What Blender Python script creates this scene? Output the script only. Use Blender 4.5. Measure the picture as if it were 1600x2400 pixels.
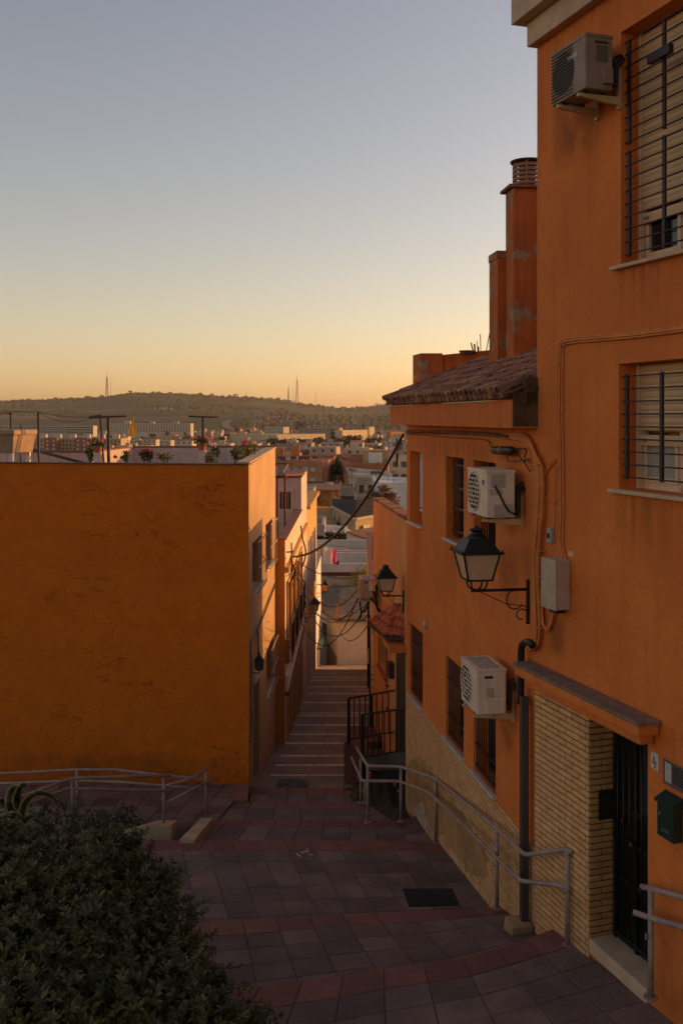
import bpy, bmesh, math, random
from mathutils import Vector, Matrix
R = math.radians
random.seed(7)
for o in list(bpy.data.objects):
    bpy.data.objects.remove(o)
SC = bpy.context.scene
COL = SC.collection
# ------------------------------------------------------------------ camera (level, 35 mm, shifted down)
F, CX, HY = 2333.0, 800.0, 978.0          # pixels of the 1600 x 2400 photograph; HY = eye level row
cd = bpy.data.cameras.new('camera'); cam = bpy.data.objects.new('camera', cd); COL.objects.link(cam)
cam.location = (0, 0, 0); cam.rotation_euler = (R(90), 0, 0)
cd.sensor_fit = 'VERTICAL'; cd.sensor_height = 36.0; cd.lens = 36.0 * F / 2400.0
cd.shift_y = -(1200 - HY) / 2400.0
cd.clip_start = 0.05; cd.clip_end = 30000
SC.camera = cam
# ------------------------------------------------------------------ world, sun, exposure
SUN_AZ, SUN_EL = 64.0, 7.5                # degrees right of the view axis, above the horizon
w = bpy.data.worlds.new('World'); SC.world = w; w.use_nodes = True
nt = w.node_tree; nt.nodes.clear()
sky = nt.nodes.new('ShaderNodeTexSky'); sky.sky_type = 'NISHITA'; sky.sun_disc = False
sky.sun_elevation = R(SUN_EL); sky.sun_rotation = R(SUN_AZ)
sky.altitude = 0; sky.air_density = 1.0; sky.dust_density = 1.0; sky.ozone_density = 1.0
hv = nt.nodes.new('ShaderNodeHueSaturation'); hv.inputs['Saturation'].default_value = 0.94
hs = nt.nodes.new('ShaderNodeMix'); hs.data_type = 'RGBA'; hs.blend_type = 'MULTIPLY'; hs.inputs[0].default_value = 1.0
hs.inputs[7].default_value = (1.0, 0.765, 0.705, 1)      # the photograph's white balance
bg = nt.nodes.new('ShaderNodeBackground'); bg.inputs['Strength'].default_value = 0.124
wo = nt.nodes.new('ShaderNodeOutputWorld')
nt.links.new(sky.outputs[0], hv.inputs['Color']); nt.links.new(hv.outputs[0], hs.inputs[6]); nt.links.new(hs.outputs[2], bg.inputs['Color']); nt.links.new(bg.outputs[0], wo.inputs[0])
sl = bpy.data.lights.new('sun', 'SUN'); sl.energy = 2.0; sl.angle = R(0.5); sl.color = (1.0, 0.49, 0.135)
sun = bpy.data.objects.new('sun', sl); COL.objects.link(sun)
SUND = Vector((math.sin(R(SUN_AZ)) * math.cos(R(SUN_EL)), math.cos(R(SUN_AZ)) * math.cos(R(SUN_EL)), math.sin(R(SUN_EL))))
sun.rotation_euler = SUND.to_track_quat('Z', 'Y').to_euler()
sun.location = (30, 10, 30)
vs = SC.view_settings; vs.view_transform = 'Standard'; vs.look = 'None'; vs.exposure = 1.0; vs.gamma = 1.0; vs.use_curve_mapping = False
SC.cycles.use_denoising = True
SC.cycles.max_bounces = 8; SC.cycles.diffuse_bounces = 6; SC.cycles.glossy_bounces = 3
SC.cycles.transmission_bounces = 4; SC.cycles.transparent_max_bounces = 6; SC.cycles.volume_bounces = 0
SC.cycles.sample_clamp_indirect = 6.0

# ------------------------------------------------------------------ materials
MATS = {}
def mat(name, base, base2=None, scale=2.0, rough=0.85, bump=0.15, bscale=60.0, rnd=0.0, streak=0.0, streakcol=None,
        patch=None, metallic=0.0, spec=0.3, detail=6.0, mixlo=0.35, mixhi=0.68, crack=0.0, cstretch=None):
    """plaster/metal/wood..: two tones mixed by noise, optional vertical streaks, per-object random tone, flaked patches, bump"""
    if name in MATS: return MATS[name]
    m = bpy.data.materials.new(name); m.use_nodes = True; MATS[name] = m
    n = m.node_tree; N = n.nodes; L = n.links
    b = N['Principled BSDF']; b.inputs['Roughness'].default_value = rough; b.inputs['Metallic'].default_value = metallic
    b.inputs['Specular IOR Level'].default_value = spec
    geo = N.new('ShaderNodeNewGeometry'); pos = geo.outputs['Position']
    if base2 is None: base2 = tuple(c * 0.72 for c in base)
    def noise(sc, det=detail, vec=pos, rgh=0.6):
        t = N.new('ShaderNodeTexNoise'); t.inputs['Scale'].default_value = sc; t.inputs['Detail'].default_value = det
        t.inputs['Roughness'].default_value = rgh; L.new(vec, t.inputs['Vector']); return t
    def ramp(src, lo, hi):
        r = N.new('ShaderNodeMapRange'); r.inputs['From Min'].default_value = lo; r.inputs['From Max'].default_value = hi
        r.interpolation_type = 'SMOOTHSTEP'; L.new(src, r.inputs['Value']); return r.outputs[0]
    def mix(fac, a, c):
        x = N.new('ShaderNodeMix'); x.data_type = 'RGBA'
        if isinstance(fac, float): x.inputs[0].default_value = fac
        else: L.new(fac, x.inputs[0])
        for i, v in ((6, a), (7, c)):
            if isinstance(v, tuple): x.inputs[i].default_value = (*v, 1)
            else: L.new(v, x.inputs[i])
        return x.outputs[2]
    vec = pos
    if cstretch:
        mp = N.new('ShaderNodeMapping'); mp.inputs['Scale'].default_value = cstretch; L.new(pos, mp.inputs['Vector']); vec = mp.outputs[0]
    n1 = noise(scale, vec=vec)
    col = mix(ramp(n1.outputs['Fac'], mixlo, mixhi), base2, base)
    n3 = noise(scale * 9, 4.0)
    col = mix(ramp(n3.outputs['Fac'], 0.5, 0.75), col, tuple(c * 0.82 for c in base))
    if rnd:
        oi = N.new('ShaderNodeObjectInfo'); hsv = N.new('ShaderNodeHueSaturation')
        mr = N.new('ShaderNodeMapRange'); mr.inputs['To Min'].default_value = 1 - rnd; mr.inputs['To Max'].default_value = 1 + rnd
        L.new(oi.outputs['Random'], mr.inputs['Value']); L.new(mr.outputs[0], hsv.inputs['Value'])
        mh = N.new('ShaderNodeMath'); mh.operation = 'MULTIPLY_ADD'; mh.inputs[1].default_value = 0.010; mh.inputs[2].default_value = 0.495
        L.new(oi.outputs['Random'], mh.inputs[0]); L.new(mh.outputs[0], hsv.inputs['Hue'])
        L.new(col, hsv.inputs['Color']); col = hsv.outputs[0]
    if streak:
        mp = N.new('ShaderNodeMapping'); mp.inputs['Scale'].default_value = (5, 5, 0.35); L.new(pos, mp.inputs['Vector'])
        ns = noise(1.3, 5.0, mp.outputs[0], 0.65)
        f = ramp(ns.outputs['Fac'], 0.47, 0.78)
        mm = N.new('ShaderNodeMath'); mm.operation = 'MULTIPLY'; mm.inputs[1].default_value = streak; L.new(f, mm.inputs[0])
        col = mix(mm.outputs[0], col, streakcol or tuple(c * 0.4 for c in base))
    hgt = None
    nb = noise(bscale, 5.0)
    nb2 = noise(bscale * 0.12, 3.0)
    ad = N.new('ShaderNodeMath'); ad.operation = 'MULTIPLY_ADD'; ad.inputs[1].default_value = 2.0
    L.new(nb2.outputs['Fac'], ad.inputs[0]); L.new(nb.outputs['Fac'], ad.inputs[2]); hgt = ad.outputs[0]
    if patch:
        pc, psc, lo = patch
        npn = noise(psc, 6.0, rgh=0.62); f = ramp(npn.outputs['Fac'], lo, lo + 0.02)
        col = mix(f, col, pc)
        s = N.new('ShaderNodeMath'); s.operation = 'MULTIPLY_ADD'; s.inputs[1].default_value = -3.0
        L.new(f, s.inputs[0]); L.new(hgt, s.inputs[2]); hgt = s.outputs[0]
    if crack:
        mp2 = N.new('ShaderNodeMapping'); mp2.inputs['Scale'].default_value = (0.5, 0.5, 1.6); L.new(pos, mp2.inputs['Vector'])
        wn = noise(0.9, 8.0, mp2.outputs[0], 0.7)
        a = N.new('ShaderNodeMath'); a.operation = 'SUBTRACT'; a.inputs[1].default_value = 0.5; L.new(wn.outputs['Fac'], a.inputs[0])
        ab = N.new('ShaderNodeMath'); ab.operation = 'ABSOLUTE'; L.new(a.outputs[0], ab.inputs[0])
        f0 = N.new('ShaderNodeMapRange'); f0.inputs['From Max'].default_value = 0.0025; f0.inputs['To Min'].default_value = 1; f0.inputs['To Max'].default_value = 0
        L.new(ab.outputs[0], f0.inputs['Value'])
        msk = ramp(noise(0.8, 3.0).outputs['Fac'], 0.52, 0.62)
        fm = N.new('ShaderNodeMath'); fm.operation = 'MULTIPLY'; L.new(f0.outputs[0], fm.inputs[0]); L.new(msk, fm.inputs[1])
        f2 = N.new('ShaderNodeMath'); f2.operation = 'MULTIPLY'; f2.inputs[1].default_value = crack; L.new(fm.outputs[0], f2.inputs[0])
        col = mix(f2.outputs[0], col, tuple(c * 0.35 for c in base))
        s = N.new('ShaderNodeMath'); s.operation = 'MULTIPLY_ADD'; s.inputs[1].default_value = -2.0
        L.new(fm.outputs[0], s.inputs[0]); L.new(hgt, s.inputs[2]); hgt = s.outputs[0]
    L.new(col, b.inputs['Base Color'])
    if bump:
        bp = N.new('ShaderNodeBump'); bp.inputs['Strength'].default_value = min(1.0, bump); bp.inputs['Distance'].default_value = 0.02
        L.new(hgt, bp.inputs['Height']); L.new(bp.outputs[0], b.inputs['Normal'])
    rr = N.new('ShaderNodeMapRange'); rr.inputs['To Min'].default_value = max(0.05, rough - 0.12); rr.inputs['To Max'].default_value = min(1, rough + 0.1)
    L.new(n1.outputs['Fac'], rr.inputs['Value']); L.new(rr.outputs[0], b.inputs['Roughness'])
    return m
def plain(name, base, rough=0.6, metallic=0.0, spec=0.4, rnd=0.0):
    if name in MATS: return MATS[name]
    m = bpy.data.materials.new(name); m.use_nodes = True; MATS[name] = m
    N = m.node_tree.nodes; L = m.node_tree.links; b = N['Principled BSDF']
    b.inputs['Roughness'].default_value = rough; b.inputs['Metallic'].default_value = metallic; b.inputs['Specular IOR Level'].default_value = spec
    geo = N.new('ShaderNodeNewGeometry'); t = N.new('ShaderNodeTexNoise'); t.inputs['Scale'].default_value = 14; t.inputs['Detail'].default_value = 5
    L.new(geo.outputs['Position'], t.inputs['Vector'])
    x = N.new('ShaderNodeMix'); x.data_type = 'RGBA'; x.inputs[6].default_value = (*[c * 0.75 for c in base], 1); x.inputs[7].default_value = (*[min(1, c * 1.15) for c in base], 1)
    L.new(t.outputs['Fac'], x.inputs[0])
    src = x.outputs[2]
    if rnd:
        oi = N.new('ShaderNodeObjectInfo'); hsv = N.new('ShaderNodeHueSaturation'); mr = N.new('ShaderNodeMapRange')
        mr.inputs['To Min'].default_value = 1 - rnd; mr.inputs['To Max'].default_value = 1 + rnd
        L.new(oi.outputs['Random'], mr.inputs['Value']); L.new(mr.outputs[0], hsv.inputs['Value']); L.new(src, hsv.inputs['Color']); src = hsv.outputs[0]
    L.new(src, b.inputs['Base Color'])
    return m
def leafmat(name, c1, c2, rough=0.5, trans=0.25):
    if name in MATS: return MATS[name]
    m = bpy.data.materials.new(name); m.use_nodes = True; MATS[name] = m
    N = m.node_tree.nodes; L = m.node_tree.links; b = N['Principled BSDF']; b.inputs['Roughness'].default_value = rough
    geo = N.new('ShaderNodeNewGeometry')
    x = N.new('ShaderNodeMix'); x.data_type = 'RGBA'; x.inputs[6].default_value = (*c1, 1); x.inputs[7].default_value = (*c2, 1)
    L.new(geo.outputs['Random Per Island'], x.inputs[0]); L.new(x.outputs[2], b.inputs['Base Color'])
    tr = N.new('ShaderNodeBsdfTranslucent'); L.new(x.outputs[2], tr.inputs['Color'])
    ms = N.new('ShaderNodeMixShader'); ms.inputs[0].default_value = trans
    L.new(b.outputs[0], ms.inputs[1]); L.new(tr.outputs[0], ms.inputs[2]); L.new(ms.outputs[0], N['Material Output'].inputs['Surface'])
    return m
def glassmat(name, col, rough=0.08):
    if name in MATS: return MATS[name]
    m = bpy.data.materials.new(name); m.use_nodes = True; MATS[name] = m
    b = m.node_tree.nodes['Principled BSDF']; b.inputs['Base Color'].default_value = (*col, 1); b.inputs['Roughness'].default_value = rough
    b.inputs['Specular IOR Level'].default_value = 0.6
    return m

# ------------------------------------------------------------------ geometry helpers
def V(*a): return Vector(a[0] if len(a) == 1 else a)
def P(px, py, Y): return Vector(((px - CX) / F * Y, Y, -(py - HY) / F * Y))      # point on the pixel's ray at depth Y
def PZ(px, py, Z):                                                               # .. at height Z (a floor)
    return P(px, py, -Z * F / (py - HY))
class MB:
    def __init__(s): s.v = []; s.f = []
    def add(s, pts, faces):
        k = len(s.v); s.v += [Vector(p) for p in pts]; s.f += [tuple(i + k for i in f) for f in faces]; return s
    def hexa(s, p): return s.add(p, [(3, 2, 1, 0), (4, 5, 6, 7), (0, 1, 5, 4), (1, 2, 6, 5), (2, 3, 7, 6), (3, 0, 4, 7)])
    def obox(s, o, ax, ay, az):
        o = Vector(o); ax = Vector(ax); ay = Vector(ay); az = Vector(az)
        return s.hexa([o, o + ax, o + ax + ay, o + ay, o + az, o + ax + az, o + ax + ay + az, o + ay + az])
    def box(s, c, sz, rz=0.0):
        cz, sn = math.cos(rz), math.sin(rz); ax = Vector((cz, sn, 0)) * sz[0]; ay = Vector((-sn, cz, 0)) * sz[1]; az = Vector((0, 0, sz[2]))
        return s.obox(Vector(c) - ax / 2 - ay / 2 - az / 2, ax, ay, az)
    def box2(s, x0, x1, y0, y1, z0, z1): return s.obox((x0, y0, z0), (x1 - x0, 0, 0), (0, y1 - y0, 0), (0, 0, z1 - z0))
    def wbox(s, W, u0, u1, w0, w1, z0, z1):
        o = W.pt(u0, w0, z0); return s.obox(o, W.d * (u1 - u0), W.n * (w1 - w0), Vector((0, 0, z1 - z0)))
    def quad(s, a, b, c, d): return s.add([a, b, c, d], [(0, 1, 2, 3)])
    def tube(s, pts, r, n=8, caps=True):
        pts = [Vector(p) for p in pts]; k = len(pts); rs = r if isinstance(r, (list, tuple)) else [r] * k
        rings = []; up = None
        for i, p in enumerate(pts):
            t = (pts[min(i + 1, k - 1)] - pts[max(i - 1, 0)])
            if t.length < 1e-9: t = Vector((0, 0, 1))
            t.normalize()
            if up is None:
                up = Vector((0, 0, 1)) if abs(t.z) < 0.9 else Vector((1, 0, 0))
            a = t.cross(up)
            if a.length < 1e-6: a = t.orthogonal()
            a.normalize(); b = a.cross(t).normalized(); up = b
            rings.append([p + a * (rs[i] * math.cos(2 * math.pi * j / n)) + b * (rs[i] * math.sin(2 * math.pi * j / n)) for j in range(n)])
        base = len(s.v)
        for rg in rings: s.v += rg
        for i in range(k - 1):
            for j in range(n):
                a = base + i * n + j; b = base + i * n + (j + 1) % n
                s.f.append((a, b, b + n, a + n))
        if caps:
            s.f.append(tuple(base + j for j in reversed(range(n)))); s.f.append(tuple(base + (k - 1) * n + j for j in range(n)))
        return s
    def lathe(s, c, prof, n=16, capb=True, capt=True, ph=0.0):
        c = Vector(c); base = len(s.v); k = len(prof)
        for r, z in prof:
            for j in range(n):
                a = 2 * math.pi * j / n + ph; s.v.append(c + Vector((r * math.cos(a), r * math.sin(a), z)))
        for i in range(k - 1):
            for j in range(n):
                a = base + i * n + j; b = base + i * n + (j + 1) % n; s.f.append((a, b, b + n, a + n))
        if capb: s.f.append(tuple(base + j for j in reversed(range(n))))
        if capt: s.f.append(tuple(base + (k - 1) * n + j for j in range(n)))
        return s
    def prism(s, poly, ext):
        poly = [Vector(p) for p in poly]; ext = Vector(ext); n = len(poly); base = len(s.v)
        s.v += poly + [p + ext for p in poly]
        s.f.append(tuple(base + i for i in reversed(range(n)))); s.f.append(tuple(base + n + i for i in range(n)))
        for i in range(n):
            j = (i + 1) % n; s.f.append((base + i, base + j, base + n + j, base + n + i))
        return s
    def mesh(s, name, m, off=Vector((0, 0, 0)), smooth=False, bevel=0.0, fix=True):
        me = bpy.data.meshes.new(name); me.from_pydata([tuple(p - off) for p in s.v], [], s.f)
        if fix or bevel:
            bm = bmesh.new(); bm.from_mesh(me)
            if bevel:
                bmesh.ops.remove_doubles(bm, verts=bm.verts, dist=1e-5)
                es = [e for e in bm.edges if len(e.link_faces) == 2 and e.calc_face_angle(0) > 0.5]
                bmesh.ops.bevel(bm, geom=es, offset=bevel, segments=2, affect='EDGES', profile=0.6, clamp_overlap=True)
            bmesh.ops.recalc_face_normals(bm, faces=bm.faces); bm.to_mesh(me); bm.free()
        if smooth:
            me.polygons.foreach_set('use_smooth', [True] * len(me.polygons))
        if m is not None: me.materials.append(m)
        return me
    def build(s, name, m, parent=None, smooth=False, bevel=0.0, fix=True, label=None):
        off = parent['_base'] if parent is not None else None
        off = Vector(off) if off is not None else Vector((0, 0, 0))
        if parent is None:                                # a one-mesh thing: origin at its base
            xs = [p.x for p in s.v]; ys = [p.y for p in s.v]; zs = [p.z for p in s.v]
            off = Vector(((min(xs) + max(xs)) / 2, (min(ys) + max(ys)) / 2, min(zs)))
        o = bpy.data.objects.new(name, s.mesh(name, m, off, smooth, bevel, fix)); COL.objects.link(o)
        o['_base'] = tuple(off)
        if parent is not None: o.parent = parent
        else: o.location = off
        if label: o['label'] = label
        return o
def tag(o, label, cat, group=None, kind=None):
    if label: o['label'] = label
    if cat: o['category'] = cat
    if group: o['group'] = group
    if kind: o['kind'] = kind
    return o
def thing(name, label, cat, loc, group=None):
    o = bpy.data.objects.new(name, None); COL.objects.link(o); o.location = loc; o['_base'] = tuple(loc); o.empty_display_size = 0.2
    return tag(o, label, cat, group)
def struct(name, mb, m, fix=True, smooth=False):
    o = mb.build(name, m, None, fix=fix, smooth=smooth); o['kind'] = 'structure'; return o
def inst(name, me, parent, loc, rot=None, scale=None):     # a piece that shares mesh data; loc in world
    o = bpy.data.objects.new(name, me); COL.objects.link(o); o.parent = parent
    o.location = Vector(loc) - Vector(parent['_base']); o['_base'] = tuple(loc)
    if rot is not None: o.rotation_euler = rot
    if scale is not None: o.scale = scale
    return o
class Wall:
    """vertical wall plane: p0 -> p1 in plan; outward side faces the camera"""
    def __init__(s, p0, p1):
        s.p0 = Vector((p0[0], p0[1], 0)); d = Vector((p1[0] - p0[0], p1[1] - p0[1], 0)); s.len = d.length; s.d = d.normalized()
        n = Vector((s.d.y, -s.d.x, 0))
        if n.dot(-s.p0) < 0: n = -n
        s.n = n; s.rz = math.atan2(s.d.y, s.d.x)
    def pt(s, u, w, z): return s.p0 + s.d * u + s.n * w + Vector((0, 0, z))
    def uz(s, px, py, w=0.0):
        D = Vector(((px - CX) / F, 1, -(py - HY) / F)); t = (s.p0 + s.n * w).dot(s.n) / D.dot(s.n)
        q = D * t; return (q - s.p0).dot(s.d), q.z
    def u(s, px, w=0.0): return s.uz(px, 978, w)[0]
    def z(s, px, py, w=0.0): return s.uz(px, py, w)[1]
def wall_holes(mb, W, u0, u1, z0, z1, holes, depth):
    us = sorted({u0, u1, *[h[0] for h in holes], *[h[1] for h in holes]}); zs = sorted({z0, z1, *[h[2] for h in holes], *[h[3] for h in holes]})
    us = [u for u in us if u0 <= u <= u1]; zs = [z for z in zs if z0 <= z <= z1]
    for a, b in zip(us, us[1:]):
        for c, d in zip(zs, zs[1:]):
            um, zm = (a + b) / 2, (c + d) / 2
            if any(h[0] < um < h[1] and h[2] < zm < h[3] for h in holes): continue
            mb.quad(W.pt(a, 0, c), W.pt(b, 0, c), W.pt(b, 0, d), W.pt(a, 0, d))
    for a, b, c, d in [h[:4] for h in holes]:
        c2 = max(c, z0); d2 = min(d, z1); a2 = max(a, u0); b2 = min(b, u1)
        mb.quad(W.pt(a2, 0, c2), W.pt(a2, -depth, c2), W.pt(a2, -depth, d2), W.pt(a2, 0, d2))
        mb.quad(W.pt(b2, 0, c2), W.pt(b2, -depth, c2), W.pt(b2, -depth, d2), W.pt(b2, 0, d2))
        mb.quad(W.pt(a2, 0, c2), W.pt(b2, 0, c2), W.pt(b2, -depth, c2), W.pt(a2, -depth, c2))
        mb.quad(W.pt(a2, 0, d2), W.pt(b2, 0, d2), W.pt(b2, -depth, d2), W.pt(a2, -depth, d2))
def sag(a, b, s, n=14):
    a = Vector(a); b = Vector(b); return [a.lerp(b, i / n) + Vector((0, 0, -4 * s * (i / n) * (1 - i / n))) for i in range(n + 1)]
def smoothpath(pts, n=6):                                 # Catmull-Rom
    pts = [Vector(p) for p in pts]; out = []
    for i in range(len(pts) - 1):
        p0 = pts[max(i - 1, 0)]; p1 = pts[i]; p2 = pts[i + 1]; p3 = pts[min(i + 2, len(pts) - 1)]
        for k in range(n):
            t = k / n; out.append(0.5 * ((2 * p1) + (p2 - p0) * t + (2 * p0 - 5 * p1 + 4 * p2 - p3) * t * t + (3 * p1 - p0 - 3 * p2 + p3) * t ** 3))
    return out + [pts[-1]]
# ------------------------------------------------------------------ material palette
M_ORANGE = mat('orange_plaster', (0.74, 0.198, 0.037), (0.62, 0.158, 0.030), scale=0.9, bump=0.45, bscale=45, crack=0.08, streak=0.28, streakcol=(0.36, 0.085, 0.018))
M_ORANGE_OLD = mat('old_orange_plaster', (0.58, 0.15, 0.032), (0.42, 0.10, 0.022), scale=1.6, bump=0.5, bscale=40, streak=0.5, streakcol=(0.16, 0.055, 0.025), patch=((0.36, 0.23, 0.14), 2.2, 0.575))
M_REVEAL = M_ORANGE
M_YELLOW = mat('yellow_plaster', (0.64, 0.150, 0.0036), (0.565, 0.127, 0.003), scale=3.2, bump=1.0, bscale=16, crack=0.10, streak=0.12, streakcol=(0.36, 0.085, 0.004))
M_APRICOT = mat('apricot_plaster', (0.50, 0.325, 0.165), (0.43, 0.27, 0.135), scale=0.8, bump=0.3, bscale=50, streak=0.3, streakcol=(0.34, 0.19, 0.10))
M_CREAM = mat('cream_plaster', (0.68, 0.55, 0.40), (0.60, 0.47, 0.33), scale=0.9, bump=0.25, bscale=40, streak=0.25, streakcol=(0.33, 0.25, 0.18))
M_WHITE = mat('white_plaster', (0.74, 0.69, 0.62), (0.66, 0.60, 0.53), scale=1.0, bump=0.25, bscale=40, streak=0.3, streakcol=(0.4, 0.36, 0.31))
M_PINK = mat('pink_plaster', (0.66, 0.50, 0.42), (0.58, 0.43, 0.36), scale=1.0, bump=0.2, bscale=40, streak=0.2)
M_TILE = mat('paving_tile', (0.215, 0.135, 0.108), (0.130, 0.086, 0.071), scale=1.6, rough=0.72, bump=0.7, bscale=26, rnd=0.22, patch=((0.27, 0.18, 0.15), 4.5, 0.68))
M_TILERED = mat('red_paving_tile', (0.25, 0.090, 0.069), (0.17, 0.067, 0.055), scale=2.2, rough=0.75, bump=0.5, bscale=26, rnd=0.18, patch=((0.30, 0.16, 0.12), 5.0, 0.69))
M_GROUT = mat('paving_grout', (0.20, 0.135, 0.11), (0.12, 0.08, 0.068), scale=3, bump=0.3)
M_CONC = mat('concrete', (0.34, 0.225, 0.16), (0.215, 0.145, 0.108), scale=1.1, rough=0.85, bump=0.5, bscale=35, patch=((0.33, 0.25, 0.195), 1.3, 0.63))
M_NOSE = mat('stone_nosing', (0.66, 0.54, 0.43), (0.46, 0.37, 0.29), scale=2.5, rough=0.7, bump=0.3, rnd=0.12)
M_STONE = mat('pale_stone', (0.66, 0.44, 0.27), (0.50, 0.33, 0.20), scale=3, rough=0.75, bump=0.4, bscale=50)
M_BRICK = mat('ochre_brick', (0.76, 0.41, 0.17), (0.62, 0.32, 0.13), scale=5, rough=0.8, bump=0.3, bscale=70, rnd=0.07)
M_BRICKD = mat('dark_ochre_brick', (0.52, 0.27, 0.095), (0.40, 0.20, 0.07), scale=5, rough=0.8, bump=0.3, bscale=70, rnd=0.07)
M_MORTAR = mat('mortar', (0.13, 0.075, 0.04), (0.085, 0.05, 0.028), scale=6, bump=0.3)
M_RTILE = mat('old_roof_tile', (0.42, 0.175, 0.09), (0.21, 0.09, 0.055), scale=5, rough=0.9, bump=0.7, bscale=30, rnd=0.3, patch=((0.035, 0.028, 0.025), 6.0, 0.60))
M_RTILE2 = mat('red_roof_tile', (0.52, 0.105, 0.04), (0.36, 0.07, 0.03), scale=5, rough=0.75, bump=0.4, bscale=30, rnd=0.22)
M_IRON = plain('black_iron', (0.010, 0.009, 0.009), 0.5)
M_BROWNIRON = plain('brown_iron', (0.035, 0.016, 0.014), 0.5)
M_RAIL = mat('grey_painted_steel', (0.40, 0.29, 0.235), (0.27, 0.19, 0.155), scale=6, rough=0.5, bump=0.15, bscale=60, patch=((0.05, 0.035, 0.03), 7, 0.70))
M_SHUT = mat('cream_shutter', (0.74, 0.48, 0.26), (0.64, 0.41, 0.22), scale=1.2, rough=0.55, bump=0.05)
M_WSHUT = mat('white_shutter', (0.70, 0.64, 0.57), (0.60, 0.54, 0.48), scale=1.2, rough=0.55, bump=0.05)
M_FRAME = plain('cream_window_frame', (0.74, 0.52, 0.33), 0.45)
M_GLASS = glassmat('dark_glass', (0.012, 0.014, 0.016))
M_DARK = plain('dark_interior', (0.012, 0.010, 0.009), 0.9)
M_CABLE = mat('painted_cable', (0.72, 0.24, 0.06), (0.58, 0.18, 0.045), scale=8, rough=0.6, bump=0.1)
M_BLACK = plain('black_cable', (0.012, 0.011, 0.010), 0.5)
M_ACW = mat('aged_white_casing', (0.80, 0.62, 0.46), (0.68, 0.51, 0.37), scale=3, rough=0.5, bump=0.05, streak=0.35, streakcol=(0.35, 0.26, 0.18))
M_ACO = mat('dirty_grey_casing', (0.33, 0.225, 0.17), (0.23, 0.15, 0.11), scale=3, rough=0.6, bump=0.1, streak=0.5, streakcol=(0.2, 0.13, 0.09))
M_ACD = plain('dark_plastic', (0.03, 0.026, 0.023), 0.6)
M_BRKT = mat('bracket_paint', (0.64, 0.42, 0.22), (0.52, 0.33, 0.16), scale=5, rough=0.6, bump=0.1)
M_SOIL = mat('dry_soil', (0.10, 0.07, 0.045), (0.055, 0.04, 0.028), scale=3, rough=0.95, bump=1.0, bscale=20, patch=((0.10, 0.09, 0.03), 3.0, 0.60))
M_GREY = plain('grey_plastic', (0.36, 0.31, 0.27), 0.6)

# ------------------------------------------------------------------ terrain (one sheet to the hills)
TZ = [(-60, -2.0), (-5, -3.6), (4, -5.6), (9, -6.3), (12, -7.0), (18, -7.8), (24, -8.7), (37, -10.6), (46, -11.8), (60, -13.6), (90, -15), (140, -17), (220, -18.5), (320, -20), (500, -23), (800, -26),
      (1300, -29), (1900, -28), (2400, -18), (3000, -5), (3600, 8), (4300, 38), (5000, 62), (5600, 40), (7000, 20), (9000, 0)]
def lerp_table(t, x):
    if x <= t[0][0]: return t[0][1]
    for (a, b), (c, d) in zip(t, t[1:]):
        if x <= c: return b + (d - b) * (x - a) / (c - a)
    return t[-1][1]
# skyline: crest height (pixel row) against pixel column
CREST = [(-3000, 990), (-900, 960), (-300, 945), (0, 942), (110, 939), (180, 936), (240, 934), (310, 923), (420, 926), (520, 931), (580, 932), (650, 937), (720, 948), (790, 959), (860, 955), (920, 947), (1000, 938), (1300, 925), (1800, 935), (3000, 960)]
def hash2(i, j):
    h = math.sin(i * 127.1 + j * 311.7) * 43758.5453; return h - math.floor(h)
def vnoise(x, y):
    i, j = math.floor(x), math.floor(y); fx, fy = x - i, y - j; fx = fx * fx * (3 - 2 * fx); fy = fy * fy * (3 - 2 * fy)
    return (hash2(i, j) * (1 - fx) + hash2(i + 1, j) * fx) * (1 - fy) + (hash2(i, j + 1) * (1 - fx) + hash2(i + 1, j + 1) * fx) * fy
def terrain(x, y):
    z = lerp_table(TZ, y)
    if y > 1900:
        px = CX + x / y * F; zc = -(lerp_table(CREST, px) - HY) / F * 5000.0       # crest height wanted at 5 km
        k = min(1.0, max(0.0, (y - 2600) / 2400)); k = k * k * (3 - 2 * k)
        if y > 5000: k = max(0.0, 1 - (y - 5000) / 2500)
        z += k * (zc - 62)
        z += 14 * (vnoise(x / 420 + 5, y / 420) - 0.5) * min(1, (y - 1900) / 600) * (1 - 0.75 * max(0, min(1, (y - 4200) / 700)))
    return z
ys = [-60, -30, -12, -5, 0, 4, 7, 9, 10.5, 12, 15, 18, 21, 24, 28, 32, 37, 42, 46, 52, 60, 75, 90, 115, 140, 180, 220, 270, 320, 400, 500, 620, 800, 1000, 1300, 1600] + [1900 + 65 * i for i in range(50)] + [5200, 5400, 5700, 6200, 7000, 8000, 9500]
NXT = 121
mb = MB()
for y in ys:
    hw = max(60, y * 0.9 + 60)
    for i in range(NXT):
        x = -hw + 2 * hw * i / (NXT - 1); mb.v.append(Vector((x, y, terrain(x, y))))
for r in range(len(ys) - 1):
    for i in range(NXT - 1):
        a = r * NXT + i; mb.f.append((a, a + 1, a + 1 + NXT, a + NXT))
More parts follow.
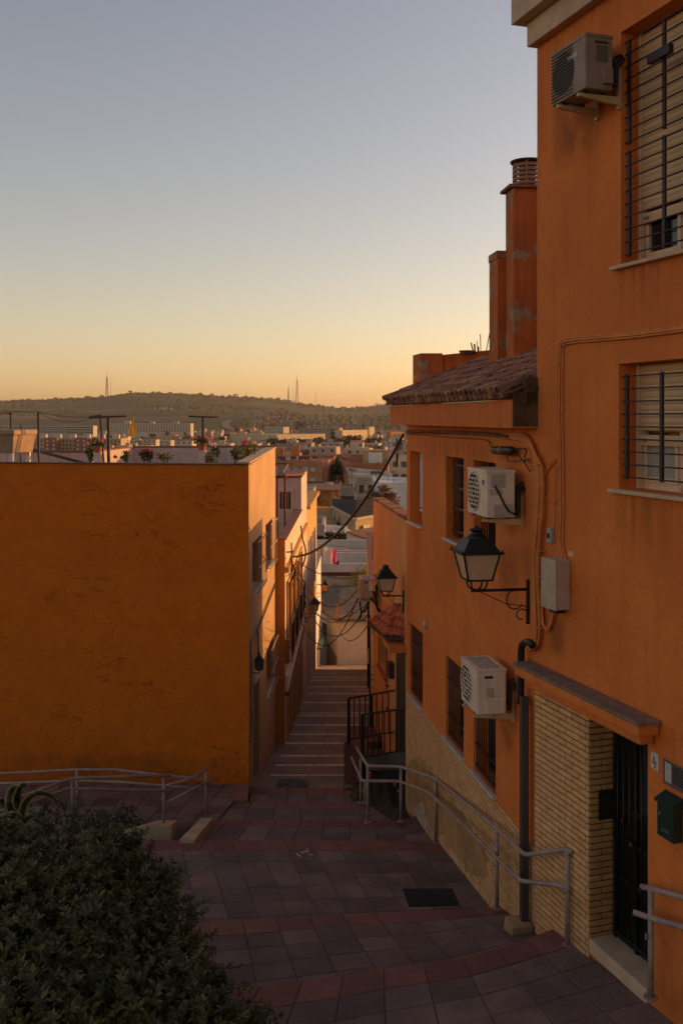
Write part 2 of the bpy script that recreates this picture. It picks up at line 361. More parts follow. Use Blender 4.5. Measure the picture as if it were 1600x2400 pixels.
def terrain_material():
    m = bpy.data.materials.new('valley_land'); m.use_nodes = True; N = m.node_tree.nodes; L = m.node_tree.links; b = N['Principled BSDF']
    b.inputs['Roughness'].default_value = 0.95; b.inputs['Specular IOR Level'].default_value = 0.1
    geo = N.new('ShaderNodeNewGeometry'); sep = N.new('ShaderNodeSeparateXYZ'); L.new(geo.outputs['Position'], sep.inputs[0])
    mp = N.new('ShaderNodeMapping'); mp.inputs['Scale'].default_value = (1 / 330, 1 / 300, 1 / 300); mp.inputs['Rotation'].default_value = (0, 0, 0.5); L.new(geo.outputs['Position'], mp.inputs['Vector'])
    vo = N.new('ShaderNodeTexVoronoi'); vo.inputs['Scale'].default_value = 1.0; vo.inputs['Randomness'].default_value = 0.9; L.new(mp.outputs[0], vo.inputs['Vector'])
    sp = N.new('ShaderNodeSeparateColor'); L.new(vo.outputs['Color'], sp.inputs[0])
    cr = N.new('ShaderNodeValToRGB'); cr.color_ramp.interpolation = 'CONSTANT'
    cols = [(0.0, (0.036, 0.060, 0.022)), (0.2, (0.075, 0.064, 0.036)), (0.38, (0.042, 0.085, 0.022)), (0.55, (0.055, 0.052, 0.032)), (0.72, (0.032, 0.044, 0.020)), (0.86, (0.095, 0.080, 0.048))]
    e = cr.color_ramp.elements; e[0].position = 0; e[0].color = (*cols[0][1], 1); e[1].position = cols[1][0]; e[1].color = (*cols[1][1], 1)
    for p_, c_ in cols[2:]:
        q = e.new(p_); q.color = (*c_, 1)
    L.new(sp.outputs[0], cr.inputs[0])
    nz = N.new('ShaderNodeTexNoise'); nz.inputs['Scale'].default_value = 0.02; nz.inputs['Detail'].default_value = 10; L.new(geo.outputs['Position'], nz.inputs['Vector'])
    mx = N.new('ShaderNodeMix'); mx.data_type = 'RGBA'; mx.blend_type = 'MULTIPLY'; mx.inputs[0].default_value = 0.75; L.new(cr.outputs[0], mx.inputs[6])
    mr = N.new('ShaderNodeMapRange'); mr.inputs['To Min'].default_value = 0.35; mr.inputs['To Max'].default_value = 1.5; L.new(nz.outputs['Fac'], mr.inputs['Value']); L.new(mr.outputs[0], mx.inputs[7])
    near = N.new('ShaderNodeMapRange'); near.inputs['From Min'].default_value = 1500; near.inputs['From Max'].default_value = 2100; L.new(sep.outputs[1], near.inputs['Value'])
    m2 = N.new('ShaderNodeMix'); m2.data_type = 'RGBA'; L.new(near.outputs[0], m2.inputs[0]); m2.inputs[6].default_value = (0.085, 0.068, 0.05, 1); L.new(mx.outputs[2], m2.inputs[7])
    L.new(m2.outputs[2], b.inputs['Base Color'])
    return m
struct('terrain', mb, terrain_material(), fix=False, smooth=True)

# ------------------------------------------------------------------ the two right-hand street walls in plan
SEAM = (2.145, 10.93)
W_DOOR = Wall(SEAM, (SEAM[0] + 0.33 * 3.4, SEAM[1] - 3.4))     # facade of the tall house, towards the camera
W_AC = Wall(SEAM, (1.13, 17.24))                              # facade of the low house, away from the camera
def on_wall(W, px): return W.pt(W.u(px), 0, 0)

# ------------------------------------------------------------------ stepped paved landings
def edge(pts, Z):   # step edge traced on the photograph; Z single or (left, right)
    n = len(pts); out = []
    for i, (px, py) in enumerate(pts):
        z = Z if not isinstance(Z, tuple) else Z[0] + (Z[1] - Z[0]) * i / (n - 1)
        out.append(PZ(px, py, z))
    return out
def along(poly, t):
    ls = [(b - a).length for a, b in zip(poly, poly[1:])]; s = t * sum(ls)
    for a, b, l in zip(poly, poly[1:], ls):
        if s <= l + 1e-9: return a.lerp(b, s / l)
        s -= l
    return poly[-1].copy()
def plen(poly): return sum((b - a).length for a, b in zip(poly, poly[1:]))
STEP = 0.14
def landing(name, far, near, rows, tile=0.40, red_rows=1, skip=()):
    """far/near: polylines left to right. One structure (bed + riser) with each paving tile as its child."""
    mb = MB(); n = 12
    f_ = [along(far, i / n) for i in range(n + 1)]; q_ = [along(near, i / n) for i in range(n + 1)]
    dn = Vector((0, 0, -0.012))
    for i in range(n):
        mb.quad(q_[i] + dn, q_[i + 1] + dn, f_[i + 1] + dn, f_[i] + dn)
        mb.quad(f_[i] + dn, f_[i + 1] + dn, f_[i + 1] + Vector((0, 0, -0.6)), f_[i] + Vector((0, 0, -0.6)))
    st = struct(name, mb, M_GROUT)
    cols = max(2, round(plen(far) / tile))
    jit = random.Random(len(name) * 31 + cols)
    for r in range(rows):
        t0 = r / rows; t1 = (r + 1) / rows
        for c in range(cols):
            if (r, c) in skip: continue
            def pt(s, t):
                a = along(far, s); b = along(near, s); return a.lerp(b, t)
            c4 = [pt(c / cols, t1), pt((c + 1) / cols, t1), pt((c + 1) / cols, t0), pt(c / cols, t0)]
            ce = sum(c4, Vector()) / 4
            g = 0.006
            q = [p + (ce - p).normalized() * g * 1.4 for p in c4]
            k = [p + (ce - p).normalized() * 0.008 for p in q]
            tz = [jit.uniform(-0.0025, 0.0025) for _ in range(4)]
            mb = MB(); up = Vector((0, 0, 1))
            mb.add([p - up * 0.02 for p in q] + [q[i] + up * (tz[i] - 0.004) for i in range(4)] + [k[i] + up * tz[i] for i in range(4)],
                   [(0, 1, 5, 4), (1, 2, 6, 5), (2, 3, 7, 6), (3, 0, 4, 7), (4, 5, 9, 8), (5, 6, 10, 9), (6, 7, 11, 10), (7, 4, 8, 11), (8, 9, 10, 11)])
            mb.build('red_paving_tile' if r < red_rows else 'paving_tile', M_TILERED if r < red_rows else M_TILE, st)
    return st
def drop(poly, d): return [p + Vector((0, 0, -d)) for p in poly]
def wallend(W, px, Z): q = W.pt(W.u(px), 0, 0); return Vector((q.x, q.y, Z))
E4 = edge([(300, 2358), (556, 2320), (795, 2284), (936, 2264), (1100, 2243)], (-5.38, -5.40)) + [wallend(W_DOOR, 1300, -5.42)]
E3 = edge([(330, 2172), (447, 2164), (634, 2153), (797, 2141.5), (958, 2137), (1100, 2129)], (-5.94, -5.94)) + [wallend(W_AC, 1178, -5.95)]
E2 = edge([(300, 1967), (400, 1967), (728, 1969.6), (967, 1970.5)], -6.42) + [wallend(W_AC, 1030, -6.42)]
E1 = edge([(480, 1921), (730, 1921), (949, 1923)], -6.58) + [wallend(W_AC, 978, -6.58)]
E0 = edge([(538, 1879.5), (730, 1879.5), (857, 1881)], -6.73)
EM = edge([(588, 1845), (700, 1845), (850, 1847)], -6.88)
N0 = [Vector((-3.6, 5.2, -5.16)), Vector((-1, 5.6, -5.16)), Vector((1.4, 6.6, -5.16)), Vector((W_DOOR.pt(3.4, 0, 0).x + 0.3, 7.2, -5.16))]
landing('paved_landing', E4, N0, 9, 0.42)
landing('paved_landing', E3, drop(E4, STEP), 5, 0.40)
landing('paved_landing', E2, drop(E3, STEP + 0.03), 7, 0.40)
landing('paved_landing', E1, [p + Vector((0, 0, -STEP)) for p in edge([(395, 1967), (728, 1969.6), (967, 1970.5)], -6.42) + [wallend(W_AC, 1030, -6.42)]], 4, 0.38)
landing('paved_landing', E0, [p + Vector((0, 0, -STEP)) for p in edge([(480, 1921), (730, 1921), (949, 1923)], -6.58)], 4, 0.37)
landing('paved_landing', EM, [p + Vector((0, 0, -STEP)) for p in edge([(583, 1879.5), (730, 1879.5), (857, 1881)], -6.73)], 3, 0.36)
# plaza in front of the yellow wall (left)
PLZ = -6.70
pf = edge([(-180, 1838), (300, 1838), (582, 1838)], PLZ)
pn = edge([(-260, 1967), (150, 1967), (470, 1967)], PLZ + 0.02)
landing('plaza', [p for p in pf], pn, 7, 0.42, red_rows=0)
q4 = [PZ(547, 1838.5, PLZ), PZ(582, 1838.5, PLZ), PZ(581, 1878, PLZ), PZ(536, 1878, PLZ)]
mb = MB(); mb.hexa([p + Vector((0, 0, -.9)) for p in q4] + [p + Vector((0, 0, -.004)) for p in q4]); pe = struct('plaza_edge', mb, M_GROUT)
for k in range(2):
    l0, l1 = q4[0].lerp(q4[3], k / 2 + .01), q4[0].lerp(q4[3], k / 2 + .49); r0, r1 = q4[1].lerp(q4[2], k / 2 + .01), q4[1].lerp(q4[2], k / 2 + .49)
    mb = MB(); mb.hexa([p + Vector((0, 0, -.003)) for p in (l0, r0, r1, l1)] + [p + Vector((0, 0, .012)) for p in (l0, r0, r1, l1)]); mb.build('red_paving_tile', M_TILERED, pe)

# ------------------------------------------------------------------ stepped alley: each step a slab with stone nosing pieces
ST_PX = [1816, 1792, 1770, 1741, 1720, 1698, 1677, 1671, 1646, 1625, 1609, 1593.5, 1587, 1569]
ST = []
zc = -7.12
for i, py in enumerate(ST_PX):
    z = zc - 0.165 * i; ST.append((-z * F / (py - HY), z))
def alley_left(Y): return -1.60 + (Y - 18.2) * 0.030 if Y < 24.5 else -1.36 + (Y - 24.5) * 0.018
def alley_right(Y): return 1.15 - (Y - 17.2) * 0.03 if Y > 17.2 else 1.2
mb = MB(); Y0 = EM[0].y - 0.1; z0 = -7.0
mb.quad((alley_left(Y0) - 0.4, Y0, -6.99), (1.3, Y0, -6.99), (1.3, ST[0][0], ST[0][1]), (alley_left(ST[0][0]) - 0.4, ST[0][0], ST[0][1]))
mb.quad((alley_left(ST[0][0]) - .4, ST[0][0], ST[0][1]), (1.3, ST[0][0], ST[0][1]), (1.3, ST[0][0], ST[0][1] - .4), (alley_left(ST[0][0]) - .4, ST[0][0], ST[0][1] - .4))
struct('alley_floor', mb, M_CONC)
for i, (y, z) in enumerate(ST):
    mb = MB(); y1, z1 = ST[i + 1] if i + 1 < len(ST) else (45.9, -11.42)
    z_in = z - 0.06; dd = 0.105
    zA = z - 0.11; zB = z1
    if zB > zA - 0.01: zB = zA - 0.03
    xl, xr = alley_left(y) - 0.45, 1.3
    mb.hexa([(xl, y, zA - 0.5), (xr, y, zA - 0.5), (xr, y1, zB - 0.5), (xl, y1, zB - 0.5), (xl, y, zA), (xr, y, zA), (xr, y1, zB), (xl, y1, zB)])
    s_ = struct('alley_step', mb, M_CONC)
    # stone nosing along the far edge, laid in pieces
    xs = [alley_left(y) + 0.12, ] ; wdt = (1.25 - xs[0])
    npc = 3; cuts = [xs[0] + wdt * (k / npc + random.uniform(-0.05, 0.05) * (0 < k < npc)) for k in range(npc + 1)]
    for a, b in zip(cuts, cuts[1:]):
        mb = MB(); mb.box2(a + 0.015, b - 0.015, y - 0.10, y + 0.012, z - 0.08, z + 0.006)
        sp = mb.build('stone_nosing', M_NOSE, st if False else s_, bevel=0.006)
# ================================================================== tall orange house with the street door (right edge)
TH = thing('tall_house', 'tall orange plastered house with the black street door, at the right edge', 'house', W_DOOR.pt(0.5, 0, -6.2))
W = W_DOOR
ZC = 4.06                                                 # underside of the cornice
u_up0, z_up1 = W.uz(1454, 76); z_up0 = W.z(1452, 624)
u_lo0, z_lo1 = W.uz(1449, 853); z_lo0 = W.z(1449, 1146)
WINW = 1.25
u_d0, u_d1 = W.u(1381), W.u(1517); z_d0, z_d1 = -5.20, -2.96
END = 4.6
holes = [(u_up0, u_up0 + WINW, z_up0, z_up1), (u_lo0, u_lo0 + WINW, z_lo0, z_lo1), (u_d0, u_d1, z_d0, z_d1)]
mb = MB(); wall_holes(mb, W, 0, END, -6.4, ZC, holes, 0.32)
mb.build('wall', M_ORANGE, TH, fix=True)
mb = MB(); mb.wbox(W, 0.0, END, -6.0, -0.33, -6.4, ZC + 0.5); mb.build('wall', M_ORANGE, TH, label='hidden side and rear walls')
for k, (w_, za, zb) in enumerate(((0.11, ZC, ZC + 0.26), (0.25, ZC + 0.262, ZC + 0.55))):
    mb = MB(); mb.wbox(W, -0.03 - 0.10 * k, END, -0.3, w_, za, zb); mb.build('cornice', M_STONE, TH, bevel=0.008, label='pale moulded cornice band')

def slat_shutter(win, W, u0, u1, w, ztop, zbot, pitch, m, holes_row=True):
    me = None
    n = int((ztop - zbot) / pitch); 
    for i in range(n + 1):
        z = ztop - (i + 1) * pitch
        if z < zbot - 1e-6: break
        mb = MB(); a, b, h = u0, u1, pitch * 0.93          # one slightly bulged slat
        prof = [(0.0, 0.0), (0.007, 0.25), (0.009, 0.5), (0.007, 0.75), (0.0, 1.0), (-0.006, 1.0), (-0.006, 0.0)]
        if me is None:
            mb.prism([W.d * 0 + W.n * p[0] + Vector((0, 0, p[1] * h)) for p in prof], W.d * (b - a))
            if holes_row:                                 # row of ventilation slots in the joint
                k = int((b - a) / 0.05)
                for j in range(k):
                    mb.add([W.d * (0.02 + j * 0.05) + W.n * 0.0012 + Vector((0, 0, -0.07 * pitch)), W.d * (0.045 + j * 0.05) + W.n * 0.0012 + Vector((0, 0, -0.07 * pitch)),
                            W.d * (0.045 + j * 0.05) + W.n * 0.0012, W.d * (0.02 + j * 0.05) + W.n * 0.0012], [(0, 1, 2, 3)])
            me = mb.mesh('shutter_slat', m)
        inst('shutter_slat', me, win, W.pt(u0, w, z))
def grille_h(win, W, u0, u1, w, z0, z1, nb, mids, m, r=0.008):
    """window guard of horizontal rods between flat uprights"""
    for u in [u0] + mids + [u1]:
        mb = MB(); mb.wbox(W, u - 0.019, u + 0.019, w - 0.012, w + 0.012, z0, z1); mb.build('guard_upright', m, win)
    for i in range(nb):
        z = z0 + (z1 - z0) * (0.02 + 0.96 * i / (nb - 1))
        mb = MB(); mb.tube([W.pt(u0 - 0.05, w + 0.013, z), W.pt(u1 + 0.02, w + 0.013, z)], r, 6); mb.build('guard_bar', m, win, smooth=True)

def big_window(u0, z0, z1, zsh, panels, nbs, curtain):
    u1 = u0 + WINW
    mb = MB()
    for a, b, c, d in ((u0 + 0.002, u0 + 0.06, z0 + 0.002, z1), (u1 - 0.06, u1 - 0.002, z0 + 0.002, z1), ((u0 + u1) / 2 - 0.05, (u0 + u1) / 2 + 0.05, z0 + 0.002, z1), (u0 + 0.06, u1 - 0.06, z0 + 0.002, z0 + 0.07), (u0 + 0.06, u1 - 0.06, z1 - 0.05, z1 - 0.002)):
        mb.wbox(W, a, b, -0.30, -0.25, c, d)
    win = mb.build('window', M_FRAME, TH, bevel=0.004)
    for a, b in ((u0 + 0.06, (u0 + u1) / 2 - 0.05), ((u0 + u1) / 2 + 0.05, u1 - 0.06)):
        for c in (a, b - 0.045):
            mb = MB(); mb.wbox(W, c, c + 0.045, -0.285, -0.235, z0 + 0.072, zsh + 0.1); mb.build('sash', M_FRAME, win)
        mb = MB(); mb.wbox(W, a + 0.045, b - 0.045, -0.285, -0.236, z0 + 0.072, z0 + 0.12); mb.build('sash', M_FRAME, win)
        mb = MB(); mb.wbox(W, a + 0.04, b - 0.04, -0.272, -0.266, z0 + 0.07, zsh + 0.12); mb.build('pane', M_GLASS if not curtain else glassmat('curtain_glass', (0.05, 0.04, 0.03)), win)
        if curtain:
            mb = MB(); nn = 26; p = []
            for i in range(nn + 1):
                uu = a + 0.05 + (b - a - 0.1) * i / nn; p.append(W.pt(uu, -0.262 + 0.004 * math.sin(i * 1.9), 0))
            for i in range(nn):
                mb.quad(p[i] + Vector((0, 0, z0 + 0.12)), p[i + 1] + Vector((0, 0, z0 + 0.12)), p[i + 1] + Vector((0, 0, zsh + 0.1)), p[i] + Vector((0, 0, zsh + 0.1)))
            mb.build('curtain', plain('net_curtain', (0.42, 0.36, 0.28), 0.9), win)
    slat_shutter(win, W, u0 + 0.045, u1 - 0.045, -0.215, z1 - 0.01, zsh + 0.10, 0.062, M_SHUT)
    mb = MB(); mb.wbox(W, u0 + 0.045, u1 - 0.045, -0.225, -0.20, zsh, zsh + 0.10); mb.build('shutter_rail', M_SHUT, win, bevel=0.004)
    for uu in (u0 + 0.1, u1 - 0.12):
        mb = MB(); mb.wbox(W, uu, uu + 0.06, -0.2, -0.165, zsh + 0.045, zsh + 0.065); mb.build('shutter_stop', M_GREY, win)
    for c in (u0 + 0.003, u1 - 0.043):
        mb = MB(); mb.wbox(W, c, c + 0.04, -0.245, -0.19, z0 + 0.003, z1 - 0.003); mb.build('shutter_guide', M_FRAME, win)
    for (za, zb), nb in zip(panels, nbs):
        grille_h(win, W, u0 + 0.075, u1 - 0.075, -0.04, za, zb, nb, [(u0 + u1) / 2 - 0.02], M_BROWNIRON)
    mb = MB(); mb.wbox(W, u0 - 0.09, u1 + 0.09, -0.24, 0.075, z0 - 0.035, z0 - 0.0005); mb.build('sill', M_STONE, win, bevel=0.006)
    return win
zs_up = W.z(1480, 518); zs_lo = W.z(1480, 1045)
wu = big_window(u_up0, z_up0, z_up1, zs_up, [(z_up0 + 0.08, (z_up0 + z_up1) / 2 + 0.03 - 0.06), ((z_up0 + z_up1) / 2 + 0.03, z_up1 - 0.09)], [9, 9], False)
wl = big_window(u_lo0, z_lo0, z_lo1, zs_lo, [(z_lo0 + 0.10, z_lo1 - 0.10)], [9], True)
ucm = u_up0 + WINW / 2 - 0.02; zm = (z_up0 + z_up1) / 2 + 0.03
mb = MB(); mb.wbox(W, ucm - 0.16, ucm + 0.16, -0.02, 0.03, zm + 0.62, zm + 0.70); mb.build('guard_latch', M_BROWNIRON, wu)
# window-head shutter box shadow gap is real: the recess

# brick pier and brick door reveal: mortar bed + single bricks
BL, BH, GAP = 0.241, 0.050, 0.014
mb = MB(); mb.wbox(W, 0.0, u_d0, 0.0005, 0.012, -6.4, -2.9); mb.wbox(W, u_d0 - 0.012, u_d0 + 0.004, -0.318, -0.001, z_d0 - 0.2, -2.97)
pier = mb.build('brick_pier', M_MORTAR, TH, label='ochre brick pier left of the street door')
def brick_mesh(W, L, m, h=BH, dpt=0.03, ax=None, out=None):
    ax = ax or W.d; out = out or W.n; mb = MB(); mb.obox(Vector((0, 0, 0)), ax * L, out * dpt, Vector((0, 0, h))); return mb.mesh('brick', m, bevel=0.004)
mes = {}
def lay_bricks(parent, W, u0, u1, z0, z1, m, w0=0.004, ax=None, out=None, org=None, key='', limit=None, zlow=None, dpt=0.030):
    cnt = 0; row = 0; z = z1 - BH
    rest = []
    while z > z0 - BH:
        off = (row % 2) * (BL + GAP) / 2
        u = u0 - off
        while u < u1 - 0.02:
            a = max(u, u0); b = min(u + BL, u1)
            zl = zlow(a) if zlow else z0
            if b - a > 0.03 and z + BH > zl:
                L = round(b - a, 3); k = (key, L, m.name)
                p = org(a, z) if org else W.pt(a, w0 + random.uniform(-0.002, 0.002), z)
                if limit is None or cnt < limit:
                    if k not in mes: mes[k] = brick_mesh(W, L, m, ax=ax, out=out, dpt=dpt)
                    rest.append((k, p))
            u += BL + GAP
        z -= BH + GAP; row += 1
    return rest
for k, p in lay_bricks(pier, W, 0.012, u_d0 + 0.026, -5.85, -2.905, M_BRICK, key='p', zlow=lambda u: -5.75 if u < 0.6 else -5.5): inst('brick', mes[k], pier, p)
for k, p in lay_bricks(pier, W, 0, 0.30, -5.2, -2.975, M_BRICKD, key='r', ax=-W.n, out=W.d, dpt=0.022, org=lambda a, z: W.pt(u_d0 + 0.004, 0.002 - a, z)): inst('brick', mes[k], pier, p)
# canopy over the door
ca, cb = W.u(1247), W.u(1551)
mb = MB(); mb.wbox(W, ca, cb, 0.014, 0.25, -2.725, -2.69)
can = mb.build('door_canopy', mat('weathered_slab', (0.30, 0.185, 0.125), (0.17, 0.11, 0.08), scale=6, rough=0.9, bump=0.8, bscale=30), TH, bevel=0.008, label='narrow weathered stone canopy over the street door')
mb = MB(); mb.wbox(W, ca + 0.02, cb - 0.02, 0.013, 0.238, -2.825, -2.727); mb.build('moulding', M_ORANGE, can, bevel=0.02)
mb = MB(); mb.wbox(W, ca + 0.1, cb - 0.1, 0.0125, 0.165, -2.93, -2.827); mb.build('moulding', M_ORANGE, can, bevel=0.03)
# door
mb = MB(); mb.wbox(W, u_d0 + 0.03, u_d1, -0.315, -0.26, z_d0 + 0.01, z_d1 - 0.01)
M_DOOR = plain('black_door_paint', (0.0055, 0.006, 0.0055), 0.4)
door = mb.build('street_door', M_DOOR, TH, label='black iron street door with barred panes')
dw = u_d1 - u_d0
for a, b in ((0.05, 0.10), (0.40, 0.45), (dw - 0.08, dw - 0.03)):
    mb = MB(); mb.wbox(W, u_d0 + a, u_d0 + b, -0.259, -0.235, z_d0 + 0.02, z_d1 - 0.02); mb.build('door_stile', M_DOOR, door, bevel=0.004)
for zc_ in (z_d0 + 0.05, z_d0 + 0.62, z_d0 + 1.02, z_d0 + 1.34, z_d1 - 0.16):
    mb = MB(); mb.wbox(W, u_d0 + 0.101, u_d1 - 0.081, -0.258, -0.238, zc_, zc_ + 0.05); mb.build('door_rail', M_DOOR, door, bevel=0.004)
mb = MB(); mb.wbox(W, u_d0 + 0.46, u_d1 - 0.09, -0.2595, -0.257, z_d0 + 1.4, z_d1 - 0.18); mb.build('pane', glassmat('door_glass', (0.03, 0.03, 0.028), 0.2), door)
for k in range(8):
    u = u_d0 + 0.13 + k * 0.1
    if u < u_d1 - 0.1:
        mb = MB(); mb.tube([W.pt(u, -0.235, z_d0 + 0.12), W.pt(u, -0.235, z_d1 - 0.17)], 0.008, 6); mb.build('door_bar', M_DOOR, door, smooth=True)
mb = MB(); c_ = W.pt(u_d0 + 0.43, -0.20, z_d0 + 1.08); mb.tube([c_ - W.n * 0.04, c_, c_ + W.n * 0.012, c_ + W.n * 0.03], [0.012, 0.014, 0.034, 0.02], 14); mb.build('door_knob', plain('dull_brass', (0.09, 0.06, 0.03), 0.5, 0.8), door, smooth=True)
mb = MB(); c_ = W.pt(u_d0 + 0.2, -0.245, z_d0 + 1.22); mb.tube([c_ - W.n * 0.02, c_ + W.n * 0.01], 0.03, 14); mb.build('door_lock', plain('dull_brass', (0.09, 0.06, 0.03), 0.5, 0.8), door, smooth=True)
mb = MB(); mb.wbox(W, u_d0 + 0.028, u_d1 + 0.02, -0.31, 0.03, -5.32, z_d0 + 0.02); mb.build('threshold', M_STONE, TH, bevel=0.012, label='pale stone doorstep')
# intercom plate on the brick reveal
mb = MB(); mb.obox(W.pt(u_d0 + 0.027, -0.08, -4.02), -W.n * 0.19, W.d * 0.012, (0, 0, 0.30))
ip = tag(mb.build('intercom_panel', plain('bronze_plate', (0.055, 0.045, 0.035), 0.4, 0.6), bevel=0.003), 'flat dark intercom plate on the brick reveal beside the street door', 'intercom')
for dz, dw_ in ((0.16, 0.03), (0.135, 0.03), (0.16, 0.12)):
    mb = MB(); mb.obox(W.pt(u_d0 + 0.0395, -0.10 - dw_, -4.02 + dz), -W.n * 0.028, W.d * 0.004, (0, 0, 0.012)); mb.build('call_button', plain('brass', (0.25, 0.15, 0.06), 0.35, 0.9), ip)
# house number plate
un, zn = W.uz(1535, 1784)
mb = MB(); mb.wbox(W, un - 0.055, un + 0.055, 0.0005, 0.012, zn - 0.075, zn + 0.075)
pl = tag(mb.build('house_number', plain('glazed_tile', (0.62, 0.52, 0.42), 0.3), bevel=0.003), 'small cream tile with the number 4 beside the street door', 'number plate')
mb = MB()
for a, b, c, d in (((-0.004, 0.05), (0.008, 0.05), (-0.02, -0.012), (-0.032, -0.012)), ((-0.032, -0.012), (0.03, -0.012), (0.03, -0.022), (-0.032, -0.022)), ((0.006, 0.012), (0.016, 0.012), (0.016, -0.05), (0.006, -0.05)), ((-0.012, -0.05), (0.03, -0.05), (0.03, -0.056), (-0.012, -0.056))):
    mb.quad(*[W.pt(un + q[0], 0.0135, zn + q[1]) for q in (a, b, c, d)])
mb.build('numeral', plain('black_glaze', (0.01, 0.01, 0.012), 0.4), pl)
# information plaque
u0, z0 = W.uz(1555, 1800)
mb = MB(); mb.wbox(W, u0, u0 + 0.45, 0.0005, 0.012, z0 - 0.125, z0 + 0.085)
pq = tag(mb.build('wall_plaque', plain('grey_plaque', (0.10, 0.085, 0.085), 0.5), bevel=0.003), 'grey enamel plaque with white panel and text, above the green mailbox', 'plaque')
mb = MB(); mb.wbox(W, u0 + 0.03, u0 + 0.12, 0.0125, 0.0145, z0 - 0.10, z0 + 0.07); mb.build('white_panel', plain('white_enamel', (0.5, 0.43, 0.38), 0.4), pq)
for i in range(6):
    mb = MB(); mb.wbox(W, u0 + 0.14, u0 + 0.41 - 0.05 * (i % 3), 0.0125, 0.0140, z0 + 0.05 - i * 0.026, z0 + 0.062 - i * 0.026); mb.build('text_line', plain('grey_text', (0.022, 0.02, 0.02), 0.5), pq)
# green mailbox
u0, z0 = W.uz(1561, 1935, 0.0); u1 = u0 + 0.225; zb = z0 - 0.06; zt = z0 + 0.235
M_MAIL = plain('dark_green_enamel', (0.010, 0.032, 0.024), 0.4)
mb = MB(); mb.wbox(W, u0, u1, 0.003, 0.10, zb, zt)
mx = tag(mb.build('mailbox', M_MAIL, bevel=0.006), 'dark green metal mailbox on the orange wall right of the door', 'mailbox')
mb = MB(); mb.prism([W.pt(u0 - 0.012, 0.003, zt + 0.002), W.pt(u0 - 0.012, 0.125, zt + 0.002), W.pt(u0 - 0.012, 0.125, zt + 0.025), W.pt(u0 - 0.012, 0.003, zt + 0.085)], W.d * (u1 - u0 + 0.024)); mb.build('lid', M_MAIL, mx, bevel=0.006)
mb = MB(); mb.wbox(W, u0 + 0.07, u0 + 0.17, 0.101, 0.104, zb + 0.06, zb + 0.09); mb.build('name_plate', plain('tin', (0.12, 0.11, 0.09), 0.5, 0.5), mx)
mb = MB(); c_ = W.pt(u0 + 0.045, 0.10, zb + 0.2); mb.tube([c_, c_ + W.n * 0.012], 0.011, 10); mb.build('lock', plain('tin_bright', (0.5, 0.47, 0.42), 0.3, 0.8), mx)
# small blank label plate higher on the wall
u0, z0 = W.uz(1332, 1298); mb = MB(); mb.wbox(W, u0, u0 + 0.1, 0.0005, 0.008, z0 - 0.02, z0 + 0.03)
tag(mb.build('wall_label', plain('cream_label', (0.62, 0.45, 0.28), 0.5)), 'tiny cream label plate on the orange wall right of the grey utility box', 'label')

# ================================================================== low orange house with the air conditioners
W = W_AC
LH = thing('low_house', 'two storey orange house with tiled eave and three barred window pairs', 'house', W.pt(3, 0, -6.6))
UE = W.len
cols3 = [(W.u(1161), W.u(1109)), (W.u(1086), W.u(1044.7)), (W.u(990), W.u(960))]
ZL0, ZL1, ZU0, ZU1 = -4.71, -3.50, -1.77, -0.57
holes = [(a, b, ZL0, ZL1) for a, b in cols3] + [(a, b, ZU0, ZU1) for a, b in cols3]
mb = MB(); wall_holes(mb, W, 0.002, UE, -7.9, -0.06, holes, 0.26)
mb.quad(W.pt(UE, 0, -7.9), W.pt(UE, -0.26, -7.9), W.pt(UE, -0.26, -0.06), W.pt(UE, 0, -0.06))
mb.build('wall', M_ORANGE, LH)
mb = MB(); mb.wbox(W, 0.04, UE - 0.002, -7.0, -0.262, -7.9, -0.05); mb.build('wall', M_ORANGE, LH, label='hidden rear body of the house')
def guard_v(win, W, u0, u1, w, z0, z1, n, rows, m):
    for i in range(n):
        u = u0 + (u1 - u0) * i / (n - 1)
        mb = MB(); mb.tube([W.pt(u, w, z0), W.pt(u, w, z1)], 0.008, 6); mb.build('guard_bar', m, win, smooth=True)
    for z in rows:
        mb = MB(); mb.wbox(W, u0 - 0.05, u1 + 0.05, w - 0.004, w + 0.012, z - 0.014, z + 0.014); mb.build('guard_rail', m, win)
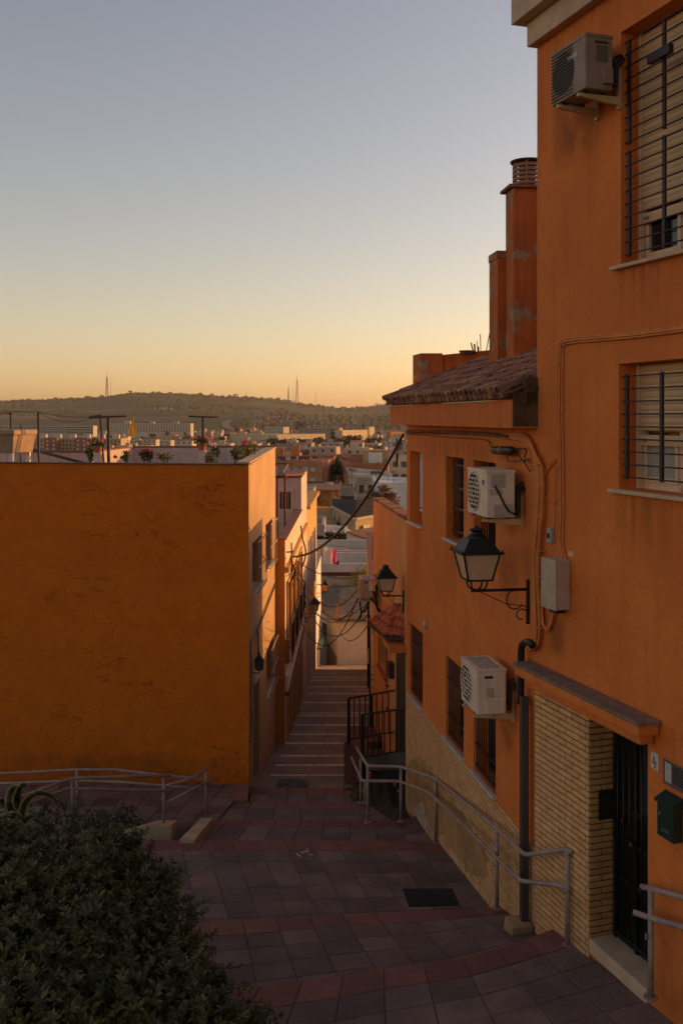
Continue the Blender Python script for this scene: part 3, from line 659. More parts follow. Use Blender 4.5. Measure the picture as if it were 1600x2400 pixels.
for k, (a, b) in enumerate(cols3):
    for lower in (True, False):
        z0, z1 = (ZL0, ZL1) if lower else (ZU0, ZU1)
        mb = MB()
        for u0, u1, c, d in ((a + 0.002, a + 0.05, z0 + 0.002, z1 - 0.002), (b - 0.05, b - 0.002, z0 + 0.002, z1 - 0.002), (a + 0.05, b - 0.05, z0 + 0.002, z0 + 0.05), (a + 0.05, b - 0.05, z1 - 0.05, z1 - 0.002), ((a + b) / 2 - 0.03, (a + b) / 2 + 0.03, z0 + 0.05, z1 - 0.05)):
            mb.wbox(W, u0, u1, -0.255, -0.215, c, d)
        win = mb.build('window', plain('dark_window_frame', (0.05, 0.025, 0.018), 0.5) if not (k == 2 and not lower) else M_FRAME, LH)
        for u0, u1 in ((a + 0.05, (a + b) / 2 - 0.03), ((a + b) / 2 + 0.03, b - 0.05)):
            mb = MB(); mb.wbox(W, u0, u1, -0.24, -0.235, z0 + 0.05, z1 - 0.05); mb.build('pane', M_GLASS, win)
        if k == 2 and not lower:
            slat_shutter(win, W, a + 0.04, b - 0.04, -0.17, z1 - 0.01, z0 + 0.22, 0.045, M_WSHUT, False)
            mb = MB(); mb.wbox(W, a + 0.04, b - 0.04, -0.185, -0.16, z0 + 0.17, z0 + 0.22); mb.build('shutter_rail', M_WSHUT, win)
        else:
            guard_v(win, W, a + 0.07, b - 0.07, -0.10 if not lower else -0.03, z0 + 0.03, z1 - 0.04, 9, [z0 + 0.12, z0 + 0.45, z1 - 0.45, z1 - 0.12] if not lower else [z0 + 0.09, z0 + 0.36, z1 - 0.32], M_BROWNIRON)
        mb = MB(); mb.wbox(W, a - 0.04, b + 0.04, -0.2, 0.055, z0 - 0.035, z0 - 0.0005); mb.build('sill', mat('white_marble_sill', (0.60, 0.52, 0.45), (0.5, 0.42, 0.36), scale=4, rough=0.5, bump=0.1), win, bevel=0.004)
# brick plinth
def ac_ground(u): return lerp_table([(0, -5.75), (1.1, -5.95), (1.15, -6.12), (4.2, -6.42), (4.3, -6.57), (UE, -7.1)], u)
mb = MB(); mb.wbox(W, 0.003, UE, 0.0005, 0.010, -7.9, -4.75)
mb.quad(W.pt(UE, 0.01, -7.9), W.pt(UE, -0.2, -7.9), W.pt(UE, -0.2, -4.75), W.pt(UE, 0.01, -4.75))
plinth = mb.build('brick_plinth', M_MORTAR, LH, label='ochre brick plinth under the lower windows')
allb = lay_bricks(plinth, W, 0.012, UE, -7.6, -4.748, M_BRICK, key='q', w0=0.003, zlow=lambda u: ac_ground(u) - 0.02, dpt=0.018)
allb.sort(key=lambda t: (t[1].y))
for k, p in allb[:300]: inst('brick', mes[k], plinth, p)
mb = MB()
for k, p in allb[300:]: mb.obox(p, W.d * k[1], W.n * 0.018, (0, 0, BH))
st_ = mb.build('brick', M_BRICK, plinth); st_['kind'] = 'stuff'
# rough render smeared over the lower bricks
def smear(name, pts, m, thick=0.004, w0=0.022):
    mb = MB(); rgs = random.Random(8); pp = []
    for (a, b), (c, d) in zip(pts, pts[1:] + pts[:1]):
        n = max(2, int(math.hypot(c - a, d - b) / 7)); pp += [(max(a + (c - a) * k / n + rgs.uniform(-4, 4), 953.5), b + (d - b) * k / n + rgs.uniform(-7, 7)) for k in range(n)]
    pts = pp; mb.prism([W.pt(*W.uz(px, py, w0)[:1], w0, W.uz(px, py, w0)[1]) for px, py in pts], W.n * thick); return mb.build(name, m, LH)
smear('render_patch', [(953, 1795), (985, 1770), (1010, 1800), (1035, 1850), (1070, 1880), (1110, 1950), (1142, 2010), (1140, 2060), (1110, 2060), (1070, 2005), (1035, 1955), (1005, 1950), (985, 1955), (965, 1920), (953, 1890)], mat('rough_render', (0.50, 0.26, 0.105), (0.34, 0.175, 0.075), scale=3, rough=0.95, bump=0.6, bscale=30, patch=((0.33, 0.2, 0.1), 4, 0.6)))
rg = random.Random(3); mb = MB()
for i in range(13):
    t = i / 12; x0, y0 = 968 + 22 * t, 1905 - 30 * t + rg.uniform(-6, 6); x1, y1 = x0 + 12 + rg.uniform(-4, 10), 1960 + rg.uniform(-30, 8)
    pa = W.uz(x0, y0, 0.031); pb = W.uz(x1, y1, 0.031); mb.tube([W.pt(pa[0], 0.031, pa[1]), W.pt(pb[0], 0.031, pb[1])], 0.006, 4)
mb.build('white_scrawl', plain('white_chalk', (0.5, 0.4, 0.3), 0.9), LH, label='scratched white strokes on the brick plinth')
# eave: deep fascia box, tiled roof
OH = 0.29
mb = MB(); mb.wbox(W, -0.015, UE + 0.03, 0.003, OH, -0.12, 0.19); mb.quad(W.pt(-0.015, OH, 0.19), W.pt(UE + 0.03, OH, 0.19), W.pt(UE + 0.03, -0.3, 0.19), W.pt(-0.015, -0.3, 0.19))
eave = mb.build('eave_box', mat('eave_plaster', (0.66, 0.172, 0.034), (0.56, 0.14, 0.028), scale=1.2, bump=0.4, bscale=45, streak=0.6, streakcol=(0.22, 0.07, 0.025)), LH, bevel=0.006)
mb = MB(); mb.wbox(W, -0.02, 0.0, 0.0, OH - 0.01, -0.10, 0.28); mb.build('eave_end', mat('mouldy_plaster', (0.16, 0.075, 0.03), (0.05, 0.032, 0.02), scale=3, bump=0.6), LH)
SL = 0.40
mb = MB(); mb.wbox(W, -0.02, 0.10, -0.45, 0.14, 0.12, 0.44); mb.build('mortar_fillet', mat('mouldy_plaster', (0.16, 0.075, 0.03), (0.05, 0.032, 0.02), scale=3, bump=0.6), LH, bevel=0.02)
def roofpt(u, w, dz=0.0): return W.pt(u, w, 0.235 + (OH + 0.06 - w) * SL + dz)      # w falls going up the roof
mb = MB(); mb.add([roofpt(0.02, OH - 0.03, -0.03), roofpt(UE + 0.05, OH - 0.03, -0.03), roofpt(UE + 0.05, -5.5, -0.03), roofpt(-1.2, -5.5, -0.03)] + [roofpt(0.02, OH - 0.03, -0.07), roofpt(UE + 0.05, OH - 0.03, -0.07), roofpt(UE + 0.05, -5.5, -0.07), roofpt(-1.2, -5.5, -0.07)], [(0, 1, 2, 3), (7, 6, 5, 4), (0, 4, 5, 1), (1, 5, 6, 2), (2, 6, 7, 3), (3, 7, 4, 0)])
roof = mb.build('roof', mat('roof_bed', (0.10, 0.07, 0.05), (0.04, 0.03, 0.025), scale=6, bump=0.6), LH, label='pan tile roof blackened by moss')
def barrel_tile(slope_dir, side, up, L, r0, r1, m, inv=False, th=0.014):
    mb = MB(); n = 7; a = []; b = []; c = []; d = []
    for i in range(n):
        t = math.pi * i / (n - 1); cs, sn = math.cos(t), math.sin(t) * (-0.8 if inv else 0.8)
        a.append(side * (r0 * cs) + up * (r0 * sn)); b.append(side * (r1 * cs) + up * (r1 * sn) + slope_dir * L)
        c.append(side * ((r0 - th) * cs) + up * ((r0 - th) * sn)); d.append(side * ((r1 - th) * cs) + up * ((r1 - th) * sn) + slope_dir * L)
    mb.v = a + b + c + d
    for i in range(n - 1):
        mb.f += [(i, i + 1, n + i + 1, n + i), (2 * n + i, 3 * n + i, 3 * n + i + 1, 2 * n + i + 1), (i, 2 * n + i, 2 * n + i + 1, i + 1), (n + i, n + i + 1, 3 * n + i + 1, 3 * n + i)]
    return mb.mesh('roof_tile', m, smooth=True)
sd = (-W.n + Vector((0, 0, SL))).normalized(); upn = (W.n * SL + Vector((0, 0, 1))).normalized()
tm = barrel_tile(sd, W.d, upn, 0.40, 0.095, 0.075, M_RTILE); tmi = barrel_tile(sd, W.d, upn, 0.40, 0.075, 0.09, M_RTILE, inv=True)
pitch = 0.205; ncol = int((UE + 0.1) / pitch) + 4
for i in range(ncol):
    u = UE - 0.03 - i * pitch
    for r in range(8):
        w_ = OH + 0.09 - r * 0.33 / math.sqrt(1 + SL * SL) * 1.05
        if u < 0.05 and w_ > -0.45: continue
        j = Vector((random.uniform(-.008, .008), random.uniform(-.008, .008), random.uniform(-.004, .008)))
        inst('roof_tile', tm, roof, roofpt(u, w_, 0.05) + j, rot=(0, random.uniform(-.02, .02), random.uniform(-.03, .03)))
        if r < 2: inst('roof_tile', tmi, roof, roofpt(u - pitch / 2, w_, 0.04) + j)
    if u > 0.05:                                          # lower course of the double eave
        inst('roof_tile', tm, roof, W.pt(u - 0.03, OH + 0.055, 0.205), rot=(0, 0, random.uniform(-.03, .03)))
# verge tiles along the far gable edge
for r in range(9):
    w_ = OH + 0.11 - r * 0.31
    inst('roof_tile', tm, roof, roofpt(UE + 0.03, w_, 0.085), rot=(random.uniform(-.02, .02), 0, 0))
# chimneys on the roof
def ray_roof(px, py):
    D = Vector(((px - CX) / F, 1, -(py - HY) / F)); a = roofpt(0, 0); b = roofpt(1, 0); c = roofpt(0, -1); nn = (b - a).cross(c - a)
    return D * (a.dot(nn) / D.dot(nn))
b1 = ray_roof(1232, 842)
Yc = b1.y; sc_ = Yc / F
zt = -(437 - HY) * sc_
mb = MB(); x0, x1 = (1204 - CX) * sc_, (1290 - CX) * sc_
o_ = Vector((x0, Yc + 0.08, b1.z - 0.35)); c_a = Vector((x1, Yc + 0.14, b1.z - 0.35))
ax = c_a - o_; dirb = Vector((-ax.y, ax.x, 0)).normalized() * 0.42
mb.obox(o_, ax, dirb, (0, 0, zt - o_.z)); 
CH = thing('chimney', 'tall flaking orange chimney with round slatted clay cowl', 'chimney', o_)
mb.build('shaft', M_ORANGE_OLD, CH, bevel=0.01)
mb = MB(); mb.obox(o_ + Vector((0, 0, zt - o_.z)) - ax * 0.13 - dirb * 0.15, ax * 1.2, dirb * 1.3, (0, 0, 0.05)); mb.build('cap_slab', M_RTILE, CH, bevel=0.01)
cc = o_ + ax * 0.52 + dirb * 0.55 + Vector((0, 0, zt - o_.z + 0.05)); rr_ = 0.225
for k in range(5):
    mb = MB(); z = 0.035 + k * 0.068; mb.lathe(cc, [(rr_, z), (rr_, z + 0.045), (rr_ - 0.025, z + 0.045), (rr_ - 0.025, z), (rr_, z)], 24, False, False); mb.build('cowl_ring', mat('clay_ring', (0.36, 0.2, 0.13), (0.26, 0.14, 0.09), scale=6, bump=0.3), CH, smooth=False)
for k in range(6):
    a_ = k * math.pi / 3 + 0.3; mb = MB(); mb.box(cc + Vector((math.cos(a_) * (rr_ - 0.02), math.sin(a_) * (rr_ - 0.02), 0.2)), (0.03, 0.03, 0.4), a_); mb.build('cowl_post', M_RTILE, CH)
mb = MB(); mb.lathe(cc, [(0.1, 0.39), (rr_ + 0.03, 0.385), (rr_ + 0.035, 0.41), (0.12, 0.43), (0.02, 0.435)], 24); mb.build('cowl_lid', plain('dark_lid', (0.05, 0.038, 0.03), 0.8), CH, smooth=False)
# stout stack beside it
b2 = ray_roof(1190, 838); sc2 = (Yc + 0.5) / F
x0, x1 = (1165 - CX) * sc2, (1212 - CX) * sc2; zt2 = -(587 - HY) * sc2; o2 = Vector((x0, Yc + 0.5, b2.z - 0.5)); ax2 = -W.n * ((x1 - x0) / abs(W.n.x))
CB = thing('chimney', 'shorter broad orange chimney stack beside the slatted one', 'chimney', o2)
mb = MB(); mb.obox(o2, ax2, dirb * 1.2, (0, 0, zt2 - 0.12 - o2.z)); mb.build('shaft', M_ORANGE_OLD, CB, bevel=0.01)
mb = MB(); mb.obox(o2 + Vector((-0.01, -0.01, zt2 - 0.119 - o2.z)), ax2 * 1.02, dirb * 1.25, (0, 0, 0.12)); mb.build('cap_slab', M_RTILE, CB, bevel=0.01)
# parapet of the roof terrace behind the tiled roof
yp = 17.95; sp_ = yp / F
PR = thing('roof_parapet', 'flaking orange roof terrace parapet behind the tiled eave', 'parapet', ((968 - CX) * sp_, yp, 0.2))
xa, xb, xc, xd = [(p - CX) * sp_ for p in (968, 984, 1034, 1175)]
zt3 = -(832 - HY) * sp_
mb = MB(); mb.hexa([(xa, yp + .1, .1), (xb, yp - .18, .1), (xc, yp - .18, .1), (xc, yp + .1, .1), (xa, yp + .1, zt3), (xb, yp - .18, zt3 + .02), (xc, yp - .18, zt3 + .02), (xc, yp + .1, zt3)])
mb.build('corner_pier', M_ORANGE_OLD, PR)
mb = MB(); mb.hexa([(xc + .002, yp - .12, .3), (xd + .5, yp - .4, .3), (xd + .5, yp - .2, .3), (xc + .002, yp + .08, .3), (xc + .002, yp - .12, zt3 - .005), (xd + .5, yp - .4, zt3 + .14), (xd + .5, yp - .2, zt3 + .14), (xc + .002, yp + .08, zt3 - .005)])
mb.build('parapet_wall', M_ORANGE_OLD, PR)
mb = MB(); mb.lathe(P(1093, 829, yp - .2), [(0.115, 0), (0.14, 0.05), (0.145, 0.055)], 16)
tag(mb.build('roof_tub', plain('grey_tub', (0.12, 0.1, 0.085), 0.7)), 'grey round tub resting on the flaking roof parapet', 'tub')
rods = [((1110, 826), (1103, 803), .012), ((1113, 826), (1111, 806), .016), ((1119, 825), (1117, 799), .006), ((1121, 825), (1120, 812), .014), ((1126, 824), (1125, 783), .008), ((1138, 823), (1148, 774), .009)]
rt = thing('roof_antenna', 'cluster of thin rods and an aerial stump on the roof parapet', 'antenna', P(1115, 826, yp - .25))
for a, b, r_ in rods:
    mb = MB(); mb.tube([P(*a, yp - .22) + Vector((0, 0, -0.03)), P(*b, yp - .22)], r_, 6); mb.build('rod', M_IRON, rt)
# ================================================================== things fixed to the right-hand walls
def make_ac(W, u0, u1, w0, w1, z0, z1, near_low, label, m, style, loc_w=0.0):
    """outdoor unit; long side along the wall. near_low: the end that faces the camera is at u0"""
    T = thing('air_conditioner', label, 'air conditioner', W.pt((u0 + u1) / 2, (w0 + w1) / 2, z0), 'outdoor units on brackets')
    mb = MB(); mb.wbox(W, u0, u1, w0, w1, z0, z1); cas = mb.build('casing', m, T, bevel=0.012)
    L = u1 - u0; H = z1 - z0; ue = u0 if near_low else u1; sg = 1 if near_low else -1       # sg: from the near end inwards
    far = u1 if near_low else u0
    # top plate lip
    mb = MB(); mb.wbox(W, u0 - 0.006, u1 + 0.006, w0 - 0.006, w1 + 0.006, z1 - 0.028, z1 + 0.004); top = mb.build('top_panel', m, T, bevel=0.005)
    if style == 'slotted':
        for k in range(6):
            mb = MB(); ww = w0 + (w1 - w0) * (0.18 + 0.12 * k); mb.wbox(W, u0 + 0.06, u1 - 0.06, ww, ww + 0.012, z1 + 0.003, z1 + 0.0065); mb.build('top_groove', M_ACD, top)
    # fan opening: dark well, rings, spokes
    fc = far - sg * L * 0.36; zc_ = (z0 + z1) / 2; rad = min(H * 0.43, L * 0.33)
    ctr = W.pt(fc, w1, zc_)
    def circ(r, w, n=26): return [W.pt(fc + r * math.cos(2 * math.pi * i / n), w, zc_ + r * math.sin(2 * math.pi * i / n)) for i in range(n)]
    mb = MB(); c1 = circ(rad, w1 + 0.0015); mb.add(c1, [tuple(range(len(c1)))]); fan = mb.build('fan_well', M_ACD, T)
    if style == 'mesh':
        for k in range(15):
            z = z0 + H * (0.06 + 0.88 * k / 14); mb = MB(); mb.wbox(W, min(far, far - sg * L * 0.66) + 0.01, max(far, far - sg * L * 0.66) - 0.01, w1 + 0.003, w1 + 0.010, z - 0.004, z + 0.004); mb.build('grille_slat', plain('rusty_mesh', (0.10, 0.065, 0.05), 0.8), fan)
    else:
        for k in range(9):
            z = zc_ + rad * (-0.9 + 1.8 * k / 8); hl = math.sqrt(max(0, rad * rad - (z - zc_) ** 2)); mb = MB(); mb.wbox(W, fc - hl, fc + hl, w1 + 0.003, w1 + 0.010, z - 0.006, z + 0.006); mb.build('grille_slat', m, fan)
        for f_ in (1.0, 0.66, 0.33):
            mb = MB(); mb.tube(circ(rad * f_, w1 + 0.008) + [circ(rad * f_, w1 + 0.008)[0]], 0.006, 5, False); mb.build('grille_ring', m, fan)
    # louvres on the front next to the fan
    if style != 'mesh':
        for k in range(6):
            z = z0 + H * (0.14 + 0.13 * k); a = ue + sg * 0.05; b = ue + sg * (L * 0.27)
            mb = MB(); mb.wbox(W, min(a, b), max(a, b), w1 + 0.001, w1 + 0.006, z, z + 0.010); mb.build('louvre', m, cas)
        if style == 'badge':
            mb = MB(); c_ = W.pt(ue + sg * L * 0.17, w1, z0 + H * 0.74); mb.tube([c_, c_ + W.n * 0.006], 0.034, 16); mb.build('round_badge', plain('blue_badge', (0.03, 0.05, 0.16), 0.4), cas)
    else:
        mb = MB(); a = ue + sg * 0.14; mb.wbox(W, min(a, a + sg * 0.17), max(a, a + sg * 0.17), w1 + 0.001, w1 + 0.003, z0 + H * 0.67, z0 + H * 0.76); mb.build('sticker', plain('paper_sticker', (0.42, 0.38, 0.3), 0.7), cas)
    # near end panel: cover, label, valve box, cable
    def ebox(name, wa, wb, za, zb, th, mm, par=cas):
        mb = MB(); a = ue - sg * 0.001; b = ue - sg * th; mb.wbox(W, min(a, b), max(a, b), w0 + (w1 - w0) * wa, w0 + (w1 - w0) * wb, z0 + H * za, z0 + H * zb); return mb.build(name, mm, par, bevel=min(0.004, th * 0.4))
    if style == 'mesh':
        ebox('rating_label', 0.18, 0.60, 0.50, 0.80, 0.004, plain('brown_label', (0.13, 0.10, 0.055), 0.8))
        ebox('handle_recess', 0.18, 0.66, 0.84, 0.88, 0.006, M_ACD); ebox('valve_cover', 0.05, 0.40, 0.10, 0.38, 0.035, m)
    elif style == 'badge':
        ebox('side_cover', 0.35, 0.85, 0.64, 0.92, 0.006, plain('beige_cover', (0.42, 0.35, 0.28), 0.5)); ebox('rating_label', 0.45, 0.9, 0.48, 0.60, 0.003, plain('pale_label', (0.5, 0.42, 0.33), 0.6))
        ebox('valve_cover', 0.1, 0.75, 0.04, 0.28, 0.03, plain('beige_cover', (0.42, 0.35, 0.28), 0.5))
        mb = MB(); a = W.pt(ue - sg * 0.01, w0 + (w1 - w0) * 0.72, z0 + H * 0.68); mb.tube(smoothpath([a, a + Vector((0, 0, -0.1)) - W.n * 0.05 - W.d * sg * 0.02, a + Vector((0, 0, -0.28)) - W.n * 0.15 - W.d * sg * 0.02, a + Vector((0, 0, -0.33)) - W.n * 0.26]), 0.012, 6); mb.build('cable', M_BLACK, cas, smooth=True)
    else:
        ebox('side_cover', 0.06, 0.42, 0.40, 0.90, 0.012, M_ACW); ebox('louvre_panel', 0.40, 0.68, 0.38, 0.58, 0.006, plain('beige_cover', (0.42, 0.35, 0.28), 0.5)); ebox('valve_cover', 0.10, 0.7, 0.03, 0.30, 0.04, m); ebox('handle_recess', 0.45, 0.75, 0.80, 0.86, 0.004, M_ACD)
    # pipework behind the near end
    mb = MB()
    for k in range(3):
        a = W.pt(ue + sg * (0.05 + 0.03 * k), w0 + 0.01, z0 + H * (0.12 + 0.1 * k)); mb.tube(smoothpath([a, a - W.n * 0.05 - W.d * sg * 0.05, a - W.n * (w0 - 0.02) * 0.55 - W.d * sg * 0.03 + Vector((0, 0, H * 0.3)), W.pt(ue + sg * (0.02 + 0.03 * k), 0.005, z0 + H * (0.62 + 0.06 * k))]), 0.015, 7)
    mb.build('hose_bundle', M_BLACK, T, smooth=True)
    # wall brackets
    for uu in (ue + sg * 0.10, far - sg * 0.14):
        mb = MB(); mb.prism([W.pt(uu - 0.02, 0.03, z0 - 0.022), W.pt(uu - 0.02, w1 + 0.02, z0 - 0.022), W.pt(uu - 0.02, w1 + 0.02, z0 - 0.05), W.pt(uu - 0.02, 0.03, z0 - 0.10)], W.d * 0.04); br = mb.build('bracket', M_BRKT, T)
        mb = MB(); mb.wbox(W, uu - 0.02, uu + 0.02, 0.001, 0.03, z0 - 0.13, z0 + H * 0.75); mb.build('bracket_upright', M_BRKT, T)
        for ww in (w0 + 0.05, w1 - 0.05):
            mb = MB(); mb.wbox(W, uu - 0.03, uu + 0.03, ww - 0.03, ww + 0.03, z0 - 0.021, z0 - 0.001); mb.build('rubber_foot', M_ACD, T)
    return T
# 1 upper, on the tall house (near end = high u)
W = W_DOOR; un = W.u(1371, 0.44); zb = W.z(1371, 205, 0.44); zt = W.z(1371, 76, 0.44); uf = W.u(1291.5, 0.44)
make_ac(W, uf, un, 0.15, 0.44, zb, zt, False, 'dirty grey air conditioner high on the tall house beside the upper window', M_ACO, 'mesh')
W = W_AC; un = W.u(1140, 0.46); zb = W.z(1140, 1214, 0.46); zt = W.z(1140, 1103, 0.46); uf = W.u(1095, 0.46)
make_ac(W, un, uf, 0.13, 0.46, zb, zt, True, 'white air conditioner with round blue badge above the big lantern', M_ACW, 'badge')
un = W.u(1117.5, 0.48); zb = W.z(1117.5, 1676, 0.48); zt = W.z(1117.5, 1571, 0.48); uf = W.u(1080, 0.48)
make_ac(W, un, uf, 0.13, 0.48, zb, zt, True, 'boxy white air conditioner over the lower barred windows', M_ACW, 'slotted')

def make_lantern(W, u, z_arm, reach, s, label, plate_h=0.52):
    """four-sided street lantern standing on a scrolled wall arm; z_arm: height of the arm; s: scale"""
    ax = W.pt(u, reach, z_arm)
    T = thing('wall_lantern', label, 'street lamp', W.pt(u, 0, z_arm - 0.3), 'wall lanterns on iron arms')
    rz = W.rz + math.pi / 4
    def sq(prof, name, m, par=T, capb=True, capt=True):
        mb = MB(); mb.lathe(ax, [(r * s * 1.414, z * s) for r, z in prof], 4, capb, capt, ph=rz); return mb.build(name, m, par)
    def rd(prof, name, m, par=T, n=14):
        mb = MB(); mb.lathe(ax, [(r * s, z * s) for r, z in prof], n); return mb.build(name, m, par, smooth=False)
    gl = sq([(0.138, 0.145), (0.208, 0.445)], 'glass', M_LAMPGLASS)
    for k in range(4):
        a = rz + k * math.pi / 2; d = Vector((math.cos(a), math.sin(a), 0)) * 1.414 * s
        mb = MB(); mb.tube([ax + d * 0.142 + Vector((0, 0, 0.135 * s)), ax + d * 0.213 + Vector((0, 0, 0.45 * s))], 0.013 * s, 5); mb.build('corner_bar', M_IRON, T)
        mb = MB(); e = ax + d * 0.10 + Vector((0, 0, 0.14 * s)); mb.tube(smoothpath([e, e + Vector((0, 0, -0.06 * s)) - d * 0.01, ax + d * 0.07 + Vector((0, 0, 0.03 * s)), ax + Vector((0, 0, 0.005 * s))], 4), 0.011 * s, 6); mb.build('fork', M_IRON, T, smooth=True)
        mb = MB(); mb.lathe(ax + d * 0.235 + Vector((0, 0, 0.455 * s)), [(0.006 * s, 0), (0.012 * s, 0.02 * s), (0.004 * s, 0.045 * s)], 6); mb.build('finial', M_IRON, T)
    sq([(0.146, 0.128), (0.146, 0.15)], 'base_frame', M_IRON); sq([(0.225, 0.44), (0.262, 0.452), (0.262, 0.462), (0.215, 0.475)], 'eave_frame', M_IRON)
    sq([(0.215, 0.474), (0.135, 0.60), (0.125, 0.612)], 'hood', M_IRON)
    rd([(0.13, 0.61), (0.115, 0.635), (0.075, 0.66), (0.06, 0.69), (0.085, 0.70), (0.09, 0.712), (0.05, 0.73), (0.02, 0.745), (0.008, 0.76)], 'chimney_cap', M_IRON)
    mb = MB(); mb.tube([ax + W.n * 0.07 * s, W.pt(u, 0.01, z_arm)], 0.017 * s, 8); mb.build('arm', M_IRON, T, smooth=True)
    mb = MB(); mb.wbox(W, u - 0.02 * s, u + 0.02 * s, 0.001, 0.03, z_arm - plate_h * 0.78 * s, z_arm + plate_h * 0.22 * s); mb.build('wall_plate', M_IRON, T)
    def scroll(cw, cz, r, a0, a1):
        mb = MB(); mb.tube([W.pt(u, cw + r * math.cos(a0 + (a1 - a0) * i / 14) * (1 - 0.35 * i / 14), cz + r * math.sin(a0 + (a1 - a0) * i / 14) * (1 - 0.35 * i / 14)) for i in range(15)], 0.008 * s, 5); mb.build('scroll', M_IRON, T, smooth=True)
    scroll(0.16 * s, z_arm - 0.13 * s, 0.13 * s, 1.4, -2.6); scroll(0.09 * s, z_arm - 0.30 * s, 0.075 * s, 2.5, -1.8)
    mb = MB(); mb.tube([ax + W.n * (-0.05) + Vector((0, 0, -0.02 * s)), W.pt(u, 0.28 * s, z_arm - 0.16 * s), W.pt(u, 0.03, z_arm - 0.2 * s)], 0.005 * s, 5); mb.build('stay_wire', M_IRON, T)
    return T
M_LAMPGLASS = mat('milky_lamp_glass', (0.66, 0.44, 0.26), (0.57, 0.37, 0.21), scale=5, rough=0.35, bump=0.0, streak=0.2)
u = W_AC.u(1239); za = W_AC.z(1239, 1381); reach = (1239 - 1114) / F * 11.2 / 0.987
make_lantern(W_AC, u, za, reach, .96, 'large black lantern with milky panes on the arm below the badged air conditioner')

# alarm siren
u0, z0 = W_AC.uz(999, 1463); mb = MB(); c_ = W_AC.pt(u0, 0.0, z0); mb.lathe(Vector((0, 0, 0)), [(0.05, 0), (0.06, 0.03), (0.06, 0.06), (0.03, 0.09)], 12)
q_ = W_AC.n.to_track_quat('Z', 'Y').to_matrix(); mb.v = [c_ + q_ @ Vector((v.x, v.y * 1.9, v.z)) * .6 for v in mb.v]
o = tag(mb.build('alarm_siren', plain('cream_plastic', (0.5, 0.4, 0.3), 0.5)), 'small white oval siren on the orange wall above the far lower window', 'alarm')

# grey utility box and its little switch box (on the seam of the two houses)
W = W_DOOR
u0, z0 = W.uz(1267, 1420, 0.182); u1 = W.u(1300, 0.182); z1 = W.z(1267, 1306, 0.182); bw = u1 - u0
mb = MB(); mb.wbox(W, u0, u0 + bw, 0.002, 0.16, z0, z1); ub = tag(mb.build('utility_box', mat('grey_box', (0.52, 0.37, 0.27), (0.42, 0.29, 0.21), scale=4, rough=0.6, bump=0.1), bevel=0.012), 'pale grey plastic utility box beside the cable bundle', 'utility box')
mb = MB(); mb.wbox(W, u0 - 0.006, u0 + bw + 0.006, 0.161, 0.182, z0 - 0.005, z1 + 0.005); mb.build('lid', mat('grey_box', (0.42, 0.34, 0.29)), ub, bevel=0.008)
mb = MB(); mb.wbox(W, u0 + 0.05, u0 + 0.2, 0.03, 0.12, z0 - 0.05, z0 - 0.001); mb.build('cable_gland', M_BLACK, ub)
u2, z2 = W.uz(1290, 1270); z3 = W.z(1290, 1236)
mb = MB(); mb.wbox(W, u2, u2 + 0.085, 0.002, 0.05, z2, z3); sb = tag(mb.build('switch_box', M_GREY, bevel=0.006), 'tiny grey switch box above the utility box', 'switch box')
mb = MB(); mb.wbox(W, u2 + 0.03, u2 + 0.055, 0.051, 0.065, z2 + 0.05, z2 + 0.10); mb.build('toggle', M_ACD, sb)

# cables clipped to the walls (world paths from traced pixels on the wall planes)
def wpath(W, pts, w=0.02): 
    out = []
    for q in pts:
        ww = q[2] if len(q) > 2 else w
        u, z = W.uz(q[0], q[1], ww); out.append(W.pt(u, ww, z))
    return out
def cable(parent, name, path, r, m, n=6, sm=5): 
    mb = MB(); mb.tube(smoothpath(path, sm), r, n); return mb.build(name, m, parent, smooth=True)
T = thing('wall_conduit', 'painted cable run turning from the upper edge down the tall house wall', 'cable', W_DOOR.pt(0.2, 0, -1.2))
for dx, dy, r in ((0, 0, .014), (-5, -5, .008), (6, 6, .010)):
    path = wpath(W_DOOR, [(1640, 764 + dy), (1560, 775 + dy), (1480, 785 + dy), (1400, 792 + dy), (1330, 799 + dy), (1315 + dx * .6, 808 + dy), (1311 + dx, 830), (1310 + dx, 950), (1311 + dx, 1020), (1312 + dx, 1100), (1313 + dx, 1200), (1311 + dx, 1270), (1318 + dx, 1310), (1326 + dx, 1350), (1324 + dx, 1400), (1320, 1425)])
    cable(T, 'cable', path, r, M_CABLE)
for px, py in ((1580, 770), (1520, 778), (1450, 786), (1380, 793), (1309, 850), (1309, 960), (1309, 1030), (1311, 1090), (1311, 1160), (1312, 1230)):
    q = wpath(W_DOOR, [(px, py)])[0]; mb = MB(); mb.box(q, (0.05, 0.05, 0.012) if px < 1320 else (0.014, 0.014, 0.06), W_DOOR.rz); mb.build('clip', M_CABLE, T)
T = thing('cable_bundle', 'thick painted cable bundle sweeping from the eave down beside the grey box', 'cable', W_AC.pt(0.1, 0, -3))
rg = random.Random(11)
for k in range(7):
    ox = (k - 3) * 3.0; wob = lambda: rg.uniform(-1.5, 1.5)
    pts = [(1175, 1022 + ox * .4), (1215, 1024 + ox * .9), (1238, 1036 + ox), (1252 + ox * .4, 1062 + ox * .7), (1262 + ox, 1095), (1265 + ox, 1140 + wob()), (1262 + ox * 1.2, 1200), (1257 + ox, 1260), (1253 + ox * 1.1, 1320), (1255 + ox, 1380), (1257 + ox, 1440), (1257 + ox * .8, 1490), (1252 + ox * .8, 1515), (1240 + ox * .4, 1524)]
    path = []
    for px, py in pts:
        Wq = W_AC if px < 1256 else W_DOOR
        u, z = Wq.uz(min(px, 1256) if Wq is W_AC else px, py, 0.035 + 0.012 * (k % 3)); path.append(Wq.pt(u, 0.035 + 0.012 * (k % 3), z))
    cable(T, 'cable', path, rg.choice([.010, .013, .016]), M_CABLE)
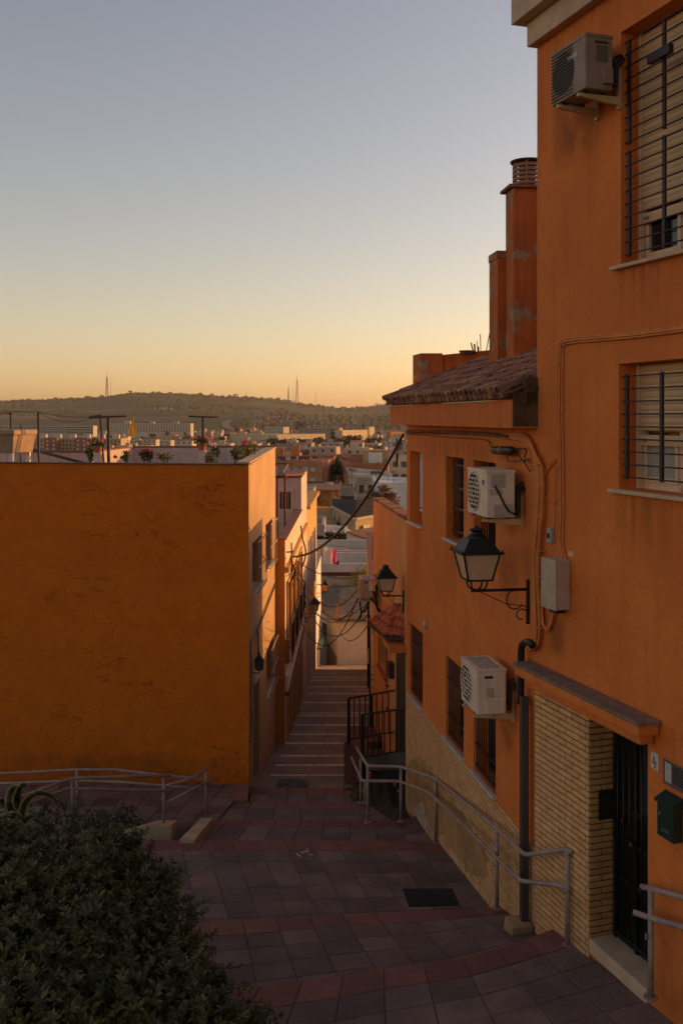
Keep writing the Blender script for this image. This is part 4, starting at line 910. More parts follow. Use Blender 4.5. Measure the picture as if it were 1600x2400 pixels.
for k in range(3):
    path = wpath(W_DOOR, [(1262 + 3 * k, 1380), (1264 + 3 * k, 1430), (1270 + 2 * k, 1462 + k * 4), (1282 + k, 1468 + k * 4), (1290 + 2 * k, 1445), (1294 + k, 1415)], 0.04); cable(T, 'loop', path, .009, M_CABLE)
for py in (1140, 1210, 1290, 1350, 1410, 1470):
    q = wpath(W_DOOR, [(1262, py)], 0.045)[0]; mb = MB(); mb.box(q, (0.16, 0.06, 0.012), W_DOOR.rz); mb.build('cable_tie', M_CABLE, T)
for a in ([(1278, 1105), (1290, 1092), (1303, 1074), (1311, 1062)], [(1275, 1120), (1285, 1095), (1296, 1080), (1300, 1090), (1299, 1150), (1297, 1236)], [(1268, 1150), (1285, 1172), (1300, 1176), (1309, 1165)]):
    cable(T, 'branch', wpath(W_DOOR, a, 0.02), .007, M_CABLE)
# bundle under the eave (old, dusty)
T = thing('eave_cables', 'dusty brown cables strung along the wall under the eave', 'cable', W_AC.pt(3, 0, -0.3))
M_DUSTY = mat('dusty_cable', (0.24, 0.11, 0.045), (0.10, 0.055, 0.03), scale=6, bump=0.4)
for k in range(4):
    pts = [(952, 1010 + k * 1.5), (985, 1011 + rg.uniform(-2, 2)), (1030, 1013 + rg.uniform(-3, 3)), (1080, 1012 + rg.uniform(-2, 3)), (1120, 1016 + rg.uniform(-3, 3)), (1160, 1019 + rg.uniform(-2, 2)), (1190, 1023)]
    cable(T, 'cable', wpath(W_AC, pts, 0.03 + 0.015 * k), .013 + .004 * (k % 2), M_DUSTY)
cable(T, 'cable', wpath(W_AC, [(953, 1017), (1000, 1020), (1060, 1026), (1110, 1028), (1142, 1033), (1150, 1046), (1160, 1050)], 0.02), .007, M_BLACK)
# black splice closure and its tails
u0, z0 = W_AC.uz(1155, 1055, 0.08); u1 = W_AC.u(1203, 0.08); zq = W_AC.z(1203, 1056, 0.08)
a = W_AC.pt(u0, 0.08, z0); b = W_AC.pt(u1, 0.08, zq); L_ = (b - a)
mb = MB(); mb.tube([a, a + L_ * .04, a + L_ * .08, a + L_ * .9, a + L_ * .96, b], [.02, .045, .05, .05, .04, .02], 12); sp = tag(mb.build('splice_closure', M_BLACK, smooth=True), 'black cylindrical cable splice hanging under the eave', 'cable joint')
mb = MB(); mb.tube([a + L_ * .42, a + L_ * .46], .054, 12); mb.build('strap', plain('grey_strap', (0.3, 0.25, 0.2), 0.6), sp)
for pts in ([(1203, 1055), (1222, 1050), (1232, 1056), (1228, 1072)], [(1200, 1064), (1188, 1070), (1190, 1080), (1210, 1080), (1240, 1075)], [(1215, 1066), (1228, 1085), (1242, 1105)], [(1214, 1060), (1222, 1078), (1236, 1076)]):
    cable(sp, 'tail', wpath(W_AC, pts, 0.07), .008, M_BLACK)
for pts in ([(1222, 1078), (1245, 1090), (1262, 1088)],):
    cable(sp, 'tail', wpath(W_AC, pts, 0.05), .008, M_CABLE)
# black elbow conduit and the steel channel with its concrete foot
T = thing('service_duct', 'grey steel cable channel with black elbow pipe, rising from the concrete foot', 'pipe', W_AC.pt(0.3, 0, -5.7))
pth = wpath(W_AC, [(1247, 1513, .10), (1238, 1505, .10), (1226, 1508, .10), (1221, 1522, .10), (1220, 1560, .10), (1219, 1650, .10)])
cable(T, 'elbow_pipe', pth, .040, M_BLACK, 12)
uc = W_AC.u(1226, 0.10); zt_ = W_AC.z(1226, 1633, 0.10)
mb = MB(); mb.wbox(W_AC, uc - 0.04, uc + 0.04, 0.05, 0.135, -5.60, zt_); mb.build('steel_channel', mat('grey_channel', (0.085, 0.066, 0.058), (0.055, 0.043, 0.039), scale=2, rough=0.5, bump=0.1, cstretch=(1, 1, .2)), T, bevel=0.006)
o_ = W_AC.pt(uc, 0.11, -5.76)
mb = MB(); mb.wbox(W_AC, uc - 0.16, uc + 0.14, 0.03, 0.30, -5.90, -5.59)
for i, p in enumerate(mb.v):
    if i >= 4: mb.v[i] = p.lerp(Vector((o_.x, o_.y, p.z)), 0.12)
tag(mb.build('concrete_foot', mat('ochre_concrete', (0.48, 0.28, 0.13), (0.36, 0.21, 0.10), scale=4, bump=0.4), bevel=0.012), 'ochre concrete foot block under the steel channel', 'block')
# floor grate
def L2P(px, py):
    Y = 12.5
    for _ in range(20): Y = -(-6.11 - 0.31 * (Y - 11.96) / 3.09) * F / (py - HY)
    return P(px, py, Y)
c4 = [L2P(958, 2126), L2P(1076, 2124), L2P(1060, 2084), L2P(943, 2084)]
mb = MB(); up = Vector((0, 0, 1)); mb.hexa([p - up * .02 for p in c4] + [p + up * .006 for p in c4]); gr = tag(mb.build('drain_grate', M_DARK), 'black rectangular drain grate in the paving', 'drain')
for i in range(13):
    t = (i + .5) / 13; a = c4[0].lerp(c4[3], t) + up * .010; b = c4[1].lerp(c4[2], t) + up * .010; mb = MB(); mb.tube([a, b], .009, 5); mb.build('grate_bar', plain('cast_iron', (0.03, 0.027, 0.025), 0.6), gr)
# litter: paper scraps
rg = random.Random(5)
for k, (px, py) in enumerate(((697, 2004), (702, 2008), (708, 2000), (716, 1998), (720, 1994), (728, 2005))):
    c_ = PZ(px, py, -6.33) + up * .012; mb = MB(); a = rg.uniform(0, 3); mb.box(c_, (.065, .018, .006), a)
    tag(mb.build('paper_scrap', plain('white_paper', (0.6, 0.55, 0.5), 0.8)), ('leftmost paper scrap of the white litter on the paving', 'paper scrap just right of the leftmost white scrap on the paving', 'middle-left white paper scrap on the dark paving', 'middle-right white paper scrap on the dark paving', 'farthest white paper scrap of the litter on the paving', 'rightmost paper scrap of the white litter on the paving')[k], 'litter', 'paper scraps on the paving')
# ================================================================== yellow house on the left, with its roof terrace
C0 = (-1.693, 18.2); C1 = (-1.54, 23.2)
W_YEL = Wall(C0, ((-180 - CX) / F * 19.0, 19.0)); W_LIT = Wall(C0, C1)
YH = thing('yellow_house', 'blank yellow ochre house wall with a planted roof terrace, on the left', 'house', (-3.5, 18.3, -6.7))
ZY = -0.875
mb = MB(); W = W_YEL
# slightly uneven wall sheet: a fine grid with centimetre relief
nu, nz = 60, 44
for i in range(nu + 1):
    for j in range(nz + 1):
        u = W.len * i / nu; z = -7.6 + (ZY + 7.6) * j / nz
        d = 0.02 * (vnoise(u * 1.1 + 3, z * 1.4) - 0.5) + 0.012 * (vnoise(u * 4, z * 5) - 0.5)
        if i == 0: d = 0
        mb.v.append(W.pt(u, d, z))
for i in range(nu):
    for j in range(nz):
        a = i * (nz + 1) + j; mb.f.append((a, a + 1, a + nz + 2, a + nz + 1))
mb.build('front_wall', M_YELLOW, YH, smooth=True)
W = W_LIT; L = W.len
def lit_top(u): return ZY + 0.15 * u / L
hA = (W.u(592), W.u(613), W.z(592, 1393), W.z(592, 1274)); hB = (W.u(622.5), W.u(638), W.z(622.5, 1335), W.z(622.5, 1232))
hC = (W.u(624.5), W.u(641), W.z(624.5, 1632), W.z(624.5, 1527)); hD = (W.u(594), W.u(607.5), -7.3, W.z(594, 1604))
mb = MB(); wall_holes(mb, W, 0, L, -8.6, ZY - 0.0, [hA, hB, hC, hD], 0.22)
mb.prism([W.pt(0.1, 0, ZY - .002), W.pt(L, 0, ZY - .002), W.pt(L, 0, ZY + 0.15)], -W.n * 0.2)
mb.build('alley_wall', M_APRICOT, YH, label='sunlit apricot side wall along the alley')
mb = MB(); mb.wbox(W, 0, L, 0.0005, 0.012, -8.6, -5.9); 
# body and terrace floor
mb = MB(); mb.add([W.pt(0.25, -0.225, -8.6), W.pt(L, -0.225, -8.6), Vector((-9.5, 23.6, -8.6)), Vector((-9.2, 19.3, -8.6)), W.pt(0.25, -0.225, -1.95), W.pt(L, -0.225, -1.95), Vector((-9.5, 23.6, -1.95)), Vector((-9.2, 19.3, -1.95))], [(3, 2, 1, 0), (4, 5, 6, 7), (0, 1, 5, 4), (1, 2, 6, 5), (2, 3, 7, 6), (3, 0, 4, 7)])
mb.build('body', mat('terrace_floor', (0.30, 0.15, 0.10), (0.22, 0.11, 0.075), scale=2), YH, label='roof terrace floor and inner body')
# parapet coping (front and alley side)
cop = mat('coping_plaster', (0.55, 0.40, 0.26), (0.44, 0.31, 0.2), scale=3, bump=0.4, streak=0.3)
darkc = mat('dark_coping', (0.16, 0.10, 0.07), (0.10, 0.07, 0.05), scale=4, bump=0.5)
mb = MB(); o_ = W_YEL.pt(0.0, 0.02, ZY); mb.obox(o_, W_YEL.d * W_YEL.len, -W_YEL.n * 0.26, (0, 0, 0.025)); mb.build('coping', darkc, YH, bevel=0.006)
mb = MB(); mb.prism([W.pt(-0.02, 0.02, ZY + 0.026), W.pt(L, 0.02, ZY + 0.155), W.pt(L, 0.02, ZY + 0.185), W.pt(-0.02, 0.02, ZY + 0.056)], -W.n * 0.25); mb.build('coping', cop, YH, bevel=0.006)
mb = MB(); mb.wbox(W_YEL, 0.2, W_YEL.len, -0.24, -0.05, -1.95, ZY - 0.002); mb.build('parapet', M_PINK, YH)
mb = MB(); mb.prism([W.pt(0.12, -0.06, -1.95), W.pt(L, -0.06, -1.95), W.pt(L, -0.06, ZY + 0.15), W.pt(0.12, -0.06, ZY + 0.02)], -W.n * 0.16); mb.build('parapet', M_PINK, YH)
# rear parapet faced with pale tiles
bp = [P(-200, 1060, 20.6), P(213, 1060, 20.7), P(312, 1049, 22.9), P(640, 1048, 23.15)]
redcop = mat('red_coping', (0.26, 0.10, 0.07), (0.18, 0.07, 0.05), scale=4, bump=0.3)
for a, b in zip(bp, bp[1:]):
    d = Vector((b.x - a.x, b.y - a.y, 0)); dn = Vector((d.y, -d.x, 0)).normalized()
    if dn.dot(-a) < 0: dn = -dn
    mb = MB(); mb.hexa([Vector((a.x, a.y, -1.95)), Vector((b.x, b.y, -1.95)), Vector((b.x, b.y, -1.95)) - dn * .15, Vector((a.x, a.y, -1.95)) - dn * .15, a, b, b - dn * .15, a - dn * .15]); rp = mb.build('rear_parapet', M_PINK, YH)
    mb = MB(); up = Vector((0, 0, .03)); mb.hexa([a + dn * .03 + up * .05, b + dn * .03 + up * .05, b - dn * .18 + up * .05, a - dn * .18 + up * .05, a + dn * .03 + up, b + dn * .03 + up, b - dn * .18 + up, a - dn * .18 + up]); mb.build('coping', redcop, YH)
    n = max(1, int(d.length / 0.21))
    for k in range(n):
        p = a.lerp(b, k / n); q = a.lerp(b, (k + 1) / n); g = (q - p).normalized() * .004
        mb = MB(); mb.hexa([p + g + dn * .001 + Vector((0, 0, -.6)), q - g + dn * .001 + Vector((0, 0, -.6)), q - g + dn * .010 + Vector((0, 0, -.6)), p + g + dn * .010 + Vector((0, 0, -.6)), p + g + dn * .001 + Vector((0, 0, -.004)), q - g + dn * .001 + Vector((0, 0, -.004)), q - g + dn * .010 + Vector((0, 0, -.004)), p + g + dn * .010 + Vector((0, 0, -.004))]); mb.build('wall_tile', mat('pale_pink_tile', (0.62, 0.47, 0.40), (0.55, 0.41, 0.35), scale=3, rough=0.4, bump=0.1, rnd=0.06), rp)
# windows on the alley side with projecting light guards
for k, h in enumerate((hA, hB, hC)):
    a, b, c, d = h
    mb = MB(); 
    for u0, u1, z0, z1 in ((a + .002, a + .05, c + .002, d - .002), (b - .05, b - .002, c + .002, d - .002), (a + .05, b - .05, c + .002, c + .05), (a + .05, b - .05, d - .05, d - .002)): mb.wbox(W, u0, u1, -.21, -.17, z0, z1)
    win = mb.build('window', plain('dark_window_frame', (0.05, 0.025, 0.018)), YH)
    mb = MB(); mb.wbox(W, a + .05, b - .05, -.195, -.19, c + .05, d - .05); mb.build('pane', M_GLASS, win)
    mb = MB(); mb.wbox(W, a - .05, b + .03, -.15, .045, c - .03, c - .001); mb.build('sill', M_WHITE, win)
    gm = plain('pale_steel', (0.42, 0.34, 0.27), 0.5)
    for z in (c + .02, (c + d) / 2, d + .02):
        mb = MB(); mb.wbox(W, a + .02, b, .10, .118, z - .012, z + .012); mb.build('guard_rail', gm, win)
    for i in range(8):
        u = a + .03 + (b - a - .04) * i / 7; mb = MB(); mb.tube([W.pt(u, .109, c + .02), W.pt(u, .109, d + .02)], .005, 5); mb.build('guard_bar', gm, win)
    for z in (c + .02, d + .02):
        for u in (a + .02, b - .01): mb = MB(); mb.tube([W.pt(u, .0, z), W.pt(u, .11, z)], .007, 5); mb.build('guard_bracket', gm, win)
a, b, c, d = hD
mb = MB(); mb.wbox(W, a + .002, b - .002, -.20, -.14, -7.3, d - .002); dr = mb.build('side_door', plain('weathered_grey_door', (0.085, 0.062, 0.06), 0.6), YH)
for z0, z1 in ((-7.0, -6.3), (-6.15, -5.6)):
    mb = MB(); mb.wbox(W, a + .12, b - .12, -.139, -.125, z0, z1); mb.build('door_panel', plain('weathered_grey_door', (0.085, 0.062, 0.06), 0.6), dr, bevel=.006)
mb = MB(); mb.wbox(W, a - .05, b + .05, .001, .05, d - .001, d + .16); mb.build('door_lintel', M_CREAM, YH, bevel=.008)
mb = MB(); mb.wbox(W, 0.0, L, .0006, .014, -8.6, -6.35)
for i, p in enumerate(mb.v): pass
# small coach lamp by the door
u0, z0 = W.uz(605, 1576, .10); cc = W.pt(u0, .12, z0)
T = thing('coach_lamp', 'small black coach lamp on the alley wall above the grey side door', 'wall lamp', W.pt(u0, 0, z0 - .1))
mb = MB(); mb.lathe(cc, [(.04, .04), (.075, .08), (.075, .22)], 6); mb.build('glass', plain('smoky_glass', (0.12, 0.1, 0.075), 0.3), T)
for k in range(6):
    a_ = k * math.pi / 3; dv = Vector((math.cos(a_), math.sin(a_), 0)); mb = MB(); mb.tube([cc + dv * .043 + Vector((0, 0, .035)), cc + dv * .079 + Vector((0, 0, .08)), cc + dv * .079 + Vector((0, 0, .225))], .006, 4); mb.build('cage_bar', M_IRON, T)
mb = MB(); mb.lathe(cc, [(.1, .22), (.085, .25), (.045, .3), (.015, .33), (.02, .345), (.004, .37)], 6); mb.build('hood', M_IRON, T)
mb = MB(); mb.tube([cc + Vector((0, 0, .035)), cc + Vector((0, 0, -.01)), W.pt(u0, .06, z0 - .02), W.pt(u0, .0, z0)], .012, 6); mb.build('bracket', M_IRON, T)
# cable run along the alley wall down to that lamp
T = thing('alley_wall_cable', 'sagging dark cables along the apricot alley wall down to the coach lamp', 'cable', W.pt(1, 0, -4.5))
for k in range(3):
    pts = [(645, 1365 + k * 4), (636, 1392 + k * 4), (622, 1430 + 3 * k), (612, 1455 + 2 * k), (605, 1475), (605, 1500), (606, 1540)] if k < 2 else [(645, 1372), (625, 1425), (604, 1477), (596, 1495), (588, 1512), (588, 1560), (588, 1640), (589, 1700), (585, 1740)]
    cable(T, 'cable', wpath(W, pts, .03 + .01 * k), .013, plain('dusty_black', (0.05, 0.04, 0.033), 0.7))
# antenna whose shadow falls on the sunny wall is out of view; terrace things follow
def leaves(rg, center, rad, n, size, squash=1.0, shape=None):
    mb = MB()
    for _ in range(n):
        while True:
            p = Vector((rg.uniform(-1, 1), rg.uniform(-1, 1), rg.uniform(-1, 1)))
            if 0.15 < p.length < 1: break
        p = Vector((p.x * rad[0], p.y * rad[1], p.z * rad[2])) + Vector(center)
        d = Vector((rg.gauss(0, 1), rg.gauss(0, 1), rg.gauss(0.3, 1))).normalized(); s = d.cross(Vector((rg.gauss(0, 1), rg.gauss(0, 1), rg.gauss(0, 1)))).normalized()
        l = size * rg.uniform(.6, 1.3); w = l * .38
        k = len(mb.v); nrm = d.cross(s) * (l * .12)
        mb.v += [p, p + d * l * .5 + s * w - nrm, p + d * l, p + d * l * .5 - s * w - nrm]; mb.f += [(k, k + 1, k + 2), (k, k + 2, k + 3)]
    return mb
LEAF1 = leafmat('geranium_leaf', (0.035, 0.075, 0.018), (0.10, 0.14, 0.03)); LEAF2 = leafmat('yellow_green_leaf', (0.10, 0.12, 0.02), (0.26, 0.22, 0.04)); LEAF3 = leafmat('dark_leaf', (0.015, 0.03, 0.012), (0.05, 0.07, 0.022))
PET = {'red': plain('red_petal', (0.55, 0.02, 0.03), 0.6), 'pink': plain('pink_petal', (0.75, 0.22, 0.28), 0.6), 'coral': plain('coral_petal', (0.72, 0.28, 0.16), 0.6), 'white': plain('white_petal', (0.75, 0.6, 0.5), 0.6)}
TERRA = mat('terracotta', (0.42, 0.13, 0.06), (0.32, 0.095, 0.05), scale=6, bump=0.2)
def potted(px, py, Y, rw, rh, label, leaf, flowers, n=170, pot=True, seed=1, potm=None, base=None, shape=(1, 1)):
    """px,py: middle of the foliage; rw, rh: its half size in photo pixels"""
    rg = random.Random(seed); s = Y / F; c = P(px, py, Y)
    zb = base if base is not None else -1.95
    T = thing('potted_plant', label, 'plant', (c.x, c.y, zb), 'potted plants on the roof terrace')
    if pot:
        pr = min(.13, rw * s * .6); ph = pr * 1.5; zp = c.z - rh * s * .6 - ph
        mb = MB(); mb.lathe((c.x, c.y, zp), [(pr * .7, 0), (pr * .95, ph * .85), (pr * 1.08, ph * .85), (pr * 1.08, ph), (pr * .9, ph), (pr * .85, ph * .9)], 14); mb.build('pot', potm or TERRA, T)
        if base is None:
            mb = MB(); mb.box((c.x, c.y, (zp - 1.95) / 2), (pr * 1.6, pr * 1.6, zp + 1.95)); mb.build('pot_stand', M_PINK, T)
    else:
        mb = MB(); mb.lathe((c.x, c.y, -1.95), [(.11, 0), (.15, .3), (.16, .3), (.16, .33), (.13, .33)], 12); mb.build('pot', TERRA, T)
    mb = MB()
    for k in range(7):
        a = Vector((c.x + rg.uniform(-.03, .03), c.y + rg.uniform(-.03, .03), c.z - rh * s - (.1 if pot else .35))); b = c + Vector((rg.uniform(-.8, .8) * rw * s, rg.uniform(-.1, .1), rg.uniform(-.2, .8) * rh * s)); mb.tube([a, a.lerp(b, .5) + Vector((0, 0, .03)), b], .006, 4)
    mb.build('stem', plain('green_stem', (0.08, 0.09, 0.03)), T)
    mb = leaves(rg, c, (rw * s, rw * s * .7, rh * s), n, .055); fo = mb.build('foliage', leaf, T, fix=False); fo['kind'] = 'stuff'
    for col, fx, fy in flowers:
        q = P(fx, fy, Y - rw * s * .5); mb = MB()
        for k in range(9):
            d = Vector((rg.gauss(0, 1), rg.gauss(0, 1), rg.gauss(0, 1))).normalized() * .028; mb.lathe(q + d, [(.004, -.014), (.017, 0), (.012, .012), (.002, .016)], 6)
        mb.build('flower', PET[col], T, smooth=True)
    return T
YT = 19.3
potted(230, 1040, YT, 17, 10, 'pink geranium in an orange pot beside the left T-shaped line post', LEAF1, [('pink', 231, 1031), ('pink', 238, 1033), ('coral', 222, 1036)], 150, True, 1)
potted(214, 1063, YT + .1, 12, 16, 'trailing dark foliage with a coral flower under the orange pot', LEAF1, [('coral', 228, 1068), ('pink', 207, 1040)], 150, False, 2)
potted(295, 1068, YT + .4, 10, 13, 'small dark leafy plant just right of the left T-shaped line post', LEAF3, [('red', 271, 1071)], 90, False, 3)
potted(344, 1065, YT + .4, 19, 15, 'dark bush with deep red flowers behind the yellow parapet', LEAF3, [('red', 341, 1057), ('red', 349, 1056), ('red', 334, 1058), ('pink', 318, 1075)], 190, False, 4)
potted(385, 1070, YT + .5, 20, 9, 'low yellow-green plant with coral blooms right of the red flowered bush', LEAF2, [('coral', 372, 1062), ('coral', 378, 1061)], 120, False, 5)
potted(474, 1034, YT + .3, 18, 9, 'pink and red geranium in the pot fixed to the right T-shaped post', LEAF1, [('red', 468, 1024), ('pink', 450, 1029), ('pink', 483, 1027), ('pink', 495, 1026), ('pink', 489, 1030)], 150, True, 6)
potted(488, 1072, YT + .3, 18, 12, 'yellow-green leafy plant at the foot of the right T-shaped post', LEAF2, [], 150, False, 7)
potted(505, 1057, YT + .6, 12, 12, 'trailing green plant with pale pink bloom right of the T-shaped post', LEAF1, [('white', 501, 1042), ('pink', 504, 1046)], 90, False, 8)
potted(556, 1065, 19.9, 17, 13, 'green plant with big red flowers at the inner corner of the parapet', LEAF1, [('red', 558, 1070), ('red', 560, 1068), ('red', 575, 1036), ('red', 572, 1041)], 170, False, 9)
potted(585, 1053, 20.6, 22, 17, 'tall yellow-flowered plant along the sunlit parapet', LEAF2, [('coral', 571, 1060), ('white', 598, 1038), ('white', 582, 1028)], 230, False, 10)
# clothes-line posts, lines and cloth
M_POST = plain('rusty_brown_steel', (0.07, 0.038, 0.026), 0.6)
def post(name, label, a, b, Y, r, bar=None, tilt=0):
    pa, pb = P(*a, Y), P(*b, Y); pb2 = pb + (pb - pa).normalized() * ((-1.95 - pb.z) / (pb - pa).normalized().z)
    T = thing(name, label, 'post', pb2)
    mb = MB(); mb.tube([pb2, pa], r, 8); mb.build('upright', M_POST, T, smooth=True)
    if bar: mb = MB(); mb.tube([P(*bar[0], Y), P(*bar[1], Y)], r * .62, 8); mb.build('crossbar', M_POST, T, smooth=True)
post('line_post', 'right T-shaped clothes line post on the roof terrace', (476, 977), (476, 1078), 19.6, .026, ((442, 976), (512, 978)))
post('line_post', 'left T-shaped clothes line post on the roof terrace', (254, 977), (255, 1078), 19.4, .032, ((209, 979), (297, 975)))
post('line_post', 'thin leaning post just left of the left T-shaped line post', (235, 971), (243, 1077), 19.9, .022, ((210, 977), (237, 973)))
post('line_post', 'plain straight post right of the stone trough', (90, 964), (92, 1078), 19.3, .024)
post('line_post', 'short post rising behind the stone trough', (26, 966), (26, 1050), 19.9, .02, ((18, 970), (29, 969)))
post('line_post', 'stubby pole end showing above the stone trough rim', (49, 996), (49, 1050), 20.2, .016)
mb = MB(); mb.tube([P(78, 1054, 20.2), P(200, 1086, 19.2)], .03, 8); tag(mb.build('leaning_bar', M_POST, smooth=True), 'dark bar leaning against the terrace parapet right of the trough', 'bar')
T = thing('clothes_line', 'pale clothes lines strung between the two T-shaped posts', 'clothes line', P(370, 980, 19.5))
for dy, sg_ in ((0, .02), (3, .05), (-1, .03)):
    mb = MB(); mb.tube(sag(P(296, 976 + dy, 19.4), P(443, 977 + dy, 19.6), sg_), .006, 5); mb.build('line', plain('pale_line', (0.6, 0.5, 0.35)), T)
T = thing('washing_wire', 'thin dark wires running left from the left T-shaped post', 'clothes line', P(90, 966, 19.4))
for a, b, s_ in (((-150, 955), (90, 965), .02), ((90, 966), (210, 978), .03), ((92, 968), (215, 980), .12), ((-150, 962), (27, 968), .02)):
    mb = MB(); mb.tube(sag(P(*a, 19.4), P(*b, 19.5), s_), .005, 5); mb.build('wire', plain('dusty_black', (0.05, 0.04, 0.033), 0.7), T)
q = P(312, 977, 19.45); mb = MB(); cp = []
for j in range(9):
    t = j / 8; wid = (.012 + .075 * t) if t < .85 else .05
    off = -.03 * t
    cp.append([q + Vector((off - wid + 2 * wid * i / 6, .02 * math.sin(i * 1.9 + j * .4), -.4 * t - (.05 * (i / 6 - .5) if j == 8 else 0))) for i in range(7)])
for r in cp: mb.v += r
for j in range(8):
    for i in range(6): k = j * 7 + i; mb.f.append((k, k + 1, k + 8, k + 7))
tag(mb.build('hanging_cloth', leafmat('yellow_cloth', (0.70, 0.38, 0.03), (0.62, 0.36, 0.03), .8, .45), fix=False, smooth=True), 'yellow cloth hanging from the clothes line', 'cloth')
# stone trough on stilts
cx_ = P(32, 1050, 18.95); n1 = Vector((.97, -.25, 0)).normalized(); t1 = Vector((n1.y, -n1.x, 0)); t1 = t1 if t1.y > 0 else -t1; n2 = -t1; t2 = -n1
zt_, zb_ = P(32, 1008, 18.95).z, P(32, 1062, 18.95).z
T = thing('stone_trough', 'large stone planting trough on white stilts at the left edge', 'planter', (cx_.x, cx_.y, -1.95))
def trough(o, l1, l2, z0, z1, ins): 
    mb = MB(); b = [o + t1 * ins + t2 * ins, o + t1 * (l1 - ins) + t2 * ins, o + t1 * (l1 - ins) + t2 * (l2 - ins), o + t1 * ins + t2 * (l2 - ins)]; a = [o, o + t1 * l1, o + t1 * l1 + t2 * l2, o + t2 * l2]
    mb.hexa([Vector((p.x, p.y, z0)) for p in b] + [Vector((p.x, p.y, z1)) for p in a]); return mb
M_TROUGH = mat('stone_trough', (0.40, 0.27, 0.17), (0.30, 0.2, 0.13), scale=4, bump=0.5, streak=0.5, streakcol=(0.16, 0.11, 0.08))
trough(cx_, .80, .62, zb_, zt_ - .09, .05).build('basin', M_TROUGH, T, bevel=.01)
trough(cx_ - t1 * .03 - t2 * .03, .86, .68, zt_ - .089, zt_, -.015).build('rim', M_TROUGH, T, bevel=.01)
for i, j in ((.1, .1), (.1, .5), (.68, .1), (.68, .5)):
    p = cx_ + t1 * i + t2 * j; mb = MB(); mb.box((p.x, p.y, (zb_ - 1.95) / 2), (.07, .07, zb_ + 1.95)); mb.build('stilt', M_WHITE, T)

# ================================================================== second house on the left side of the alley
D0 = (-1.313, 23.2); D1 = (-1.225, 30.6)
W2 = Wall(D0, D1)
H2 = thing('alley_house', 'narrow ochre house with a walled roof terrace, second on the left of the alley', 'house', (-1.6, 24, -7.6))
Z2 = -2.86
M_OCH = mat('ochre_plaster', (0.55, 0.30, 0.10), (0.46, 0.24, 0.075), scale=1.2, bump=0.3, streak=0.3)
mb = MB(); mb.hexa([(-6.5, 23.2, -9.2), (-1.313, 23.2, -9.2), (-1.313, 23.45, -9.2), (-6.5, 23.45, -9.2), (-6.5, 23.2, Z2), (-1.313, 23.2, Z2), (-1.313, 23.45, Z2), (-6.5, 23.45, Z2)]); mb.build('end_wall', mat('ochre_end', (0.50, 0.22, 0.055), (0.42, 0.18, 0.04), scale=1, bump=0.3, streak=.3), H2)
us = [W2.len * t for t in (0.07, 0.2, 0.30, 0.45, 0.56, 0.70, 0.80, 0.95)]
lows = [(us[0], us[1], -10, -6.75), (us[2], us[3], -10, -6.8), (us[4], us[5], -10, -6.85), (us[6], us[7], -10, -6.9)]
ups = [(us[0], us[1], -5.75, -4.0), (us[2], us[3], -5.75, -4.0), (us[4], us[5], -5.75, -4.0), (us[6], us[7], -5.75, -4.0)]
mb = MB(); wall_holes(mb, W2, 0.0, W2.len, -10, Z2, lows + ups, .2); mb.build('alley_wall', M_CREAM, H2)
mb = MB(); mb.add([Vector((-1.55, 23.46, -10)), Vector((-1.47, 30.6, -10)), Vector((-6.5, 30.6, -10)), Vector((-6.5, 23.46, -10)), Vector((-1.55, 23.46, -3.9)), Vector((-1.47, 30.6, -3.9)), Vector((-6.5, 30.6, -3.9)), Vector((-6.5, 23.46, -3.9))], [(3, 2, 1, 0), (4, 5, 6, 7), (0, 1, 5, 4), (1, 2, 6, 5), (2, 3, 7, 6), (3, 0, 4, 7)]); mb.build('body', M_DARK, H2)
mb = MB(); mb.wbox(W2, .0, W2.len, -.17, -.002, -3.9, Z2 - .001); mb.build('parapet', M_PINK, H2)
for a, b, c, d in lows + ups:
    for u0, u1, z0, z1 in ((a - .09, a, c, d + .09), (b, b + .09, c, d + .09), (a, b, d, d + .09)):
        mb = MB(); mb.wbox(W2, u0, u1, .001, .05, max(z0, -9.5), z1); mb.build('door_surround', M_OCH, H2)
    mb = MB(); mb.wbox(W2, a, b, -.19, -.16, max(c, -9.5), d); dd_ = mb.build('balcony_door' if c > -6 else 'house_door', plain('dark_brown_door', (0.05, 0.03, 0.02), 0.5), H2)
    if c > -6:
        mb = MB(); mb.wbox(W2, a - .1, b + .1, .001, .16, c - .07, c - .001); bl = mb.build('balcony', M_OCH, H2)
        for i in range(7):
            mb = MB(); u = a - .05 + (b - a + .1) * i / 6; mb.tube([W2.pt(u, .13, c), W2.pt(u, .13, c + .85)], .008, 4); mb.build('baluster', M_IRON, bl)
        mb = MB(); mb.tube([W2.pt(a - .08, .13, c + .86), W2.pt(b + .08, .13, c + .86)], .012, 5); mb.build('handrail', M_IRON, bl)
mb = MB(); mb.wbox(W2, .02, W2.len, .001, .07, -6.40, -6.02); mb.build('fascia_band', M_WHITE, H2)
mb = MB(); mb.wbox(W2, .02, W2.len, .001, .10, -6.50, -6.41); mb.build('red_strip', mat('red_band', (0.22, 0.05, 0.04), (0.15, 0.035, 0.03), scale=6), H2)
mb = MB(); mb.wbox(W2, .0, W2.len + 2.5, .001, .09, -3.62, -3.50); mb.build('string_course', M_OCH, H2)
for i in range(34):
    u = .0 + (W2.len) * i / 34; mb = MB(); mb.wbox(W2, u + .004, u + W2.len / 34 - .004, -.19, .03, Z2, Z2 + .03); mb.build('coping_tile', redcop, H2)
mb = MB(); 
for i in range(10): pass
for i in range(14):
    x = -1.62 - .3 * i
    mb = MB(); mb.box2(x - .145, x + .145, 23.17, 23.48, Z2, Z2 + .03); mb.build('coping_tile', redcop, H2)
mb = MB(); mb.box2(-1.46, -1.24, 23.27, 23.49, -9, -5.8); 
